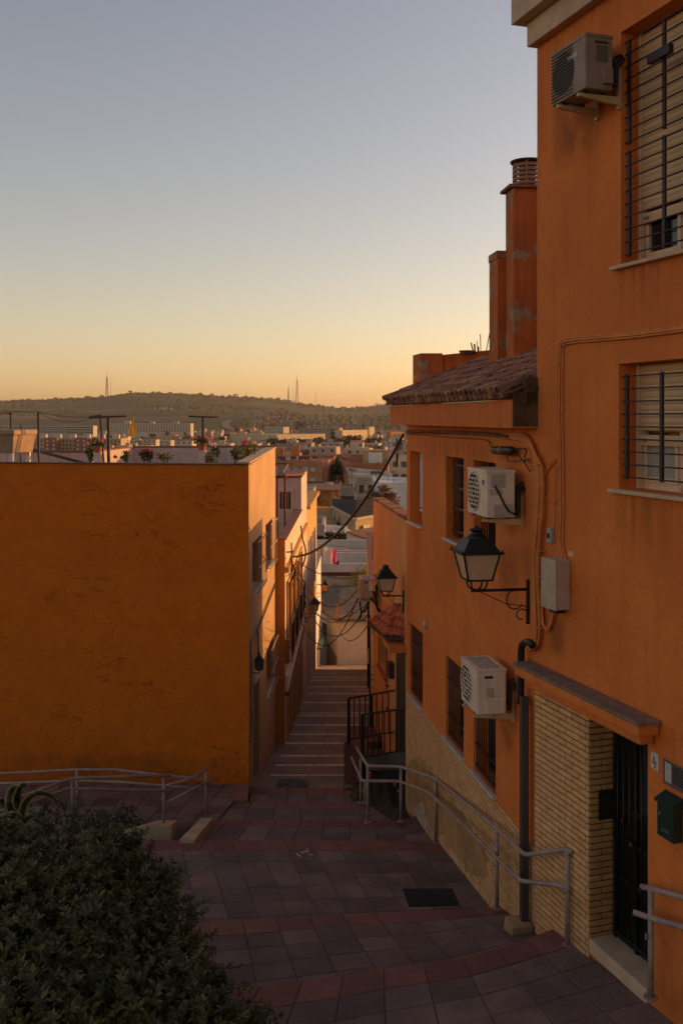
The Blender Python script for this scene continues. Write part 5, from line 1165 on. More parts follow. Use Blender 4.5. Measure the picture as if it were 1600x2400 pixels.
# penthouse room with a white door on that terrace
PX0, PXB = P(640, 1118, 30.6).x - 1.5, P(706, 1118, 30.6).x
ZP = P(680, 1119, 30.6).z
mb = MB(); mb.hexa([(PX0, 30.6, -10), (PXB, 30.6, -10), (PXB + .05, 34.0, -10), (PX0, 34.0, -10), (PX0, 30.6, ZP - .05), (PXB, 30.6, ZP), (PXB + .05, 34.0, ZP + .02), (PX0, 34.0, ZP)]); pen = mb.build('penthouse', M_PINK, H2)
mb = MB(); mb.box2(PX0, PXB + .03, 30.55, 34.0, ZP + .003, ZP + .05); mb.build('penthouse_roof', redcop, pen)
ds = 30.55 / F
dx0, dx1 = P(651, 1150, 30.55).x, P(686, 1150, 30.55).x; dzt = P(660, 1145, 30.55).z
mb = MB(); mb.box2(dx0, dx1, 30.54, 30.598, -3.95, dzt); td = mb.build('terrace_door', mat('cream_door', (0.70, 0.52, 0.38), (0.62, 0.45, 0.32), scale=3, rough=.5, bump=.05), H2)
gx = [dx0 + .05 + (dx1 - dx0 - .1) * k / 4 for k in range(5)]
for k in range(4):
    mb = MB(); mb.box2(gx[k] + .012, gx[k + 1] - .012, 30.532, 30.5395, P(660, 1193, 30.5).z, P(660, 1153, 30.5).z); mb.build('door_pane', plain('brown_pane', (0.06, 0.035, 0.025), 0.3), td)
for px_ in (650, 668):
    Yq = 27.5 if px_ == 650 else 27.0
    mb = MB(); mb.tube([P(px_, 1118 if px_ == 650 else 1114, Yq), Vector((P(px_, 1118, Yq).x, Yq, -3.9))], .03, 8); mb.build('awning_post', mat('red_steel', (0.25, 0.06, 0.03), (0.18, 0.04, 0.025), scale=8), H2)
mb = MB(); q0, q1 = P(642, 1123, 27.2), P(664, 1108, 27.2); mb.hexa([q0, q1, q1 + Vector((0, 2.8, .1)), q0 + Vector((0, 2.8, .1))] + [p + Vector((0, 0, .04)) for p in (q0, q1, q1 + Vector((0, 2.8, .1)), q0 + Vector((0, 2.8, .1)))]); mb.build('awning_sheet', mat('corrugated_sheet', (0.25, 0.18, 0.12), (0.15, 0.11, 0.08), scale=5, bump=.6), H2)
mb = MB(); mb.tube([P(650, 1118, 27.4), P(668, 1114, 27.0), P(712, 1112, 30.5)], .025, 6); mb.build('awning_beam', mat('red_steel', (0.25, 0.06, 0.03)), H2)
mb = MB(); mb.wbox(W2, .04, .16, .004, .10, -5.75, -5.2); tag(mb.build('meter_box', mat('brown_box', (0.3, 0.17, 0.09), (0.22, 0.12, 0.07), scale=4), bevel=.008), 'brown meter box on the near corner of the ochre alley house', 'meter box')
# ================================================================== third and fourth houses on the left (white, far down the alley)
E0_ = Vector((PXB + .05, 34.0, 0))
W3 = Wall((-1.18, 34.02), (-1.02, 41.0))
H3 = thing('alley_house', 'sunlit yellow house with tall door surrounds farther down the alley', 'house', (-1.5, 35, -9))
hol = [(W3.len * a, W3.len * b, -14, -7.7) for a, b in ((.12, .3), (.5, .7))] + [(W3.len * a, W3.len * b, -6.4, -4.4) for a, b in ((.12, .3), (.5, .7))]
mb = MB(); wall_holes(mb, W3, 0, W3.len, -14, -3.15, hol, .2); mb.build('wall', mat('bright_ochre', (0.62, 0.36, 0.12), (0.52, 0.28, 0.08), scale=1.2, bump=.3, streak=.4), H3)
mb = MB(); mb.wbox(W3, 0, W3.len, -5, -.21, -14, -3.2); mb.build('body', M_CREAM, H3)
for a, b, c, d in hol:
    mb = MB(); mb.wbox(W3, a, b, -.19, -.15, max(c, -13), d); mb.build('shutter_door', plain('dark_brown_door', (0.05, 0.03, 0.02), 0.5), H3)
    for u0, u1 in ((a - .1, a), (b, b + .1)):
        mb = MB(); mb.wbox(W3, u0, u1, .001, .06, max(c, -13), d + .1); mb.build('door_surround', M_WHITE, H3)
mb = MB(); mb.wbox(W3, 0, W3.len, -.3, .12, -3.149, -3.02); mb.build('cornice', M_OCH, H3)
W4 = Wall((-1.10, 41.02), (-0.98, 47.5))
H4 = thing('alley_house', 'low white house with a green door at the bottom of the alley, left side', 'house', (-1.4, 42, -11))
hol = [(W4.len * .30, W4.len * .55, -14, -10.05)]
mb = MB(); wall_holes(mb, W4, 0, W4.len, -14, -6.6, hol, .2); mb.build('wall', M_WHITE, H4)
mb = MB(); mb.wbox(W4, 0, W4.len, -5, -.21, -14, -6.65); mb.build('body', M_WHITE, H4)
GR = plain('green_paint', (0.02, 0.09, 0.05), .5)
mb = MB(); mb.wbox(W4, hol[0][0], hol[0][1], -.19, -.15, -14, -10.05); mb.build('green_door', GR, H4)
mb = MB(); mb.wbox(W4, hol[0][0] - .1, hol[0][1] + .1, .0, .22, -10.0, -9.92); mb.build('green_hood', GR, H4)
mb = MB(); mb.hexa([P(724, 1473, 43), P(741, 1470, 43), P(741, 1470, 44.5), P(724, 1473, 44.5), P(724, 1461, 43.3), P(741, 1463, 43.3), P(741, 1463, 44.5), P(724, 1461, 44.5)]); mb.build('tile_hood', M_RTILE2, H4)
for z in (-10.6, -9.9):
    pass
T = thing('green_rail', 'thin green handrail along the white wall at the bottom of the alley', 'handrail', P(730, 1560, 40))
for a, b in (((727, 1500), (727, 1585)), ((731, 1490), (731, 1555)), ((725, 1585), (729, 1585))):
    mb = MB(); mb.tube([P(*a, 40), P(*b, 40)], .03, 6); mb.build('rail', GR, T)
for py in (1500, 1530, 1557):
    mb = MB(); mb.tube([P(726, py, 40), P(732, py - 2, 40)], .02, 5); mb.build('bracket', GR, T)
# lanterns on the left
make_lantern(W3, W3.u(713), W3.z(713, 1438), 22 / F * 35.5, .72, 'lantern on an arm above the alley, nearer of the two on the left')
make_lantern(W4, W4.u(738), W4.z(738, 1390), 22 / F * 44, .74, 'sunlit lantern farthest down the alley on the left')
# ================================================================== second house on the right (behind the low one), porch, canopy
R0 = (1.13, 17.26); R1 = (0.69, 21.6)
W_R2 = Wall(R0, R1); W = W_R2; L = W.len
RH = thing('corner_house', 'apricot house with a tiled door canopy, second on the right of the alley', 'house', (1.2, 19, -7.2))
zt = -1.78
hw = (W.u(906.5), W.u(889), W.z(889, 1554), W.z(889, 1483)); hdoor = (.12, W.u(926), -7.0, -3.95)
mb = MB(); wall_holes(mb, W, 0, L, -9.5, zt, [hw, hdoor], .28); mb.build('wall', mat('pale_orange_plaster', (0.72, 0.31, 0.105), (0.63, 0.255, 0.082), scale=.9, bump=.3, streak=.35, streakcol=(0.32, 0.13, 0.05)), RH)
mb = MB(); mb.add([W.pt(0, -.29, -9.5), W.pt(L - .01, -.29, -9.5), Vector((7, 23, -9.5)), Vector((7, 18.3, -9.5)), W.pt(0, -.29, zt - .6), W.pt(L - .01, -.29, zt - .6), Vector((7, 23, zt - .6)), Vector((7, 18.3, zt - .6))], [(3, 2, 1, 0), (4, 5, 6, 7), (0, 1, 5, 4), (1, 2, 6, 5), (2, 3, 7, 6), (3, 0, 4, 7)]); mb.build('body', M_ORANGE, RH)
mb = MB(); mb.wbox(W, 0, L, -.2, -.001, zt - .6, zt - .001); mb.build('parapet', M_ORANGE, RH)
for i in range(14):
    mb = MB(); mb.wbox(W, L * i / 14 + .003, L * (i + 1) / 14 - .003, -.22, .03, zt, zt + .045 + random.uniform(0, .012)); mb.build('coping_tile', M_RTILE, RH, bevel=.008)
a, b, c, d = hw
mb = MB(); mb.wbox(W, a, b, -.24, -.2, c, d); wn = mb.build('window', M_GLASS, RH)
for u0, u1, z0, z1 in ((a - .06, a, c - .06, d + .06), (b, b + .06, c - .06, d + .06), (a, b, d, d + .06)): mb = MB(); mb.wbox(W, u0, u1, .001, .03, z0, z1); mb.build('frame', M_ORANGE, wn)
mb = MB(); mb.wbox(W, a - .08, b + .08, -.1, .06, c - .08, c - .01); mb.build('sill', M_RTILE2, wn)
a, b, c, d = hdoor
mb = MB(); mb.wbox(W, a, b, -.12, -.02, c, d); mb.build('house_door', plain('dark_brown_door', (0.05, 0.03, 0.02), 0.5), RH)
mb = MB(); mb.wbox(W, W.u(924), W.u(919.5), .002, .10, W.z(922, 1588), W.z(922, 1552)); tag(mb.build('meter_box', plain('dark_box', (0.03, 0.022, 0.018)), bevel=.006), 'dark meter box on the wall beside the tiled canopy door', 'meter box')
T = thing('gas_pipe', 'thin vertical pipe with wall clamps below the tiled canopy', 'pipe', W.pt(W.u(911), 0, -5.5))
u0 = W.u(911); mb = MB(); mb.tube([W.pt(u0, .05, W.z(911, 1628)), W.pt(u0, .05, W.z(911, 1508))], .010, 6); mb.build('pipe', M_BROWNIRON, T)
for py in (1521, 1565, 1607, 1660):
    mb = MB(); z = W.z(911, py); mb.wbox(W, u0 - .05, u0 + .05, .001, .06, z - .008, z + .008); mb.build('clamp', M_BROWNIRON, T)
# tiled door canopy
cA, cB, cC, cD, cE = P(863, 1461, 18.75), P(905, 1492, 17.65), P(958, 1494, 17.45), P(937, 1425, 17.98), P(908, 1437, 19.35)
T = thing('door_canopy', 'small hipped canopy of red clay tiles over the corner house door', 'canopy', W.pt(.8, 0, -4))
mb = MB(); dn = Vector((0, 0, -.05)); mb.add([cA, cB, cD, cE, cC, cA + dn, cB + dn, cD + dn * 3, cE + dn * 3, cC + dn], [(0, 1, 2, 3), (1, 4, 2), (5, 8, 7, 6), (6, 7, 9), (0, 5, 6, 1), (1, 6, 9, 4)]); mb.build('deck', plain('dark_wood', (0.06, 0.035, 0.025), .8), T)
def tile_lane(p_up, p_dn, side, n, r0, par):
    d = (p_up - p_dn); Lr = d.length / n; dv = d.normalized(); up = side.cross(dv).normalized(); up = up if up.z > 0 else -up
    for k in range(n):
        me = barrel_tile(dv, side.normalized(), up, Lr * 1.18, r0, r0 * .82, M_RTILE2); o = inst('roof_tile', me, par, p_dn + d * (k / n) + up * (.03 + .008 * k))
for i in range(8):
    t = (i + .5) / 8; tile_lane(cD.lerp(cE, t), cB.lerp(cA, t), (cA - cB).normalized(), 3, .085, T)
for i in range(4):
    t = (i + .5) / 4; tile_lane(cD.lerp(cC + Vector((0, 0, .35)), t * .8), cB.lerp(cC, t), (cC - cB).normalized(), 3, .075, T)
tile_lane(cD + Vector((0, 0, .03)), cB + Vector((0, 0, .03)), (cA - cB).cross(Vector((0, 0, 1))), 4, .09, T)
mb = MB(); mb.wbox(W, 0, .9, -.02, .30, -4.08, -3.99); mb.build('beam', M_ORANGE, T)
mb = MB(); q = P(901, 1497, 18.0); mb.tube([q + Vector((.03 * (8 - k) / 8 * math.cos(k), 0, -.02 - .05 * (8 - k) / 8 * math.sin(k) - .05)) for k in range(14)], .010, 5); mb.build('scroll_bracket', M_IRON, T)
# small air conditioner at the far corner and lantern
un = W.u(845, .40); make_ac(W, un, W.u(838.5, .40), .12, .40, W.z(845, 1404, .40), W.z(845, 1358, .40), True, 'small beige air conditioner over the alley at the far corner house', mat('beige_casing', (0.55, 0.38, 0.25), (0.46, 0.31, 0.2), scale=3, rough=.5, streak=.3), 'slotted')
make_lantern(W_R2, .28, W_R2.z(W_R2.pt(.28, 0, 0).x / W_R2.pt(.28, 0, 0).y * F + CX, 1396), .33, .74, 'lantern on the corner house wall, left of the orange low house')
# narrow far wall beyond with pipes
W_R3 = Wall((.705, 21.75), (1.02, 40.5))
F3 = thing('garden_wall', 'low cream wall along the right side of the lower alley', 'wall', W_R3.pt(5, 0, -8.5))
mb = MB(); mb.wbox(W_R3, 0, W_R3.len, -.3, 0, -14, -4.75); mb.build('wall', M_CREAM, F3)
mb = MB(); mb.wbox(W_R3, 0, W_R3.len, -.32, .03, -4.749, -4.68); mb.build('coping', redcop, F3)
T = thing('drain_pipe', 'black drain pipe and cables on the end of the low cream wall', 'pipe', P(864, 1640, 21.7))
for px_, y0, y1, r_ in ((863, 1412, 1520, .03), (862, 1555, 1610, .022), (866, 1440, 1720, .018), (870, 1630, 1716, .03)):
    mb = MB(); mb.tube([P(px_, y0, 21.6), P(px_ + .5, y1, 21.6)], r_, 7); mb.build('pipe', M_BLACK, T)
for py in (1563, 1581, 1593, 1612, 1640, 1660, 1690):
    mb = MB(); mb.tube([P(862, py, 21.55), P(875, py, 21.55)], .008, 5); mb.build('clamp', M_BLACK, T)
T = thing('loose_cable', 'tangle of black cables hanging under the small beige air conditioner', 'cable', P(850, 1440, 20.6))
for pts in ([(843, 1410), (846, 1430), (853, 1434), (860, 1422), (864, 1410)], [(868, 1400), (878, 1412), (885, 1430), (893, 1440), (897, 1450)], [(872, 1385), (880, 1400), (886, 1425), (896, 1437)], [(846, 1432), (845, 1445), (838, 1453)]):
    cable(T, 'cable', [P(*q, 20.4) for q in pts], .02, M_BLACK)
# porch: red tiled stoop, curb, black railings
PO = thing('porch', 'red tiled porch steps with a concrete curb in front of the corner house', 'porch', P(860, 1830, 19.3))
M_STOOP = mat('red_stoop', (0.16, 0.055, 0.035), (0.11, 0.04, 0.028), scale=3, bump=.3)
y0 = 19.35; xl = P(806, 1800, y0).x
zl, zr = P(806, 1737, 19.35).z, P(900, 1715, 19.35).z
mb = MB(); mb.hexa([(xl, y0, -8), (1.3, y0 - .3, -8), (1.3, 22.6, -8.5), (xl + .1, 22.6, -8.5), (xl, y0, -6.62), (1.3, y0 - .3, -6.62), (1.3, 22.6, -7.0), (xl + .1, 22.6, -7.0)]); mb.build('stoop', M_STOOP, PO, bevel=.01)
for k in range(3):
    mb = MB(); mb.hexa([(.55 + .22 * k, y0 + .9, -7.2), (1.3, y0 + .9, -7.2), (1.3, y0 + 2.4, -7.2), (.55 + .22 * k, y0 + 2.4, -7.2), (.55 + .22 * k, y0 + .9, -6.60 + .15 * k), (1.3, y0 + .9, -6.60 + .15 * k), (1.3, y0 + 2.4, -6.7 + .15 * k), (.55 + .22 * k, y0 + 2.4, -6.7 + .15 * k)]); mb.build('porch_step', M_STOOP, PO, bevel=.008)
mb = MB(); mb.hexa([P(858, 1805, 18.9), P(960, 1805, 17.4), P(965, 1805, 17.9), P(858, 1805, 19.2), P(850, 1774, 18.9), P(960, 1754, 17.4), P(965, 1754, 17.9), P(850, 1774, 19.2)]); mb.build('curb', mat('dark_concrete', (0.13, 0.09, 0.066), (0.08, 0.057, 0.044), scale=2, bump=.4), PO)
mb = MB(); mb.hexa([P(806, 1850, 19.2), P(845, 1850, 19.0), P(860, 1850, 19.34), P(806, 1850, 19.34), P(806, 1736, 19.2), P(845, 1775, 19.0), P(860, 1775, 19.34), P(806, 1736, 19.34)]); mb.build('stoop_side', M_STOOP, PO)
def railing(label, a, b, Ya, Yb, h0, h1, n):
    """a,b: (px, py top) of both ends; h: bottom rows"""
    T = thing('porch_railing', label, 'railing', P(a[0], h0, Ya), 'black porch railings')
    A, B = P(*a, Ya), P(*b, Yb); A2, B2 = P(a[0], h0, Ya), P(b[0], h1, Yb)
    mb = MB(); mb.tube([A, B], .022, 6); mb.build('top_rail', M_IRON, T)
    mb = MB(); mb.tube([A, P(a[0], h0 + 24, Ya)], .032, 8); mb.build('newel', M_IRON, T)
    for i in range(1, n):
        t = i / n; mb = MB(); mb.tube([A.lerp(B, t), A2.lerp(B2, t)], .012, 5); mb.build('baluster', M_IRON, T)
    mb = MB(); mb.tube([A2, B2], .014, 5); mb.build('bottom_rail', M_IRON, T)
railing('farther black railing of the porch, rising towards the gas pipe', (817, 1637), (924, 1618), 19.9, 18.6, 1733, 1716, 8)
railing('nearer black railing of the porch, in front of the house door', (849, 1675), (956, 1659), 18.9, 17.45, 1775, 1756, 8)
# soil bed behind the steel handrail, tub, bottle
mb = MB(); n = 10; rg = random.Random(2)
for i in range(n + 1):
    for j in range(n + 1):
        y = 16.2 + 3.2 * j / n; x0 = (861 - CX) / F * y; x1 = W_AC.pt((y - 10.93) / W_AC.d.y, 0, 0).x + .05
        mb.v.append(Vector((x0 + (x1 - x0) * i / n, y, -6.72 + .02 * j * 0 - .15 * j / n + rg.uniform(-.04, .05))))
for i in range(n):
    for j in range(n): a = i * (n + 1) + j; mb.f.append((a, a + 1, a + n + 2, a + n + 1))
so = mb.build('soil_bed', M_SOIL, smooth=True); so['kind'] = 'structure'
q = [P(890, 1829, 17.9), P(940, 1829, 17.3), P(943, 1829, 17.6), P(893, 1829, 18.2), P(892, 1806, 17.9), P(938, 1805, 17.3), P(941, 1805, 17.6), P(895, 1806, 18.2)]
mb = MB(); mb.hexa(q); tb = tag(mb.build('planter_tub', plain('black_tub', (0.012, 0.011, 0.010), .6), bevel=.015), 'black rectangular tub on the soil bed by the low house corner', 'tub')
mb = MB(); mb.tube([P(888, 1806, 17.88), P(940, 1805, 17.28)], .014, 6); mb.build('rim', plain('black_tub', (0.012, 0.011, 0.010)), tb)
mb = MB(); c_ = P(867, 1829, 18.0); mb.lathe(c_, [(.025, 0), (.028, .02), (.028, .085), (.014, .105), (.013, .13)], 12); bt = tag(mb.build('bottle', plain('red_plastic', (0.4, 0.02, 0.02), .4), smooth=True), 'small red bottle left on the soil bed', 'bottle')
mb = MB(); mb.lathe(c_, [(.016, .131), (.016, .148)], 12); mb.build('bottle_cap', plain('white_plastic', (0.6, 0.54, 0.46)), bt)

# ================================================================== steel handrails
def handrail(label, tops, lows, posts, r=.024):
    """tops/lows: traced (px, py, Y); posts: (px, py_top, py_bottom, Y)"""
    T = thing('handrail', label, 'handrail', P(posts[0][0], posts[0][2], posts[0][3]), 'grey tubular handrails')
    for nm, pl in (('top_rail', tops), ('lower_rail', lows)):
        for seg in (pl if isinstance(pl[0], list) else [pl]):
            pts = [P(*q) for q in seg]; full = [pts[0]]
            for a, b, c in zip(pts, pts[1:], pts[2:]):        # short rounded bends
                e = .05; full += [b + (a - b).normalized() * e, b + ((a - b).normalized() + (c - b).normalized()) * e * .28, b + (c - b).normalized() * e]
            full.append(pts[-1]); mb = MB(); mb.tube(full, r, 10); mb.build(nm, M_RAIL, T, smooth=True)
    for px, pt_, pb_, Y in posts:
        mb = MB(); a, b = P(px, pb_, Y), P(px, pt_, Y); mb.tube([a, b], r, 10); pp = mb.build('post', M_RAIL, T, smooth=True)
        mb = MB(); mb.tube([a + Vector((0, 0, -.004)), a + Vector((0, 0, .010))], r * 2.4, 12); mb.build('base_plate', M_RAIL, T)
        mb = MB(); m_ = a.lerp(b, .55); mb.tube([m_, m_ + Vector((-.05, -.02, 0)), m_ + Vector((-.05, -.02, .05))], .008, 5); mb.build('hook', M_RAIL, pp)
handrail('long grey steel handrail bending down along the brick plinth',
         [(834.6, 1752, 18.3), (861, 1795, 16.15), (938.6, 1797, 16.15), (1020, 1825, 15.05), (1164, 1943, 11.84), (1230, 2004, 10.72), (1327, 1990, 10.2), (1341, 1998, 10.15)],
         [(823, 1775, 18.3), (848, 1830, 16.15), (936, 1831, 16.15), (1007, 1859, 15.05), (1150, 1998, 11.84), (1221, 2065, 10.75), (1314, 2075, 10.2), (1334, 2086, 10.15)],
         [(845, 1778, 1881, 17.36), (855, 1830, 1881, 17.2), (861, 1797, 1927, 16.15), (939, 1798, 1925, 16.15), (1020, 1826, 1974, 15.05), (1164, 1945, 2129, 11.84), (1328.6, 1992, 2215, 10.18)])
handrail('short grey handrail with flaking paint right of the street door',
         [(1503, 2078, 8.9), (1525, 2083, 8.75), (1660, 2120, 8.0)], [(1484, 2138, 8.85), (1525, 2152, 8.75), (1660, 2190, 8.0)], [(1524, 2085, 2338, 8.75)], r=.026)
handrail('left grey handrail along the plaza below the yellow wall, nearer run',
         [(-60, 1902, 14.6), (60, 1864, 15.0), (168, 1824, 15.6), (402, 1817, 16.0)], [(-60, 1918, 14.6), (60, 1886, 15.0), (160, 1848, 15.6), (397, 1853, 16.0)],
         [(170, 1826, 1950, 15.6), (384, 1819, 1938, 16.0)])
handrail('left grey handrail along the plaza below the yellow wall, farther run',
         [[(-60, 1815, 17.6), (20, 1812, 17.6), (180, 1804, 17.4), (275, 1804, 17.3), (345, 1813, 17.1), (478, 1827, 16.8)], [(392, 1841, 16.1), (445, 1826, 16.4), (486, 1800, 16.8)]],
         [[(-60, 1838, 17.6), (60, 1834, 17.5), (180, 1829, 17.4), (300, 1834, 17.2), (487, 1850, 16.8)], [(393, 1881, 16.1), (445, 1854, 16.4), (499, 1826, 16.9)]],
         [(181, 1806, 1930, 17.0), (483, 1806, 1917, 16.8)])
# white kerb blocks at the planter corner
M_KERB = mat('whitewashed_kerb', (0.62, 0.42, 0.24), (0.46, 0.31, 0.18), scale=3, bump=.5, streak=.3)
def kerb(top, drop_, label):
    mb = MB(); t = [P(*q) for q in top]; mb.hexa([Vector((p.x, p.y, p.z - drop_)) for p in t] + t); tag(mb.build('kerb_block', M_KERB, bevel=.015), label, 'kerb', 'pale kerb blocks of the planter')
kerb([(245, 1957, 15.6), (403, 1932, 15.6), (416, 1922, 16.15), (372, 1922, 16.15)], .75, 'broad pale kerb block at the planter corner, carrying the rail post')
kerb([(420, 1968, 14.95), (456, 1968, 14.95), (500, 1916, 16.15), (472, 1916, 16.15)], .40, 'slanting narrow kerb beside the upper steps, right of the broad kerb block')
mb = MB(); up = Vector((0, 0, 1)); c_ = PZ(686, 1838, -6.99); mb.lathe(c_ + up * .004, [(.30, 0), (.30, .012), (.26, .016)], 28); mh = tag(mb.build('manhole_cover', plain('cast_iron', (0.03, 0.027, 0.025), 0.6)), 'round patterned manhole cover at the top of the alley steps', 'manhole')
for k in range(10):
    a = k * math.pi / 5; mb = MB(); mb.box(c_ + Vector((math.cos(a) * .16, math.sin(a) * .16, .026)), (.16, .025, .012), a); mb.build('tread_bar', plain('cast_iron_worn', (0.09, 0.08, 0.072), 0.5), mh)
# ================================================================== the town below, built house by house
def tm_(name, c, **k): return mat('town_' + name, c, tuple(x * .8 for x in c), scale=.35, rough=.9, bump=.1, bscale=4, streak=.25, **k)
T_OR = tm_('terracotta', (0.52, 0.22, 0.10)); T_OC = tm_('ochre', (0.50, 0.33, 0.17)); T_CR = tm_('cream', (0.58, 0.47, 0.34)); T_WH = tm_('white', (0.62, 0.50, 0.38)); T_PK = tm_('pink', (0.52, 0.36, 0.28))
T_GY = tm_('grey', (0.40, 0.31, 0.235)); T_BR = tm_('brick', (0.34, 0.12, 0.07)); T_BL = tm_('bluewhite', (0.78, 0.74, 0.68)); T_RF = tm_('roof', (0.24, 0.12, 0.075)); T_RD = tm_('darkroof', (0.07, 0.05, 0.042))
T_STONE = mat('rubble_stone', (0.46, 0.30, 0.13), (0.22, 0.14, 0.06), scale=2.2, rough=.95, bump=1.0, bscale=3.5, mixlo=.42, mixhi=.58)
M_TWIN = plain('town_window', (0.05, 0.045, 0.042), .35); M_TSHUT = plain('town_shutter', (0.50, 0.43, 0.37), .7)
UNITBOX = MB().obox((-.5, -.5, 0), (1, 0, 0), (0, 1, 0), (0, 0, 1)).mesh('window', M_TWIN); UNITSH = MB().obox((-.5, -.5, 0), (1, 0, 0), (0, 1, 0), (0, 0, 1)).mesh('window', M_TSHUT)
SLAT4 = MB()
def window_on(parent, a, b, t, z, w, h, me, out):
    """a, b: plan ends of the wall segment, t: 0..1 along it, proud of it by out"""
    p = a.lerp(b, t); d = Vector((b.x - a.x, b.y - a.y, 0)).normalized()
    o = inst('window', me, parent, (p.x, p.y, z), rot=(0, 0, math.atan2(d.y, d.x)), scale=(w, out * 2, h)); return o
def block(name, label, poly, ytop, iref, m, depth=12.0, wins=(), floor_h=2.9, win=(1.1, 1.2), shut=False, par=.5, group=None, cat='building', roofm=None, base=None, top_off=.9, hut=None, band=None, gable=False):
    pts = [P(px, HY, Y) for px, Y in poly]; ztop = P(poly[iref][0], ytop, poly[iref][1]).z
    zb = (base if base is not None else min(terrain(p.x, p.y) for p in pts)) - 1.5
    n = len(pts); a, b = pts[0], pts[-1]; back = [b + Vector((0, depth, 0)), a + Vector((0, depth, 0))]
    pl = pts + back; ctr = sum(pl, Vector()) / len(pl)
    T = thing(name, label, cat, (ctr.x, ctr.y, zb), group)
    mb = MB(); mb.prism([Vector((p.x, p.y, zb)) for p in pl], (0, 0, ztop - par - zb)); mb.build('wall', m, T)
    if gable:
        par_ = ztop - par + .01; e = Vector((0, 0, 1.5)); pa, pb = pts[0], pts[-1]; mid0, mid1 = (pa + back[1]) / 2, (pb + back[0]) / 2; q = [Vector((v.x, v.y, par_)) for v in (pa, pb, back[0], back[1], mid0, mid1)]; q[4] += e; q[5] += e
        mb = MB(); mb.add(q, [(0, 1, 5, 4), (2, 3, 4, 5), (0, 4, 3), (1, 2, 5)]); mb.build('roof', T_RF, T)
    elif par:                                               # parapet: a rim of thin walls standing on the roof
        for p, q in zip(pl, pl[1:] + pl[:1]):
            d = (q - p).normalized(); nn = Vector((-d.y, d.x, 0)); nn = nn if nn.dot(ctr - p) > 0 else -nn
            mb = MB(); o = Vector((p.x, p.y, ztop - par + .002)) + nn * .01; mb.obox(o, q - p, nn * .25, (0, 0, par)); mb.build('parapet', m, T)
    for seg, nx, nf, *rest in wins:
        p, q = pts[seg], pts[seg + 1]; me = UNITSH if (rest and rest[0]) else UNITBOX
        for f in range(nf):
            for i in range(nx):
                window_on(T, p, q, (i + .5) / nx, ztop - top_off - win[1] - .4 - f * floor_h, win[0], win[1], me, .06)
    if band:
        for z, h, bm in band:
            for p, q in zip(pts, pts[1:]):
                d = (q - p).normalized(); nn = Vector((d.y, -d.x, 0)); mb = MB(); mb.obox(Vector((p.x, p.y, ztop + z)) - nn * .02, q - p, nn * .12, (0, 0, h)); mb.build('band', bm, T)
    if hut and not gable:
        for hx, hy_, hw_, hh, hm in hut:
            c = pts[0].lerp(pts[-1], hx) + Vector((0, hy_, 0)); mb = MB(); mb.box((c.x, c.y, ztop - par + hh / 2), (hw_, hw_ * .8, hh)); mb.build('stair_hut', hm or m, T)
    if not gable:
        rga = random.Random(int(poly[0][0] * 7 + poly[0][1])); nn_ = 0 if poly[0][1] > 700 or poly[0][1] < 95 else rga.choice([1, 2, 3])
        for _ in range(nn_):                              # roof aerials
            q = a.lerp(b, rga.uniform(.1, .9)) + Vector((0, rga.uniform(.5, depth * .7), 0)); q.z = ztop - par; h = rga.uniform(1.6, 3.2); th = .025 + poly[0][1] * .00012
            mb = MB(); mb.tube([q, q + Vector((0, 0, h))], th, 4); e = Vector((rga.uniform(.3, .7), rga.uniform(-.3, .3), 0))
            for f in (.98, .86): mb.tube([q + Vector((0, 0, h * f)) - e, q + Vector((0, 0, h * f)) + e], th * .7, 4)
            mb.build('aerial', M_POST, T)
    return T
def rooftile_plane(T, a, b, c, d, m, name='roof', th=.12):
    mb = MB(); dn = Vector((0, 0, -th)); mb.hexa([p + dn for p in (a, b, c, d)] + [a, b, c, d]); return mb.build(name, m, T)
# --- end of the alley: pale house with a rough grey roof
T = thing('pale_house', 'low pale plastered house closing the bottom of the alley', 'house', P(800, 1560, 47))
pA, pB, pC = P(735, 1416, 49.6), P(790, 1448, 46), P(884, 1448, 46); ze = -9.27
for p in (pA, pB, pC): p.z = ze
mb = MB(); back = [pC + Vector((0, 5, 0)), pA + Vector((0, 4, 0))]; mb.prism([Vector((p.x, p.y, -13.5)) for p in (pA, pB, pC, *back)], (0, 0, 13.5 + ze - .06)); mb.build('wall', mat('warm_whitewash', (0.80, 0.62, 0.45), (0.70, 0.53, 0.38), scale=.9, bump=.25, bscale=30, streak=.2), T)
sw = Wall((pB.x, pB.y), (pA.x, pA.y)); u = sw.len * .42
mb = MB(); mb.wbox(sw, u, u + .75, .0, .02, sw.z(772, 1505), sw.z(772, 1468)); mb.build('window', M_TWIN, T)
mb = MB(); mb.prism([sw.pt(0, .01, -13.5), sw.pt(sw.len, .01, -13.5), sw.pt(sw.len, .01, -9.9), sw.pt(0, .01, -11.1)], sw.n * .04); mb.build('dado', mat('brown_dado', (0.36, 0.23, 0.14), (0.28, 0.18, 0.11), scale=1.5, bump=.3), T)
M_GROOF = mat('rough_grey_roof', (0.22, 0.155, 0.11), (0.11, 0.077, 0.056), scale=2.6, rough=.95, bump=1.0, bscale=9, patch=((0.31, 0.235, 0.17), 3.0, .62), cstretch=(1, 3, 3))
r0 = [pA + Vector((-.1, -.15, 0)), pB + Vector((-.05, -.25, 0)), pC + Vector((0, -.25, 0))]; r1 = [Vector((pA.x + 1.0, 52.3, -8.72)), Vector((pB.x + .2, 51.6, -8.72)), Vector((pC.x, 51.6, -8.72))]
for i in (0, 1): rooftile_plane(T, r0[i], r0[i + 1], r1[i + 1], r1[i], M_GROOF)
mb = MB(); mb.tube([P(789, 1415, 45.9), P(790, 1462, 45.75)], .05, 6); mb.build('rain_pipe', mat('rust_pipe', (0.4, 0.17, 0.06), scale=5), T)
mb = MB(); n = 14; rg = random.Random(9)
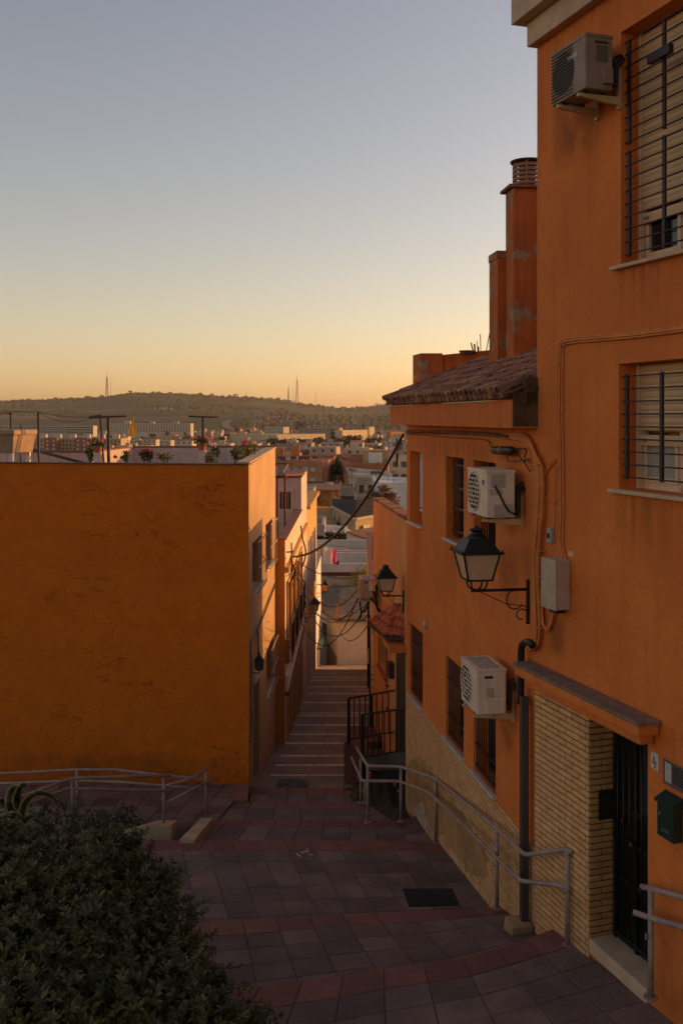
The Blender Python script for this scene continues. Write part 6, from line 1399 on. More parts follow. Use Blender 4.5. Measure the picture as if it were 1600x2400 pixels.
for i in range(n + 1):
    for j in range(4): mb.v.append(Vector((.0 + 3.2 * i / n - .3, 45.95 - .35 * j, -11.75 + (.28 - .08 * j) * rg.uniform(.6, 1.2) * (j < 3))))
for i in range(n):
    for j in range(3): a = i * 4 + j; mb.f.append((a, a + 1, a + 5, a + 4))
T = thing('roof_ridge', 'mossy roof ridge behind the rough grey roof', 'roof', P(790, 1385, 52))
rooftile_plane(T, P(700, 1384, 52.4), P(884, 1384, 52.4), P(884, 1350, 56.8), P(700, 1350, 56.8), M_GROOF); 
mb = MB(); mb.box2(P(720, 1384, 52).x, P(884, 1384, 52).x, 51.9, 52.3, -13, P(720, 1374, 52.1).z); mb.build('ridge_wall', mat('mossy_wall', (0.30, 0.2, 0.09), (0.06, 0.06, 0.02), scale=1.2, bump=.6), T)
T_KW = mat('stained_whitewash', (0.70, 0.58, 0.48), (0.52, 0.43, 0.35), scale=.8, rough=.9, bump=.2, bscale=10, streak=.5, streakcol=(0.3, 0.23, 0.18))
RB = mat('dark_red_band', (0.15, 0.035, 0.03), (0.11, 0.03, 0.025), scale=2)
block('terrace_house', 'greyish white terrace wall with a dark red foot band, lower of the two', [(660, 58), (890, 58)], 1321, 0, T_KW, 5, par=.9, band=[(-.76, .26, RB)], base=-13.6)
block('terrace_house', 'upper grey terrace wall behind the hanging pink towels', [(660, 65), (890, 65)], 1291, 0, T_KW, 6, par=1.0, band=[(-.82, .2, RB), (-.04, .05, T_GY)], base=-13.8)
T = thing('gable_house', 'white gabled house with a tan roof behind the terrace wall', 'house', P(840, 1290, 76))
w_ = [P(813, 1330, 75), P(890, 1330, 75), P(890, 1276, 75), P(813, 1248, 75)]; mb = MB(); mb.prism(w_, (0, 2.5, 0)); mb.build('wall', T_KW, T)
qa, qb = P(811, 1245, 74.8), P(892, 1274, 74.8); qc = Vector((qb.x + .1, 78.5, qa.z)); mb = MB(); mb.add([qa, qb, qc, qa + Vector((0, 0, -.1)), qb + Vector((0, 0, -.1)), qc + Vector((0, 0, -.1))], [(0, 1, 2), (5, 4, 3), (0, 3, 4, 1), (1, 4, 5, 2), (2, 5, 3, 0)]); mb.build('roof', T_RF, T)
mb = MB(); q = P(826, 1288, 74.9); mb.box(q, (.35, .1, .6)); mb.build('window', M_TWIN, T)
mb = MB(); q = P(823, 1271, 74.6); mb.box(q, (.9, .7, .12), 0); mb.build('hood', T_RF, T)
block('flat_house', 'pinkish flat roofed house left of the rooftop plants', [(690, 90), (760, 88)], 1231, 1, T_PK, 8, par=.5, base=-15, wins=[(0, 2, 1)])
block('flat_house', 'pale blue-grey terrace behind the rooftop plants', [(740, 94), (815, 92)], 1250, 1, T_BL, 6, par=.4, base=-15)
# chapel-like house with hipped dark roof and arched windows
T = block('hip_roof_house', 'tan house with arched windows and a dark hipped roof', [(779, 118), (833, 104), (895, 109)], 1213, 1, T_OC, 12, par=0, base=-16, cat='house')
pts = [P(778, 978, 118.3), P(833, 978, 103.5), P(897, 978, 108.6)]; zt_ = P(833, 1212, 104).z
for p in pts: p.z = zt_
ap0, ap1 = P(834, 1171, 112), P(885, 1168, 115)
M_HIP = mat('dark_tiles', (0.10, 0.07, 0.055), (0.045, 0.033, 0.028), scale=2.2, rough=.98, bump=1.0, bscale=6, spec=.05)
mb = MB(); mb.add([*pts, pts[2] + Vector((0, 14, 0)), pts[0] + Vector((0, 10, 0)), ap0, ap1], [(0, 1, 5), (1, 2, 6, 5), (2, 3, 6), (3, 4, 5, 6), (4, 0, 5)]); mb.build('roof', M_HIP, T)
for p, q in zip(pts, pts[1:]):
    d = (q - p).normalized(); nn = Vector((d.y, -d.x, 0)); mb = MB(); mb.obox(p - Vector((0, 0, .25)), q - p, nn * .2, (0, 0, .22)); mb.build('cornice', T_CR, T)
fw = Wall((pts[1].x, pts[1].y), (pts[0].x, pts[0].y))
for px_, y0, y1 in ((785.5, 1228, 1206), (795, 1232, 1211)):
    u = fw.u(px_); z0, z1 = fw.z(px_, y0), fw.z(px_, y1); hw_ = .38; prof = [(u - hw_, z0), (u + hw_, z0), (u + hw_, z1 - hw_)] + [(u + hw_ * math.cos(t * math.pi / 6), z1 - hw_ + hw_ * math.sin(t * math.pi / 6)) for t in range(1, 6)] + [(u - hw_, z1 - hw_)]
    mb = MB(); mb.prism([fw.pt(a, -.01, b) for a, b in prof], fw.n * .06); wn = mb.build('window', M_TWIN, T)
    prof2 = [((a - u) * 1.35 + u, (b - z0) * 1.06 + z0) for a, b in prof]; mb = MB(); mb.prism([fw.pt(a, -.02, b) for a, b in prof2], fw.n * .04); mb.build('surround', T_CR, wn)
fr = Wall((pts[1].x, pts[1].y), (pts[2].x, pts[2].y)); u = fr.u(850.5); mb = MB(); mb.wbox(fr, u, u + 1.3, .0, .06, fr.z(851, 1246), fr.z(851, 1231)); mb.build('window', M_TSHUT, T)
mb = MB(); q = P(829, 1196, 108); mb.tube([q, q + Vector((0, 0, .9))], .05, 5); mb.tube([q + Vector((-.3, 0, .7)), q + Vector((.3, 0, .75))], .04, 5); mb.build('antenna', M_POST, T)
# stone gable and tiled roof
T = block('stone_house', 'rubble stone gable house with a tan tiled lean-to roof', [(735, 134), (796, 133)], 1151, 1, T_STONE, 10, par=0, base=-17, cat='house')
mb = MB(); mb.box2(P(734, 1150, 133).x, P(796, 1150, 133).x, 132.6, 143, P(735, 1150.5, 133).z, P(735, 1147, 133).z); mb.build('capping', T_RF, T)
M_LEAN = mat('tan_tiles', (0.52, 0.33, 0.15), (0.30, 0.19, 0.09), scale=1.5, rough=.95, bump=1.0, bscale=5)
rooftile_plane(T, P(712, 1229, 110), P(790, 1232, 110), P(783, 1189, 131), P(712, 1184, 131), M_LEAN, 'lean_to_roof')
mb = MB(); mb.box2(P(712, 1229, 110).x, P(786, 1229, 110).x, 110.3, 131, -17, P(712, 1231, 110).z - .1); mb.build('lean_to_wall', T_OC, T)
T = thing('chimney', 'little white chimney with a dark pointed cap below the stone gable', 'chimney', P(733, 1228, 107)); q = P(733.5, 1226, 107)
mb = MB(); mb.box(q + Vector((0, 0, .3)), (.36, .36, .7)); mb.build('shaft', T_WH, T)
mb = MB(); mb.lathe(q + Vector((0, 0, .65)), [(.38, 0), (.2, .25), (.03, .42)], 4); mb.build('cap', T_RD, T)
block('flat_house', 'white walled house with wall units left of the stone gable', [(690, 126), (736, 125)], 1150, 1, T_WH, 8, par=.4, base=-17, wins=[(0, 4, 1)], win=(.6, .8))
block('shed', 'tan shed roofline behind the stone gable', [(640, 150), (762, 149), (800, 152)], 1139, 1, T_RF, 9, par=.3, base=-18)
T = thing('water_tank', 'pale roof water tank above the stone gable', 'tank', P(770, 1150, 145)); q = P(770, 1149, 145); mb = MB(); mb.lathe(q, [(.55, 0), (.62, .9), (.66, 1.05), (.5, 1.1)], 12); mb.build('drum', T_CR, T); mb = MB(); mb.lathe(q, [(.68, .95), (.68, 1.02)], 12); mb.build('rim', T_GY, T)
block('flat_house', 'grey house with slim columns below the yellow edged house', [(793, 150), (830, 149)], 1143, 1, T_GY, 9, par=.3, base=-18, wins=[(0, 5, 2)], win=(.5, 1.6))
# yellow edged white house
T = block('trimmed_house', 'white house with yellow edging and a balustraded roof', [(814, 216), (837, 200), (918, 200)], 1113, 1, T_WH, 14, par=.7, base=-19, wins=[(0, 3, 2), (1, 4, 2)], win=(.9, 1.7), floor_h=3.6, top_off=1.6, band=[(-.9, .3, T_OC), (-1.4, .14, T_OC)])
for px_, Y in ((837, 199.8), (877, 199.8), (913, 199.8)): mb = MB(); q = P(px_, 1120, Y); mb.box2(q.x - .3, q.x + .3, Y - .3, Y, -19, q.z); mb.build('pilaster', T_OC, T)
block('plain_house', 'big bluish white blank wall right of the alley view', [(878, 152), (893, 148), (975, 148)], 1131, 1, T_BL, 12, par=.4, base=-18)
block('plain_house', 'cream house with paned windows at the far right of the gap', [(917, 232), (975, 230)], 1069, 1, T_CR, 12, par=.5, base=-20, wins=[(0, 3, 3)], win=(1.3, 1.3))
# terracotta apartment blocks
T = block('apartment_block', 'terracotta apartment block with a sunlit right end', [(540, 268), (755, 250), (767, 252), (785, 276)], 1080, 1, T_OR, 14, par=.9, base=-19.5, wins=[(2, 3, 3)], hut=[(.42, 8, 4, 3.4, None), (.6, 9, 2.5, 3.8, None)], top_off=1.8, win=(1.0, 1.2))
a, b = P(540, 978, 268), P(755, 978, 250)
for px_ in (646, 675, 694, 718, 735):
    t = (P(px_, 978, 259).x - a.x) / (b.x - a.x)
    for f in range(3): window_on(T, a, b, t, P(700, 1104 + 24.5 * f, 254).z, 1.3 if px_ < 700 else 1.55, 1.0, UNITSH, .08)
mb = MB(); t0, t1 = .1, .67; p, q = a.lerp(b, t0), a.lerp(b, t1); mb.obox(Vector((p.x, p.y, P(690, 1088, 254).z)), q - p, (0, -.9, 0), (0, 0, .14)); mb.build('ledge', T_RD, T)
mb = MB(); p, q = a.lerp(b, .1), a.lerp(b, .67); mb.obox(Vector((p.x, p.y, P(690, 1112, 254).z)), q - p, (0, -1.0, 0), (0, 0, .8)); mb.build('balcony', T_GY, T)
T = block('apartment_block', 'terracotta apartment block with a terraced roof, right of the dark gap', [(797, 268), (813, 243), (908, 245), (913, 258)], 1086, 1, T_OR, 16, par=1.0, base=-20, wins=[(0, 3, 3)], hut=[(.75, 10, 7, 3.4, T_OC), (.4, 9, 5, 2.2, T_OR)], top_off=1.4)
block('flat_house', 'white rooftop room on the terraced terracotta block', [(865, 256), (895, 256)], 1063, 0, T_BL, 5, par=.15, base=-12)
rg = random.Random(21)
def laundry(label, px0, px1, py, Y, n, cols, L=.9):
    T = thing('laundry_line', label, 'laundry', P((px0 + px1) / 2, py, Y)); mb = MB(); mb.tube([P(px0, py, Y), P(px1, py, Y)], .02, 4); mb.build('line', M_POST, T)
    for i in range(n):
        p = P(px0 + (px1 - px0) * (i + .5) / n, py, Y - .03); w_ = abs(px1 - px0) / n * Y / F * .8; h_ = L * rg.uniform(.5, 1.1); mb = MB()
        for j in range(5):
            for k in range(4): mb.v.append(p + Vector((w_ * (j / 4 - .5), .06 * math.sin(j * 1.7 + k + i), -h_ * k / 3)))
        for j in range(4):
            for k in range(3): a = j * 4 + k; mb.f.append((a, a + 1, a + 5, a + 4))
        mb.build('garment', rg.choice(cols), T, fix=False)
CL = [plain('dark_cloth', (0.04, 0.035, 0.045), .9), plain('white_cloth', (0.6, 0.55, 0.5), .9), plain('pinkish_cloth', (0.5, 0.25, 0.22), .9), plain('navy_cloth', (0.03, 0.04, 0.08), .9)]
laundry('row of washing on the roof of the sunlit terracotta block', 650, 750, 1070, 256, 16, CL, 1.0)
laundry('dark washing on the roof of the yellow edged house', 868, 892, 1104, 207, 5, CL[:1], 1.0)
# pink towels on the near line
T = thing('laundry_line', 'pale and pink towels hanging above the terrace walls', 'laundry', P(770, 1290, 56))
mb = MB(); mb.tube([P(748, 1276, 56), P(830, 1284, 57)], .012, 4); mb.build('line', M_POST, T)
def towel(x0, x1, y0, y1, c, Y=56):
    mb = MB()
    for j in range(7):
        for k in range(7):
            px = x0 + (x1 - x0) * j / 6; py = y0 + (y1 - y0) * k / 6 + (x1 - x0) * .22 * (j / 6) * (1 if k else .5); mb.v.append(P(px, py, Y + .06 * math.sin(j * 1.4 + k * .5)))
    for j in range(6):
        for k in range(6): a = j * 7 + k; mb.f.append((a, a + 1, a + 8, a + 7))
    mb.build('towel', c, T, fix=False, smooth=True)
towel(758, 778, 1282, 1317, leafmat('cream_towel', (0.85, 0.62, 0.50), (0.85, 0.62, 0.50), .9, .3)); towel(777, 789, 1287, 1317, leafmat('pink_towel', (0.9, 0.12, 0.24), (0.9, 0.12, 0.24), .9, .3), 56.2); towel(750, 757, 1277, 1303, leafmat('cream_towel2', (0.55, 0.36, 0.28), (0.55, 0.36, 0.28), .9, .3)); towel(781, 794, 1313, 1321, plain('blue_cloth', (0.04, 0.08, 0.14), .9), 56.3)
# far slabs
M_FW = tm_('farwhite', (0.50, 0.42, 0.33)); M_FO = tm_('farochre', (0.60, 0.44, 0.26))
block('apartment_block', 'cream and brick-red apartment row seen above the left terrace', [(60, 720), (284, 700), (290, 716)], 1028, 1, T_OC, 14, par=.5, wins=[(0, 26, 3)], win=(1.2, 1.3), hut=[(t, 8, 5, 3, T_WH) for t in (.15, .3, .45, .6, .75, .9)])
for i, (x0, x1) in enumerate(((104, 134), (176, 205))):
    block('apartment_block', ('left brick-red stairwell bay of the cream apartment row', 'right brick-red stairwell bay of the cream apartment row')[i], [(x0, 705), (x1, 703)], 1026, 0, T_BR, 4, par=.3, wins=[(0, 2, 3, True)], win=(1.6, 1.6))
block('apartment_block', 'long grey-white slab far left above the terrace', [(5, 1300), (158, 1290)], 998, 0, M_FW, 14, par=.3, wins=[(0, 30, 3)], win=(2.0, 1.6))
block('apartment_block', 'white modern slab with dark bands left of the yellow cloth', [(157, 1240), (219, 1230), (222, 1245)], 998, 1, M_FW, 14, par=.3, wins=[(0, 8, 4)], win=(4.2, 1.5))
block('apartment_block', 'long white slab right of the yellow cloth', [(258, 1420), (300, 1390), (447, 1430), (450, 1450)], 993, 1, M_FW, 16, par=.3, wins=[(0, 6, 4), (1, 22, 4)], win=(2.0, 1.5), hut=[(.2, 6, 9, 4, None), (.5, 6, 7, 3, None), (.8, 6, 7, 3, None)])
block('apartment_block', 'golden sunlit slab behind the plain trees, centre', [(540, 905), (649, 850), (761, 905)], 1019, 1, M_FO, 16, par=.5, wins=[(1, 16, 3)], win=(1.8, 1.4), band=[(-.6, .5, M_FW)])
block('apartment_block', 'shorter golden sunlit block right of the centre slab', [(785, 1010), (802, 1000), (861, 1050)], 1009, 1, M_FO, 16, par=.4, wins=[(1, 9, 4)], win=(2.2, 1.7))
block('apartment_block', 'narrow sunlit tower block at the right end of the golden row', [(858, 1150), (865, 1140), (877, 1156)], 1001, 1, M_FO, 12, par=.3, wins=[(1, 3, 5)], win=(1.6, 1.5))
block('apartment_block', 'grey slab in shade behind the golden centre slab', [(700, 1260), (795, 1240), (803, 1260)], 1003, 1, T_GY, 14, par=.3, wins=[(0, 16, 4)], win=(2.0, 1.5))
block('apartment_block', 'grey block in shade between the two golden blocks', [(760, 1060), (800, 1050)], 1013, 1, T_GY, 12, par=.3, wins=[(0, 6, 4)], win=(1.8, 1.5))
block('apartment_block', 'stepped pale block with sunlit ends left of the centre slab', [(620, 1320), (664, 1290), (676, 1310)], 1001, 1, M_FW, 12, par=.3, wins=[(0, 8, 3), (1, 3, 3)], win=(1.8, 1.5))
block('apartment_block', 'small lit roof block far right of the valley', [(905, 1080), (915, 1075), (945, 1090)], 1012, 1, T_OR, 10, par=.3, wins=[(1, 5, 3)], win=(1.6, 1.4))
# small houses filling the valley, row behind row
small = []
rows = [(300, 640, 960), (340, 640, 960), (385, 640, 960), (440, 640, 960), (510, 620, 960), (590, 600, 960), (690, 230, 960), (800, 230, 960), (930, 200, 960), (1090, 200, 960), (1280, 430, 960), (1500, 430, 960), (1750, -40, 700)]
shades = [(T_WH, 'white'), (T_CR, 'cream'), (T_CR, 'cream'), (T_OC, 'ochre'), (T_PK, 'pinkish'), (T_GY, 'grey'), (T_OR, 'terracotta')]
wheres = {300: 'behind the terracotta blocks', 340: 'just beyond the terracotta blocks', 385: 'before the row of street trees', 440: 'nearing the row of street trees', 510: 'at the foot of the golden slabs', 590: 'close under the golden slabs', 690: 'among the valley trees', 800: 'deeper among the valley trees', 930: 'level with the golden slabs', 1090: 'beyond the golden slabs', 1280: 'well beyond the golden slabs', 1500: 'at the foot of the green field', 1750: 'at the foot of the far slope'}
nh = 0
for Y, xa, xb in rows:
    px = xa + rg.uniform(0, 10)
    while px < xb:
        w_ = rg.uniform(6, 13) / Y * F; yy = Y * rg.uniform(.96, 1.05)
        m, cn = rg.choice(shades); p0 = P(px, 978, yy); h_ = rg.choice([3.2, 5.5, 6.2, 6.8, 8.5]) if Y > 350 else rg.choice([5, 6, 7])
        zt_ = terrain(p0.x, p0.y) + h_
        ytop = HY - zt_ / yy * F
        px1 = px + w_
        vis = ytop < 1052 or px > 640
        blockd = any(a < px1 and b > px for a, b in ((690, 800),)) and Y > 860 and Y < 1000
        if vis and not blockd and nh < 340:
            rot = rg.uniform(-.15, .3) * (w_ / F * yy); gab = rg.random() < .35
            block('town_house', f'small {cn} {"tile" if gab else "flat"} roofed house {wheres[Y]}', [(px, yy), (px1, yy + rot), (px1 + w_ * .16, yy + rot + rg.uniform(4, 9))], ytop, 0, m, rg.uniform(7, 11), par=.35, wins=[(0, rg.choice([2, 3]), 2 if h_ > 5 else 1)] if Y < 1000 else [(0, 2, 1)], win=(1.1, 1.3), group='small houses of the valley town', cat='house', hut=[(rg.uniform(.2, .8), 4, rg.uniform(2.5, 4), rg.uniform(1.8, 2.6), None)] if rg.random() < .6 else None, top_off=.6, gable=gab)
            nh += 1
        px = px1 + rg.uniform(0, 8) / Y * F + (w_ * .3 if rg.random() < .2 else 0)

# ------------------------------------------------------------------ trees
def tree_mesh(seed, leafs, rad, h, trunk_h, size, lm, conical=False):
    rg = random.Random(seed); mb = MB()
    cl = []
    for _ in range(11):
        a = rg.uniform(0, 6.28); r = rg.uniform(.1, .72) * rad; z = trunk_h + rg.uniform(.12, .86) * (h - trunk_h)
        if conical: r *= 1.15 * (1 - (z - trunk_h) / (h - trunk_h) * .9)
        cl.append((Vector((r * math.cos(a), r * math.sin(a), z)), rad * rg.uniform(.28, .46) * (.6 if conical and z > h * .7 else 1)))
    for c, rr in cl:
        for _ in range(leafs // 11):
            d = Vector((rg.gauss(0, 1), rg.gauss(0, 1), rg.gauss(0, .8))).normalized() * rr * rg.uniform(.55, 1.08); p = c + d
            n_ = (d.normalized() + Vector((rg.gauss(0, .5), rg.gauss(0, .5), rg.gauss(0, .5)))).normalized(); t = n_.orthogonal().normalized(); t = Matrix.Rotation(rg.uniform(0, 6.28), 3, n_) @ t; s = n_.cross(t); l = size * rg.uniform(.6, 1.3)
            k = len(mb.v); mb.v += [p - t * l, p + s * l * .6, p + t * l, p - s * l * .6]; mb.f.append((k, k + 1, k + 2, k + 3))
    crown = mb.mesh('crown', lm, fix=False)
    tb = MB(); tb.tube([(0, 0, -.5), (.05 * rad, 0, trunk_h * .6), (0, .05 * rad, trunk_h), (0, 0, h * .75)], [.05 * h, .04 * h, .035 * h, .012 * h], 7)
    for c, rr in cl[:6]: tb.tube([(0, 0, trunk_h * .8), c * .5 + Vector((0, 0, trunk_h * .35)), c], [.02 * h, .014 * h, .006 * h], 5)
    return crown, tb.mesh('trunk', plain('bark', (0.07, 0.05, 0.035), .9), smooth=True)
TL1 = leafmat('evergreen_leaf', (0.012, 0.022, 0.008), (0.045, 0.055, 0.018), .6, .2); TL2 = leafmat('olive_leaf', (0.03, 0.035, 0.015), (0.08, 0.08, 0.03), .6, .25); TL3 = leafmat('autumn_leaf', (0.10, 0.06, 0.015), (0.34, 0.13, 0.05), .6, .3); TL4 = leafmat('yellow_shrub_leaf', (0.12, 0.12, 0.015), (0.30, 0.24, 0.03), .6, .35)  # the last one is the yellow-green shrubs' own leaf colour
TM = [tree_mesh(i, 420, 2.6, 7.5, 2.0, .34, m) for i, m in enumerate((TL1, TL1, TL2))]; TCON = tree_mesh(9, 420, 2.4, 11, 1.5, .36, TL1, True); TFAR = [tree_mesh(20 + i, 130, 2.6, 6.5, 1.2, .7, m) for i, m in enumerate((TL1, TL2))]
def tree(label, px, pybase, Y, height, tm, group=None, xs=1.0, name='tree'):
    p = P(px, pybase, Y) if pybase else P(px, 978, Y)
    if not pybase: p.z = terrain(p.x, p.y)
    T = thing(name, label, 'tree', p, group); h0 = max(v.co.z for v in tm[0].vertices); s = height / h0; rz = rg.uniform(0, 6.28)
    inst('crown', tm[0], T, p, rot=(0, 0, rz), scale=(s * xs, s * xs, s)); inst('trunk', tm[1], T, p, rot=(0, 0, rz), scale=(s, s, s)); return T
tree('autumn-tinted tree in front of the bluish white wall', 905, 1222, 122, 4.6, tree_mesh(31, 2600, 2.6, 7.5, 1.6, .19, TL3), xs=1.5)
tree('dark round shrub beside the autumn-tinted tree', 862, 1185, 128, 2.4, tree_mesh(32, 900, 2.6, 5, .8, .16, TL1), xs=1.2)
tree('yellow-green shrub behind the small beige air conditioner', 838, 1395, 53.5, 1.75, tree_mesh(33, 1500, 2.4, 4.5, .5, .09, TL4), name='shrub', xs=1.25)
tree('smaller yellow-green shrub right of it, by the apricot wall', 866, 1385, 54.0, 1.25, tree_mesh(34, 900, 2.2, 4, .5, .10, TL4), name='shrub', xs=1.1)
for i, (px, py, hh) in enumerate(((722, 1290, 1.2), (742, 1287, 1.1), (757, 1286, 1.0), (772, 1285, 1.3), (786, 1285, 1.2), (803, 1284, 1.2), (813, 1284, 1.0))):
    tree(('leftmost rooftop shrub under the power cable', 'second rooftop shrub from the left under the power cable', 'third rooftop shrub from the left under the power cable', 'middle rooftop shrub under the power cable', 'third rooftop shrub from the right, before the gabled house', 'second rooftop shrub from the right, before the gabled house', 'rooftop shrub next to the white gabled house')[i], px, py, 84, hh * 1.15, TM[i % 3], 'shrubs on the rooftop garden', name='shrub', xs=1.3)
tree('dark pointed conifer between the golden slabs', 780, None, 790, 17, TCON, xs=1.0)
tree('broad dark tree right of the pointed conifer', 818, None, 640, 13.5, TM[0], xs=1.5)
tree('second broad dark tree right of the conifer', 836, None, 690, 13, TM[1], xs=1.5)
tree('wide domed tree on the slope behind the golden slabs', 705, None, 1700, 22, TM[1], xs=1.9)
lab = 'dark street tree in the row before the golden slabs'
for i in range(26):
    px = 640 + 160 * i / 25 + rg.uniform(-3, 3)
    if 770 < px < 790: continue
    tree(lab, px, None, 760 + rg.uniform(-50, 50), rg.uniform(8, 11), TM[i % 3], 'street trees before the golden slabs', xs=1.35)
lab = 'dark tree scattered among the valley houses'
for i in range(60):
    px = rg.uniform(200, 950); Y = rg.choice([520, 640, 760, 900, 1100, 1400, 1650]); 
    if px < 640 and Y < 900: Y = 1100
    tree(lab, px, None, Y * rg.uniform(.95, 1.05), rg.uniform(6, 11), TM[i % 3], 'trees among the valley houses', xs=1.3)
for i in range(9): tree('dark shrub in the gap between the terracotta blocks', 787 + rg.uniform(-3, 8), None, 262 + 14 * i, rg.uniform(5, 8), TM[i % 3], 'trees in the gap between the terracotta blocks', xs=1.2)

# ------------------------------------------------------------------ fields, road, housing slope, skyline wood, masts
def patch(name, ring, m, lift=.8, nu=24, nv=10):
    """ring: 4 corners (px, Y) of a land parcel draped over the terrain"""
    mb = MB(); c = [Vector(((px - CX) / F * Y, Y, 0)) for px, Y in ring]
    for i in range(nu + 1):
        for j in range(nv + 1):
            q = c[0].lerp(c[1], i / nu).lerp(c[3].lerp(c[2], i / nu), j / nv); mb.v.append(Vector((q.x, q.y, terrain(q.x, q.y) + lift)))
    for i in range(nu):
        for j in range(nv): a = i * (nv + 1) + j; mb.f.append((a, a + 1, a + nv + 2, a + nv + 1))
    return struct(name, mb, m, fix=False, smooth=True)
def landmat(name, c, c2): return mat(name, c, c2, scale=.012, rough=.95, bump=0, spec=.1)
patch('green_field', [(160, 2010), (545, 2010), (520, 2480), (180, 2480)], landmat('young_wheat', (0.040, 0.085, 0.016), (0.03, 0.062, 0.013)))
patch('brown_field', [(180, 2560), (460, 2540), (440, 2950), (230, 2980)], landmat('ploughed_land', (0.085, 0.062, 0.04), (0.06, 0.045, 0.03)), 1.0)
patch('dark_field', [(290, 3050), (540, 3020), (520, 3500), (330, 3500)], landmat('dark_fallow', (0.05, 0.045, 0.026), (0.035, 0.032, 0.02)), 1.2)
patch('pale_field', [(-60, 3000), (140, 2950), (120, 3300), (-60, 3320)], landmat('pale_fallow', (0.17, 0.125, 0.075), (0.13, 0.095, 0.06)), 1.2)
rp = [(560, 1930), (545, 2060), (530, 2250), (528, 2450), (540, 2650)]
mb = MB()
for px, Y in rp:
    q = Vector(((px - CX) / F * Y, Y, 0)); 
    for s_ in (-6, 6): mb.v.append(Vector((q.x + s_ * 1.4, q.y, terrain(q.x, q.y) + 2.0)))
for i in range(len(rp) - 1): mb.f.append((2 * i, 2 * i + 1, 2 * i + 3, 2 * i + 2))
struct('road', mb, landmat('pale_road', (0.22, 0.17, 0.13), (0.18, 0.14, 0.11)), fix=False)
UH = [MB().prism([(-4, -3, -2), (4, -3, -2), (4, -3, 3), (0, -3, 4.8), (-4, -3, 3)], (0, 7, 0)).mesh('house', m) for m in (M_FW, M_FO, T_OR)]
RHM = [MB().prism([(-4.4, -3.3, 2.95), (0, -3.3, 5.05), (4.4, -3.3, 2.95), (4.4, -3.3, 3.2), (0, -3.3, 5.35), (-4.4, -3.3, 3.2)], (0, 7.6, 0)).mesh('roof', T_RF)]
cnt = 0
for r in range(9):
    Y = 2050 + 110 * r; px = 545 + 10 * r + rg.uniform(0, 8)
    while px < 800 + 12 * r and cnt < 130:
        p = P(px, 978, Y * rg.uniform(.985, 1.015)); p.z = terrain(p.x, p.y); T = thing('hillside_house', 'tiny gabled house in the rows of the hillside estate', 'house', p, 'hillside estate houses'); a = rg.uniform(-.5, .9)
        inst('wall', rg.choice(UH), T, p, rot=(0, 0, a), scale=(.6, .6, .6)); inst('roof', RHM[0], T, p, rot=(0, 0, a), scale=(.6, .6, .6)); cnt += 1; px += rg.uniform(10, 24)
for i in range(150):
    px = rg.uniform(540, 960); tree('small dark tree on the hillside estate', px, None, rg.uniform(2000, 3300), rg.uniform(6, 11), TFAR[i % 2], 'hillside estate trees', xs=1.4)
T = thing('farmhouse', 'pale farmhouse among trees on the far hillside', 'house', P(385, 947, 3600)); p = P(385, 978, 3600); p.z = terrain(p.x, p.y)
T.location = p; T['_base'] = tuple(p)
for dx, m_ in ((-26, M_FW), (0, M_FW), (30, M_FO)):
    mb = MB(); mb.box(p + Vector((dx, 0, 4)), (20, 10, 9)); mb.build('wing', m_, T); mb = MB(); mb.prism([p + Vector((dx - 11, -5.5, 8.6)), p + Vector((dx + 11, -5.5, 8.6)), p + Vector((dx, -5.5, 12))], (0, 11, 0)); mb.build('roof', T_RF, T)
for px in (322, 332, 341, 352, 362, 371, 398, 410, 420, 445, 452, 458, 463, 494):
    tree('dark tree by the pale farmhouse on the far hillside', px, None, 3560 + rg.uniform(-40, 60), rg.uniform(12, 22), TFAR[0], 'trees by the far farmhouse', xs=1.5)
# skyline wood: one far-off mass of crowns along the crest
mb = MB(); rgw = random.Random(77)
for i in range(1500):
    px = rgw.uniform(-40, 960); Y = rgw.uniform(4550, 5050); x = (px - CX) / F * Y; z = terrain(x, Y); s = rgw.uniform(3.5, 8) * (1.7 if rgw.random() < .08 else 1)
    if px > 560: s *= .55 if rgw.random() < .6 else 1
    for k in range(11):
        d = Vector((rgw.gauss(0, 1), rgw.gauss(0, 1), rgw.gauss(0, .7))).normalized(); c = Vector((x, Y, z + s * .75)) + Vector((d.x * s, d.y * s, d.z * s * .62)); t = d.orthogonal().normalized(); q = d.cross(t); l = s * .42
        kk = len(mb.v); mb.v += [c - t * l, c + q * l, c + t * l, c - q * l]; mb.f.append((kk, kk + 1, kk + 2, kk + 3))
so = mb.build('skyline_wood', TL1, fix=False); tag(so, 'dark wood along the crest of the far hills', 'wood', kind='stuff')
mb = MB()
for i in range(900):
    px = rgw.uniform(-60, 980); Y = rgw.uniform(2900, 4500); x = (px - CX) / F * Y
    if vnoise(x / 260, Y / 330) < .5: continue
    z = terrain(x, Y); s = rgw.uniform(3, 8)
    for k in range(10):
        d = Vector((rgw.gauss(0, 1), rgw.gauss(0, 1), rgw.gauss(0, .7))).normalized(); c = Vector((x, Y, z + s * .6)) + d * s * .8; t = d.orthogonal().normalized(); q = d.cross(t); l = s * .5
        kk = len(mb.v); mb.v += [c - t * l, c + q * l, c + t * l, c - q * l]; mb.f.append((kk, kk + 1, kk + 2, kk + 3))
so = mb.build('hillside_scrub', TL2, fix=False); tag(so, 'scattered scrub on the far hillsides', 'scrub', kind='stuff')
M_MAST = plain('mast_steel', (0.16, 0.11, 0.09), .6)
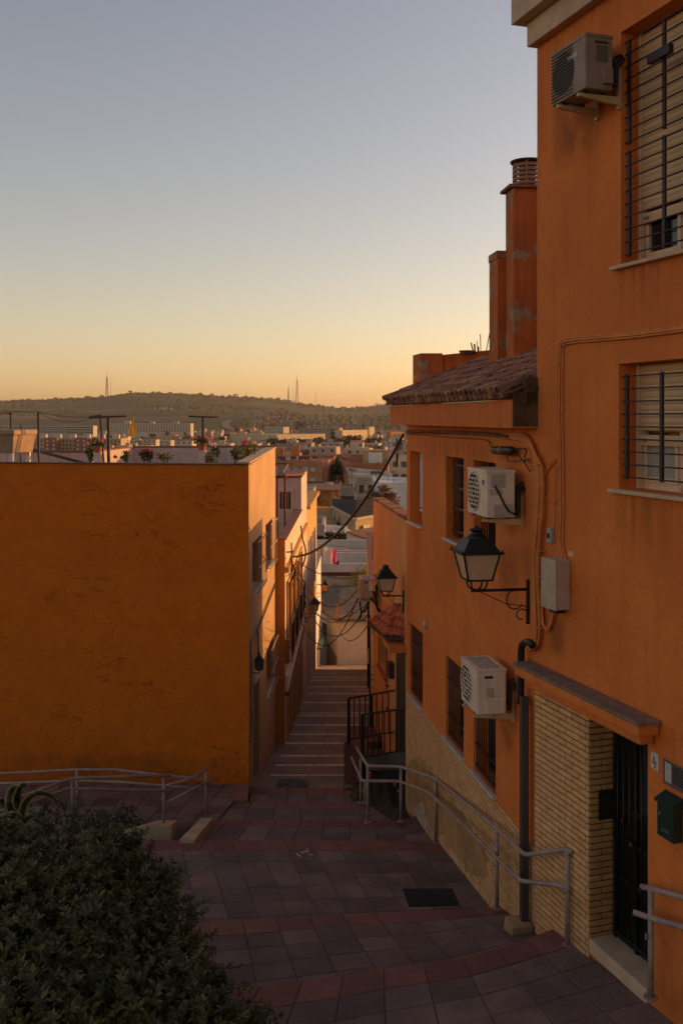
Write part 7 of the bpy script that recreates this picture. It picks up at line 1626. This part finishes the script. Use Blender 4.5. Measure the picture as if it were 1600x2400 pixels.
def mast(label, px, ytop, wpx, lattice=True):
    Y = 4950; p = P(px, 978, Y); zb = terrain(p.x, p.y) - 3; zt_ = P(px, ytop, Y).z; T = thing('radio_mast', label, 'mast', (p.x, p.y, zb), 'radio masts on the hill crest'); H = zt_ - zb; w_ = wpx / F * Y / 2
    if lattice:
        for sx, sy in ((-1, -1), (1, -1), (1, 1), (-1, 1)):
            mb = MB(); mb.tube([(p.x + sx * w_, p.y + sy * w_, zb), (p.x + sx * w_ * .3, p.y + sy * w_ * .3, zb + H * .8)], .9, 4); mb.build('leg', M_MAST, T)
        for k in range(9):
            t = k / 9; a = w_ * (1 - .7 * t); b = w_ * (1 - .7 * (t + 1 / 9)); z0, z1 = zb + H * .8 * t, zb + H * .8 * (t + 1 / 9); mb = MB(); mb.tube([(p.x - a, p.y - a, z0), (p.x + b, p.y - b, z1)], .6, 4); mb.tube([(p.x + a, p.y - a, z0), (p.x - b, p.y - b, z1)], .6, 4); mb.build('brace', M_MAST, T)
        for k in range(3): mb = MB(); mb.lathe((p.x, p.y - w_ * .6, zb + H * (.35 + .15 * k)), [(2.2, 0), (2.2, 3)], 8); mb.build('dish', M_MAST, T)
    mb = MB(); mb.tube([(p.x, p.y, zb + (H * .75 if lattice else 0)), (p.x, p.y, zt_)], .9 if lattice else .8, 5); mb.build('spike', M_MAST, T)
mast('tallest lattice radio mast on the left of the hill crest', 251, 872, 6); mast('thin pole mast right of the tallest left mast', 260, 889, 3, False); mast('short lattice mast on the right part of the crest', 676, 902, 4); mast('tall lattice mast on the right part of the crest', 696, 879, 7); mast('thin mast between the two right lattice masts', 687, 907, 3, False); mast('thin lone mast farther right on the crest', 740, 919, 2, False); mast('faint thin mast left of the crest woods', 577, 914, 2, False)
# ------------------------------------------------------------------ weathering with a shape of its own: rain runs, soot, lime bloom
def stain_mat(name, col, strength, stretch, lo, hi):
    m = bpy.data.materials.new(name); m.use_nodes = True; N = m.node_tree.nodes; L = m.node_tree.links; b = N['Principled BSDF']
    b.inputs['Base Color'].default_value = (*col, 1); b.inputs['Roughness'].default_value = .9; b.inputs['Specular IOR Level'].default_value = .1
    tc = N.new('ShaderNodeTexCoord'); sp = N.new('ShaderNodeSeparateXYZ'); uv = N.new('ShaderNodeUVMap'); uv.uv_map = 'UVMap'; L.new(uv.outputs[0], sp.inputs[0])
    def math_(op, a, b_):
        x = N.new('ShaderNodeMath'); x.operation = op
        for i, v in enumerate((a, b_)):
            if isinstance(v, (int, float)): x.inputs[i].default_value = v
            else: L.new(v, x.inputs[i])
        return x.outputs[0]
    gx, gz = sp.outputs[0], sp.outputs[1]
    ex = math_('MULTIPLY', math_('MULTIPLY', gx, math_('SUBTRACT', 1, gx)), 4); ez = math_('MULTIPLY', gz, math_('MINIMUM', math_('MULTIPLY', math_('SUBTRACT', 1, gz), 9), 1)) if stretch[2] < 1 else math_('MULTIPLY', math_('MULTIPLY', gz, math_('SUBTRACT', 1, gz)), 4)
    geo = N.new('ShaderNodeNewGeometry'); mp = N.new('ShaderNodeMapping'); mp.inputs['Scale'].default_value = stretch; L.new(geo.outputs['Position'], mp.inputs['Vector'])
    nz = N.new('ShaderNodeTexNoise'); nz.inputs['Scale'].default_value = 1.0; nz.inputs['Detail'].default_value = 6; nz.inputs['Roughness'].default_value = .65; L.new(mp.outputs[0], nz.inputs['Vector'])
    mr = N.new('ShaderNodeMapRange'); mr.interpolation_type = 'SMOOTHSTEP'; mr.inputs['From Min'].default_value = lo; mr.inputs['From Max'].default_value = hi; L.new(nz.outputs['Fac'], mr.inputs['Value'])
    f = math_('MULTIPLY', math_('MULTIPLY', math_('MULTIPLY', ex, ez), mr.outputs[0]), strength)
    tr = N.new('ShaderNodeBsdfTransparent'); ms = N.new('ShaderNodeMixShader'); L.new(f, ms.inputs[0]); L.new(tr.outputs[0], ms.inputs[1]); L.new(b.outputs[0], ms.inputs[2]); L.new(ms.outputs[0], N['Material Output'].inputs['Surface'])
    return m
S_RAIN = stain_mat('rain_run', (0.14, 0.05, 0.02), .26, (14, 14, .5), .38, .62); S_SOOT = stain_mat('soot', (0.06, 0.03, 0.02), .36, (2.5, 2.5, 2.5), .25, .65); S_LIME = stain_mat('lime_bloom', (0.42, 0.36, 0.31), .7, (7, 16, 7), .5, .68); S_DIRT = stain_mat('grime', (0.06, 0.04, 0.028), .25, (3, 3, 3), .35, .65)
def decal(parent, q, m, name='stain'):
    me = bpy.data.meshes.new(name); off = Vector(parent['_base']); me.from_pydata([tuple(p - off) for p in q], [], [(0, 1, 2, 3)]); uvl = me.uv_layers.new(name='UVMap')
    for i, c in enumerate(((0, 0), (1, 0), (1, 1), (0, 1))): uvl.data[i].uv = c
    me.materials.append(m); o = bpy.data.objects.new(name, me); COL.objects.link(o); o.parent = parent; return o
def wall_stain(parent, W, px0, px1, py0, py1, m, w=.0015):
    u0, z1 = W.uz(px0, py0, w); u1 = W.u(px1, w); z0 = W.uz(px0, py1, w)[1]; decal(parent, [W.pt(u0, w, z0), W.pt(u1, w, z0), W.pt(u1, w, z1), W.pt(u0, w, z1)], m)
wall_stain(LH, W_AC, 1172, 1215, 1075, 1260, S_SOOT); wall_stain(LH, W_AC, 1165, 1215, 1255, 1420, S_SOOT, .002); wall_stain(LH, W_AC, 1165, 1212, 1560, 1760, S_SOOT)
wall_stain(LH, W_AC, 1095, 1165, 1276, 1440, S_RAIN); wall_stain(LH, W_AC, 1040, 1090, 1265, 1400, S_RAIN); wall_stain(LH, W_AC, 955, 992, 1225, 1360, S_RAIN); wall_stain(LH, W_AC, 953, 1240, 1020, 1120, S_RAIN, .0025)
wall_stain(TH, W_DOOR, 1290, 1420, 215, 420, S_SOOT); wall_stain(TH, W_DOOR, 1440, 1600, 630, 760, S_RAIN); wall_stain(TH, W_DOOR, 1438, 1600, 1150, 1330, S_RAIN); wall_stain(TH, W_DOOR, 1275, 1330, 1425, 1530, S_SOOT); wall_stain(TH, W_DOOR, 1268, 1600, 60, 190, S_RAIN, .002)
wall_stain(TH, W_DOOR, 1522, 1640, 2080, 2400, S_DIRT, .002)
wall_stain(YH, W_YEL, -20, 578, 1740, 1838, S_DIRT, .022)
pl_ = [o for o in bpy.data.objects if o.name.startswith('paved_landing')][2]
def floor_stain(pts, m): decal(pl_, [L2P(px, py) + Vector((0, 0, .006)) for px, py in pts], m)
floor_stain([(385, 2060), (560, 2060), (560, 1976), (395, 1976)], S_LIME); floor_stain([(860, 2120), (1140, 2122), (1040, 1990), (880, 1990)], S_DIRT)
# ================================================================== foreground bush, planter, agave
rg = random.Random(42)
BUSHL = leafmat('pittosporum_leaf', (0.018, 0.022, 0.006), (0.16, 0.140, 0.036), .5, .25)
mb = MB(); mb.obox((-6.5, 5.0, -8.0), (5.0, 0, 0), (0, 9.8, 0), (0, 0, 1.6)); so = struct('planter_soil', mb, M_SOIL)
# crown as overlapping lobes (pixel centre, pixel radius, depth)
lobes = [(a - 12, b + 26, c * .96, d) for a, b, c, d in [(60, 2120, 150, 9.4), (200, 2080, 135, 9.6), (320, 2110, 100, 9.6), (40, 1990, 80, 10.2), (150, 1960, 75, 10.3), (260, 1985, 75, 10.2), (370, 2210, 105, 9.2), (230, 2240, 160, 8.9), (60, 2260, 150, 8.8), (420, 2310, 100, 8.6), (300, 2360, 130, 8.4), (120, 2380, 150, 8.2), (-60, 2180, 150, 9.2), (-40, 2040, 120, 9.9), (500, 2380, 80, 8.3), (560, 2410, 60, 8.1), (330, 2020, 55, 10.0), (-60, 2350, 150, 8.5), (380, 2080, 40, 9.8)]]
B = thing('bush', 'big dark evergreen bush filling the lower left corner', 'bush', P(150, 2600, 9.2))
mb = MB(); core = MB()
def sprig(mb, p, d, n=7, size=.055):
    """whorl of narrow leaves round a shoot tip"""
    d = d.normalized(); t = d.orthogonal().normalized()
    for k in range(n):
        a = 6.283 * k / n + rg.uniform(-.4, .4); out = (Matrix.Rotation(a, 3, d) @ t); ld = (d * rg.uniform(.15, .9) + out * rg.uniform(.6, 1.1)).normalized(); s = ld.cross(d + out * .2).normalized(); l = size * rg.uniform(.7, 1.25); w = l * .21; nn = s.cross(ld) * l * .10
        q = p - d * rg.uniform(0, .03); i = len(mb.v); mb.v += [q, q + ld * l * .55 + s * w + nn, q + ld * l, q + ld * l * .55 - s * w + nn]; mb.f += [(i, i + 1, i + 2), (i, i + 2, i + 3)]
for px, py, pr, Y in lobes:
    c = P(px, py, Y); r = pr / F * Y
    for k in range(int(330 * (pr / 100) ** 2)):
        d = Vector((rg.gauss(0, 1), rg.gauss(0, 1), rg.gauss(0, 1))).normalized()
        if d.y > .55: continue
        p = c + Vector((d.x * r, d.y * r * .8, d.z * r)) * (1 + .2 * math.sin(d.x * 7 + px) * math.cos(d.z * 6 + py)) * rg.uniform(.55, 1.15)
        sprig(mb, p, d + Vector((0, -.2, .6)), rg.choice([5, 6, 7, 8]), .080)
# long shoots sticking out of the outline on the right
twig = MB()
for (x0, y0), (x1, y1), Y in (((360, 2100), (435, 2060), 9.3), ((390, 2160), (482, 2112), 9.1), ((380, 2200), (505, 2225), 9.0), ((420, 2280), (560, 2268), 8.6), ((430, 2150), (470, 2140), 9.2), ((470, 2340), (620, 2350), 8.3), ((350, 2050), (415, 2040), 9.7), ((500, 2330), (585, 2310), 8.4), ((410, 2230), (500, 2190), 8.9), ((430, 2310), (540, 2300), 8.6), ((380, 2130), (450, 2095), 9.2)):
    a, b = P(x0, y0, Y), P(x1, y1, Y); twig.tube([a, a.lerp(b, .5) + Vector((0, 0, .01)), b], .005, 4)
    for k in range(9):
        t = .25 + .75 * k / 8; sprig(mb, a.lerp(b, t) + Vector((rg.gauss(0, .02), rg.gauss(0, .02), rg.gauss(0, .02))), (b - a) + Vector((0, 0, .1)) + Vector((rg.gauss(0, .1), rg.gauss(0, .1), rg.gauss(0, .1))), 6, .058)
for px, py, pr, Y in lobes:
    c = P(px, py, Y); r = pr / F * Y; root = Vector((c.x * .7 - .6, c.y, -7.0))
    twig.tube([root, root.lerp(c, .6) + Vector((.1, 0, .1)), c], [.03, .02, .008], 5)
for _ in range(190):                                      # upright young shoots breaking the outline
    px, py, pr, Y = rg.choice(lobes); c = P(px, py, Y); r = pr / F * Y
    d = Vector((rg.gauss(.25, .7), rg.gauss(-.3, .5), rg.gauss(.7, .6))).normalized(); a = c + d * r * .9; b = a + (d + Vector((rg.gauss(0, .2), 0, .35))).normalized() * rg.uniform(.10, .26)
    twig.tube([a - d * .1, a.lerp(b, .5), b], .004, 4)
    for k in range(5): sprig(mb, a.lerp(b, .2 + .2 * k), (b - a) + Vector((0, 0, .03)), rg.choice([4, 5, 6]), .066)
fo = mb.build('foliage', BUSHL, B, fix=False); fo['kind'] = 'stuff'
twig.build('branches', plain('bark', (0.07, 0.05, 0.035), .9), B)
# agave with yellow-edged leaves
A = thing('agave', 'agave with yellow edged strap leaves behind the left handrail', 'plant', P(60, 1930, 14.6))
M_AG = plain('agave_green', (0.02, 0.032, 0.014), .5); M_AY = plain('agave_yellow', (0.32, 0.19, 0.03), .5)
for pts, wd in (([(35, 1920), (22, 1880), (28, 1850), (45, 1843), (52, 1860)], 11), ([(50, 1915), (60, 1880), (85, 1858), (118, 1862), (135, 1878)], 10), ([(45, 1920), (30, 1910), (10, 1912), (-15, 1922)], 12), ([(20, 1930), (45, 1935), (62, 1938)], 10), ([(55, 1925), (75, 1910), (95, 1905), (110, 1912)], 9), ([(45, 1918), (20, 1890), (5, 1875), (-20, 1872)], 11), ([(52, 1918), (40, 1880), (48, 1845), (60, 1838), (66, 1850)], 10)):
    path = smoothpath([P(px, py, 14.6 + rg.uniform(-.15, .15)) for px, py in pts], 4); n = len(path); g = MB(); y = MB()
    for i in range(n - 1):
        for sgn in (-1, 1):
            def off(k, f):
                tw = wd / F * 14.6 * (1 - (k / (n - 1)) ** 2 * .85); d = (path[min(k + 1, n - 1)] - path[max(k - 1, 0)]).normalized(); s = d.cross(Vector((.2, -1, .3))).normalized(); return path[k] + s * sgn * tw * f + Vector((0, -.02 * (1 - abs(f)), -.01 * f))
            g.quad(off(i, 0), off(i + 1, 0), off(i + 1, .62), off(i, .62)); y.quad(off(i, .62), off(i + 1, .62), off(i + 1, 1), off(i, 1))
    lf = g.build('leaf', M_AG, A, fix=False, smooth=True); y.build('leaf_edge', M_AY, lf, fix=False, smooth=True)
# low weeds in the kerbed bed and by the rail foot
for i, (px, py, Y, s, lb) in enumerate(((255, 1925, 15.8, .16, 'low weed tuft left of the broad kerb block'), (300, 1922, 16.0, .2, 'dark weed clump behind the broad kerb block'), (210, 1925, 15.6, .22, 'pale green tuft in the kerbed bed by the left rail post'), (110, 1905, 15.4, .28, 'leafy shoot rising behind the bush near the agave'), (840, 1852, 17.8, .22, 'dark weed clump at the foot of the handrail by the porch'))):
    c = P(px, py, Y); T = thing('weed', lb, 'plant', c + Vector((0, 0, -s)), 'weeds in the beds'); mb = leaves(random.Random(i), c, (s * 1.2, s * .6, s), 160, .06); fo = mb.build('foliage', LEAF1 if i % 2 == 0 else LEAF3, T, fix=False); fo['kind'] = 'stuff'
    mb = MB()
    for k in range(5): mb.tube([c + Vector((0, 0, -s - .1)), c + Vector((rg.uniform(-.1, .1), 0, s * .5))], .006, 4)
    mb.build('stem', plain('green_stem', (0.08, 0.09, 0.03)), T)
# ================================================================== overhead wires
def wire(name, label, a, b, s, r, extra=None):
    mb = MB(); mb.tube(sag(a, b, s), r, 6); return tag(mb.build(name, M_BLACK, smooth=True), label, 'cable')
hub = P(682, 1305, 23.6)
wire('power_cable', 'thick black cable slung from the low house eave across to the ochre house', W_AC.pt(UE, .06, W_AC.z(951, 1018)), hub, .55, .026)
T = thing('wire_bracket', 'iron wall bracket with a tangle of wires on the ochre alley house', 'bracket', hub)
mb = MB(); mb.tube([P(670, 1294, 23.5), P(688, 1293, 23.6)], .018, 6); mb.tube([P(683, 1272, 23.6), P(684, 1340, 23.6)], .018, 6); mb.build('iron', M_IRON, T)
mb = MB(); mb.tube(smoothpath([P(705, 1232, 25.2), P(709, 1262, 25.2), P(716, 1290, 25.2), P(713, 1315, 25.2), P(706, 1330, 25.2)]), .022, 6); mb.build('drop_wire', M_BLACK, T, smooth=True)
for k in range(7):
    mb = MB(); a = hub + Vector((0, 0, -.05 * k)); b = P(675 + rg.uniform(-6, 14), 1345 + rg.uniform(-12, 35), 23.7); mb.tube(smoothpath([a, a.lerp(b, .5) + Vector((rg.uniform(-.1, .2), 0, rg.uniform(-.1, .1))), b]), .010, 5); mb.build('drop_wire', M_BLACK, T, smooth=True)
ends = [((692, 1312), (845, 1352), 21, .18, 'upper thin wire crossing the alley to the beige air conditioner'), ((690, 1318), (840, 1378), 21.5, .7, 'second thin wire sagging across the alley'), ((688, 1322), (850, 1385), 21, 1.0, 'lower thin wire sagging deep across the alley'), ((686, 1325), (868, 1395), 20.8, 1.25, 'lowest sagging wire ending at the corner house'), ((690, 1420), (838, 1400), 21.5, 1.0, 'wire loop hanging in front of the pale house window'), ((740, 1368), (845, 1372), 30, .08, 'straight thin wire by the farther lantern')]
for a, b, Yb, s, lb in ends: wire('thin_wire', lb, P(*a, 24.0 if Yb < 25 else 44), P(*b, Yb), s, .011 if Yb < 25 else .02)
wire('thin_wire', 'fine wire looping above the pale house roof', P(800, 1398, 40), P(862, 1440, 21.7), .5, .012)
wire('thin_wire', 'fine drooping wire in front of the white gabled house', P(875, 1248, 26), P(872, 1312, 26), -.0, .012)
wire('thin_wire', 'fine wire from the pale house corner to the drain pipe', P(792, 1466, 45.5), P(866, 1458, 22), .55, .012)
wire('thin_wire', 'thin wire crossing above the rough grey roof', P(722, 1424, 36), P(866, 1412, 22), .4, .010)
T = thing('cable_clamp', 'black hanging clamp on the thick slung cable', 'clamp', P(934, 1075, 18)); mb = MB(); mb.tube([P(929, 1028, 17.9), P(932, 1045, 17.9), P(931, 1060, 17.9)], .016, 6); mb.build('strap', M_BLACK, T); mb = MB(); mb.tube([P(931, 1063, 17.9), P(930, 1082, 17.9), P(930, 1096, 17.9)], [.03, .02, .008], 8); mb.build('body', M_BLACK, T)
# ================================================================== air
mb = MB(); mb.box2(-9000, 9000, -75, 9700, -60, 145); hz = mb.build('haze', None); hz['kind'] = 'stuff'; hz['label'] = 'warm evening haze over the valley'; hz['category'] = 'haze'
m = bpy.data.materials.new('haze_air'); m.use_nodes = True; N = m.node_tree.nodes; N.remove(N['Principled BSDF']); vp = N.new('ShaderNodeVolumePrincipled'); vp.inputs['Color'].default_value = (1.0, 0.86, 0.74, 1); vp.inputs['Density'].default_value = 0.000045; vp.inputs['Anisotropy'].default_value = 0.3
m.node_tree.links.new(vp.outputs[0], N['Material Output'].inputs['Volume']); hz.data.materials.append(m)
# labels that things of one kind would share: tell them apart by their order in the picture
ORD = ['leftmost', 'second from the left', 'third from the left', 'fourth from the left', 'fifth from the left', 'sixth from the left', 'seventh from the left', 'eighth from the left', 'ninth from the left', 'tenth from the left', 'eleventh from the left', 'twelfth from the left', 'thirteenth from the left', 'fourteenth from the left', 'fifteenth from the left', 'sixteenth from the left', 'seventeenth from the left', 'eighteenth from the left', 'nineteenth from the left', 'twentieth from the left', 'twenty-first from the left', 'twenty-second from the left', 'twenty-third from the left', 'twenty-fourth from the left']
same = {}
for o in bpy.data.objects:
    if o.parent is None and 'label' in o: same.setdefault(o['label'], []).append(o)
for lb, os_ in same.items():
    if 1 < len(os_) <= len(ORD):
        for w_, o in zip(ORD, sorted(os_, key=lambda o: o.location.x / o.location.y)): o['label'] = w_ + ', ' + lb
for o in bpy.data.objects:
    if '_base' in o: del o['_base']
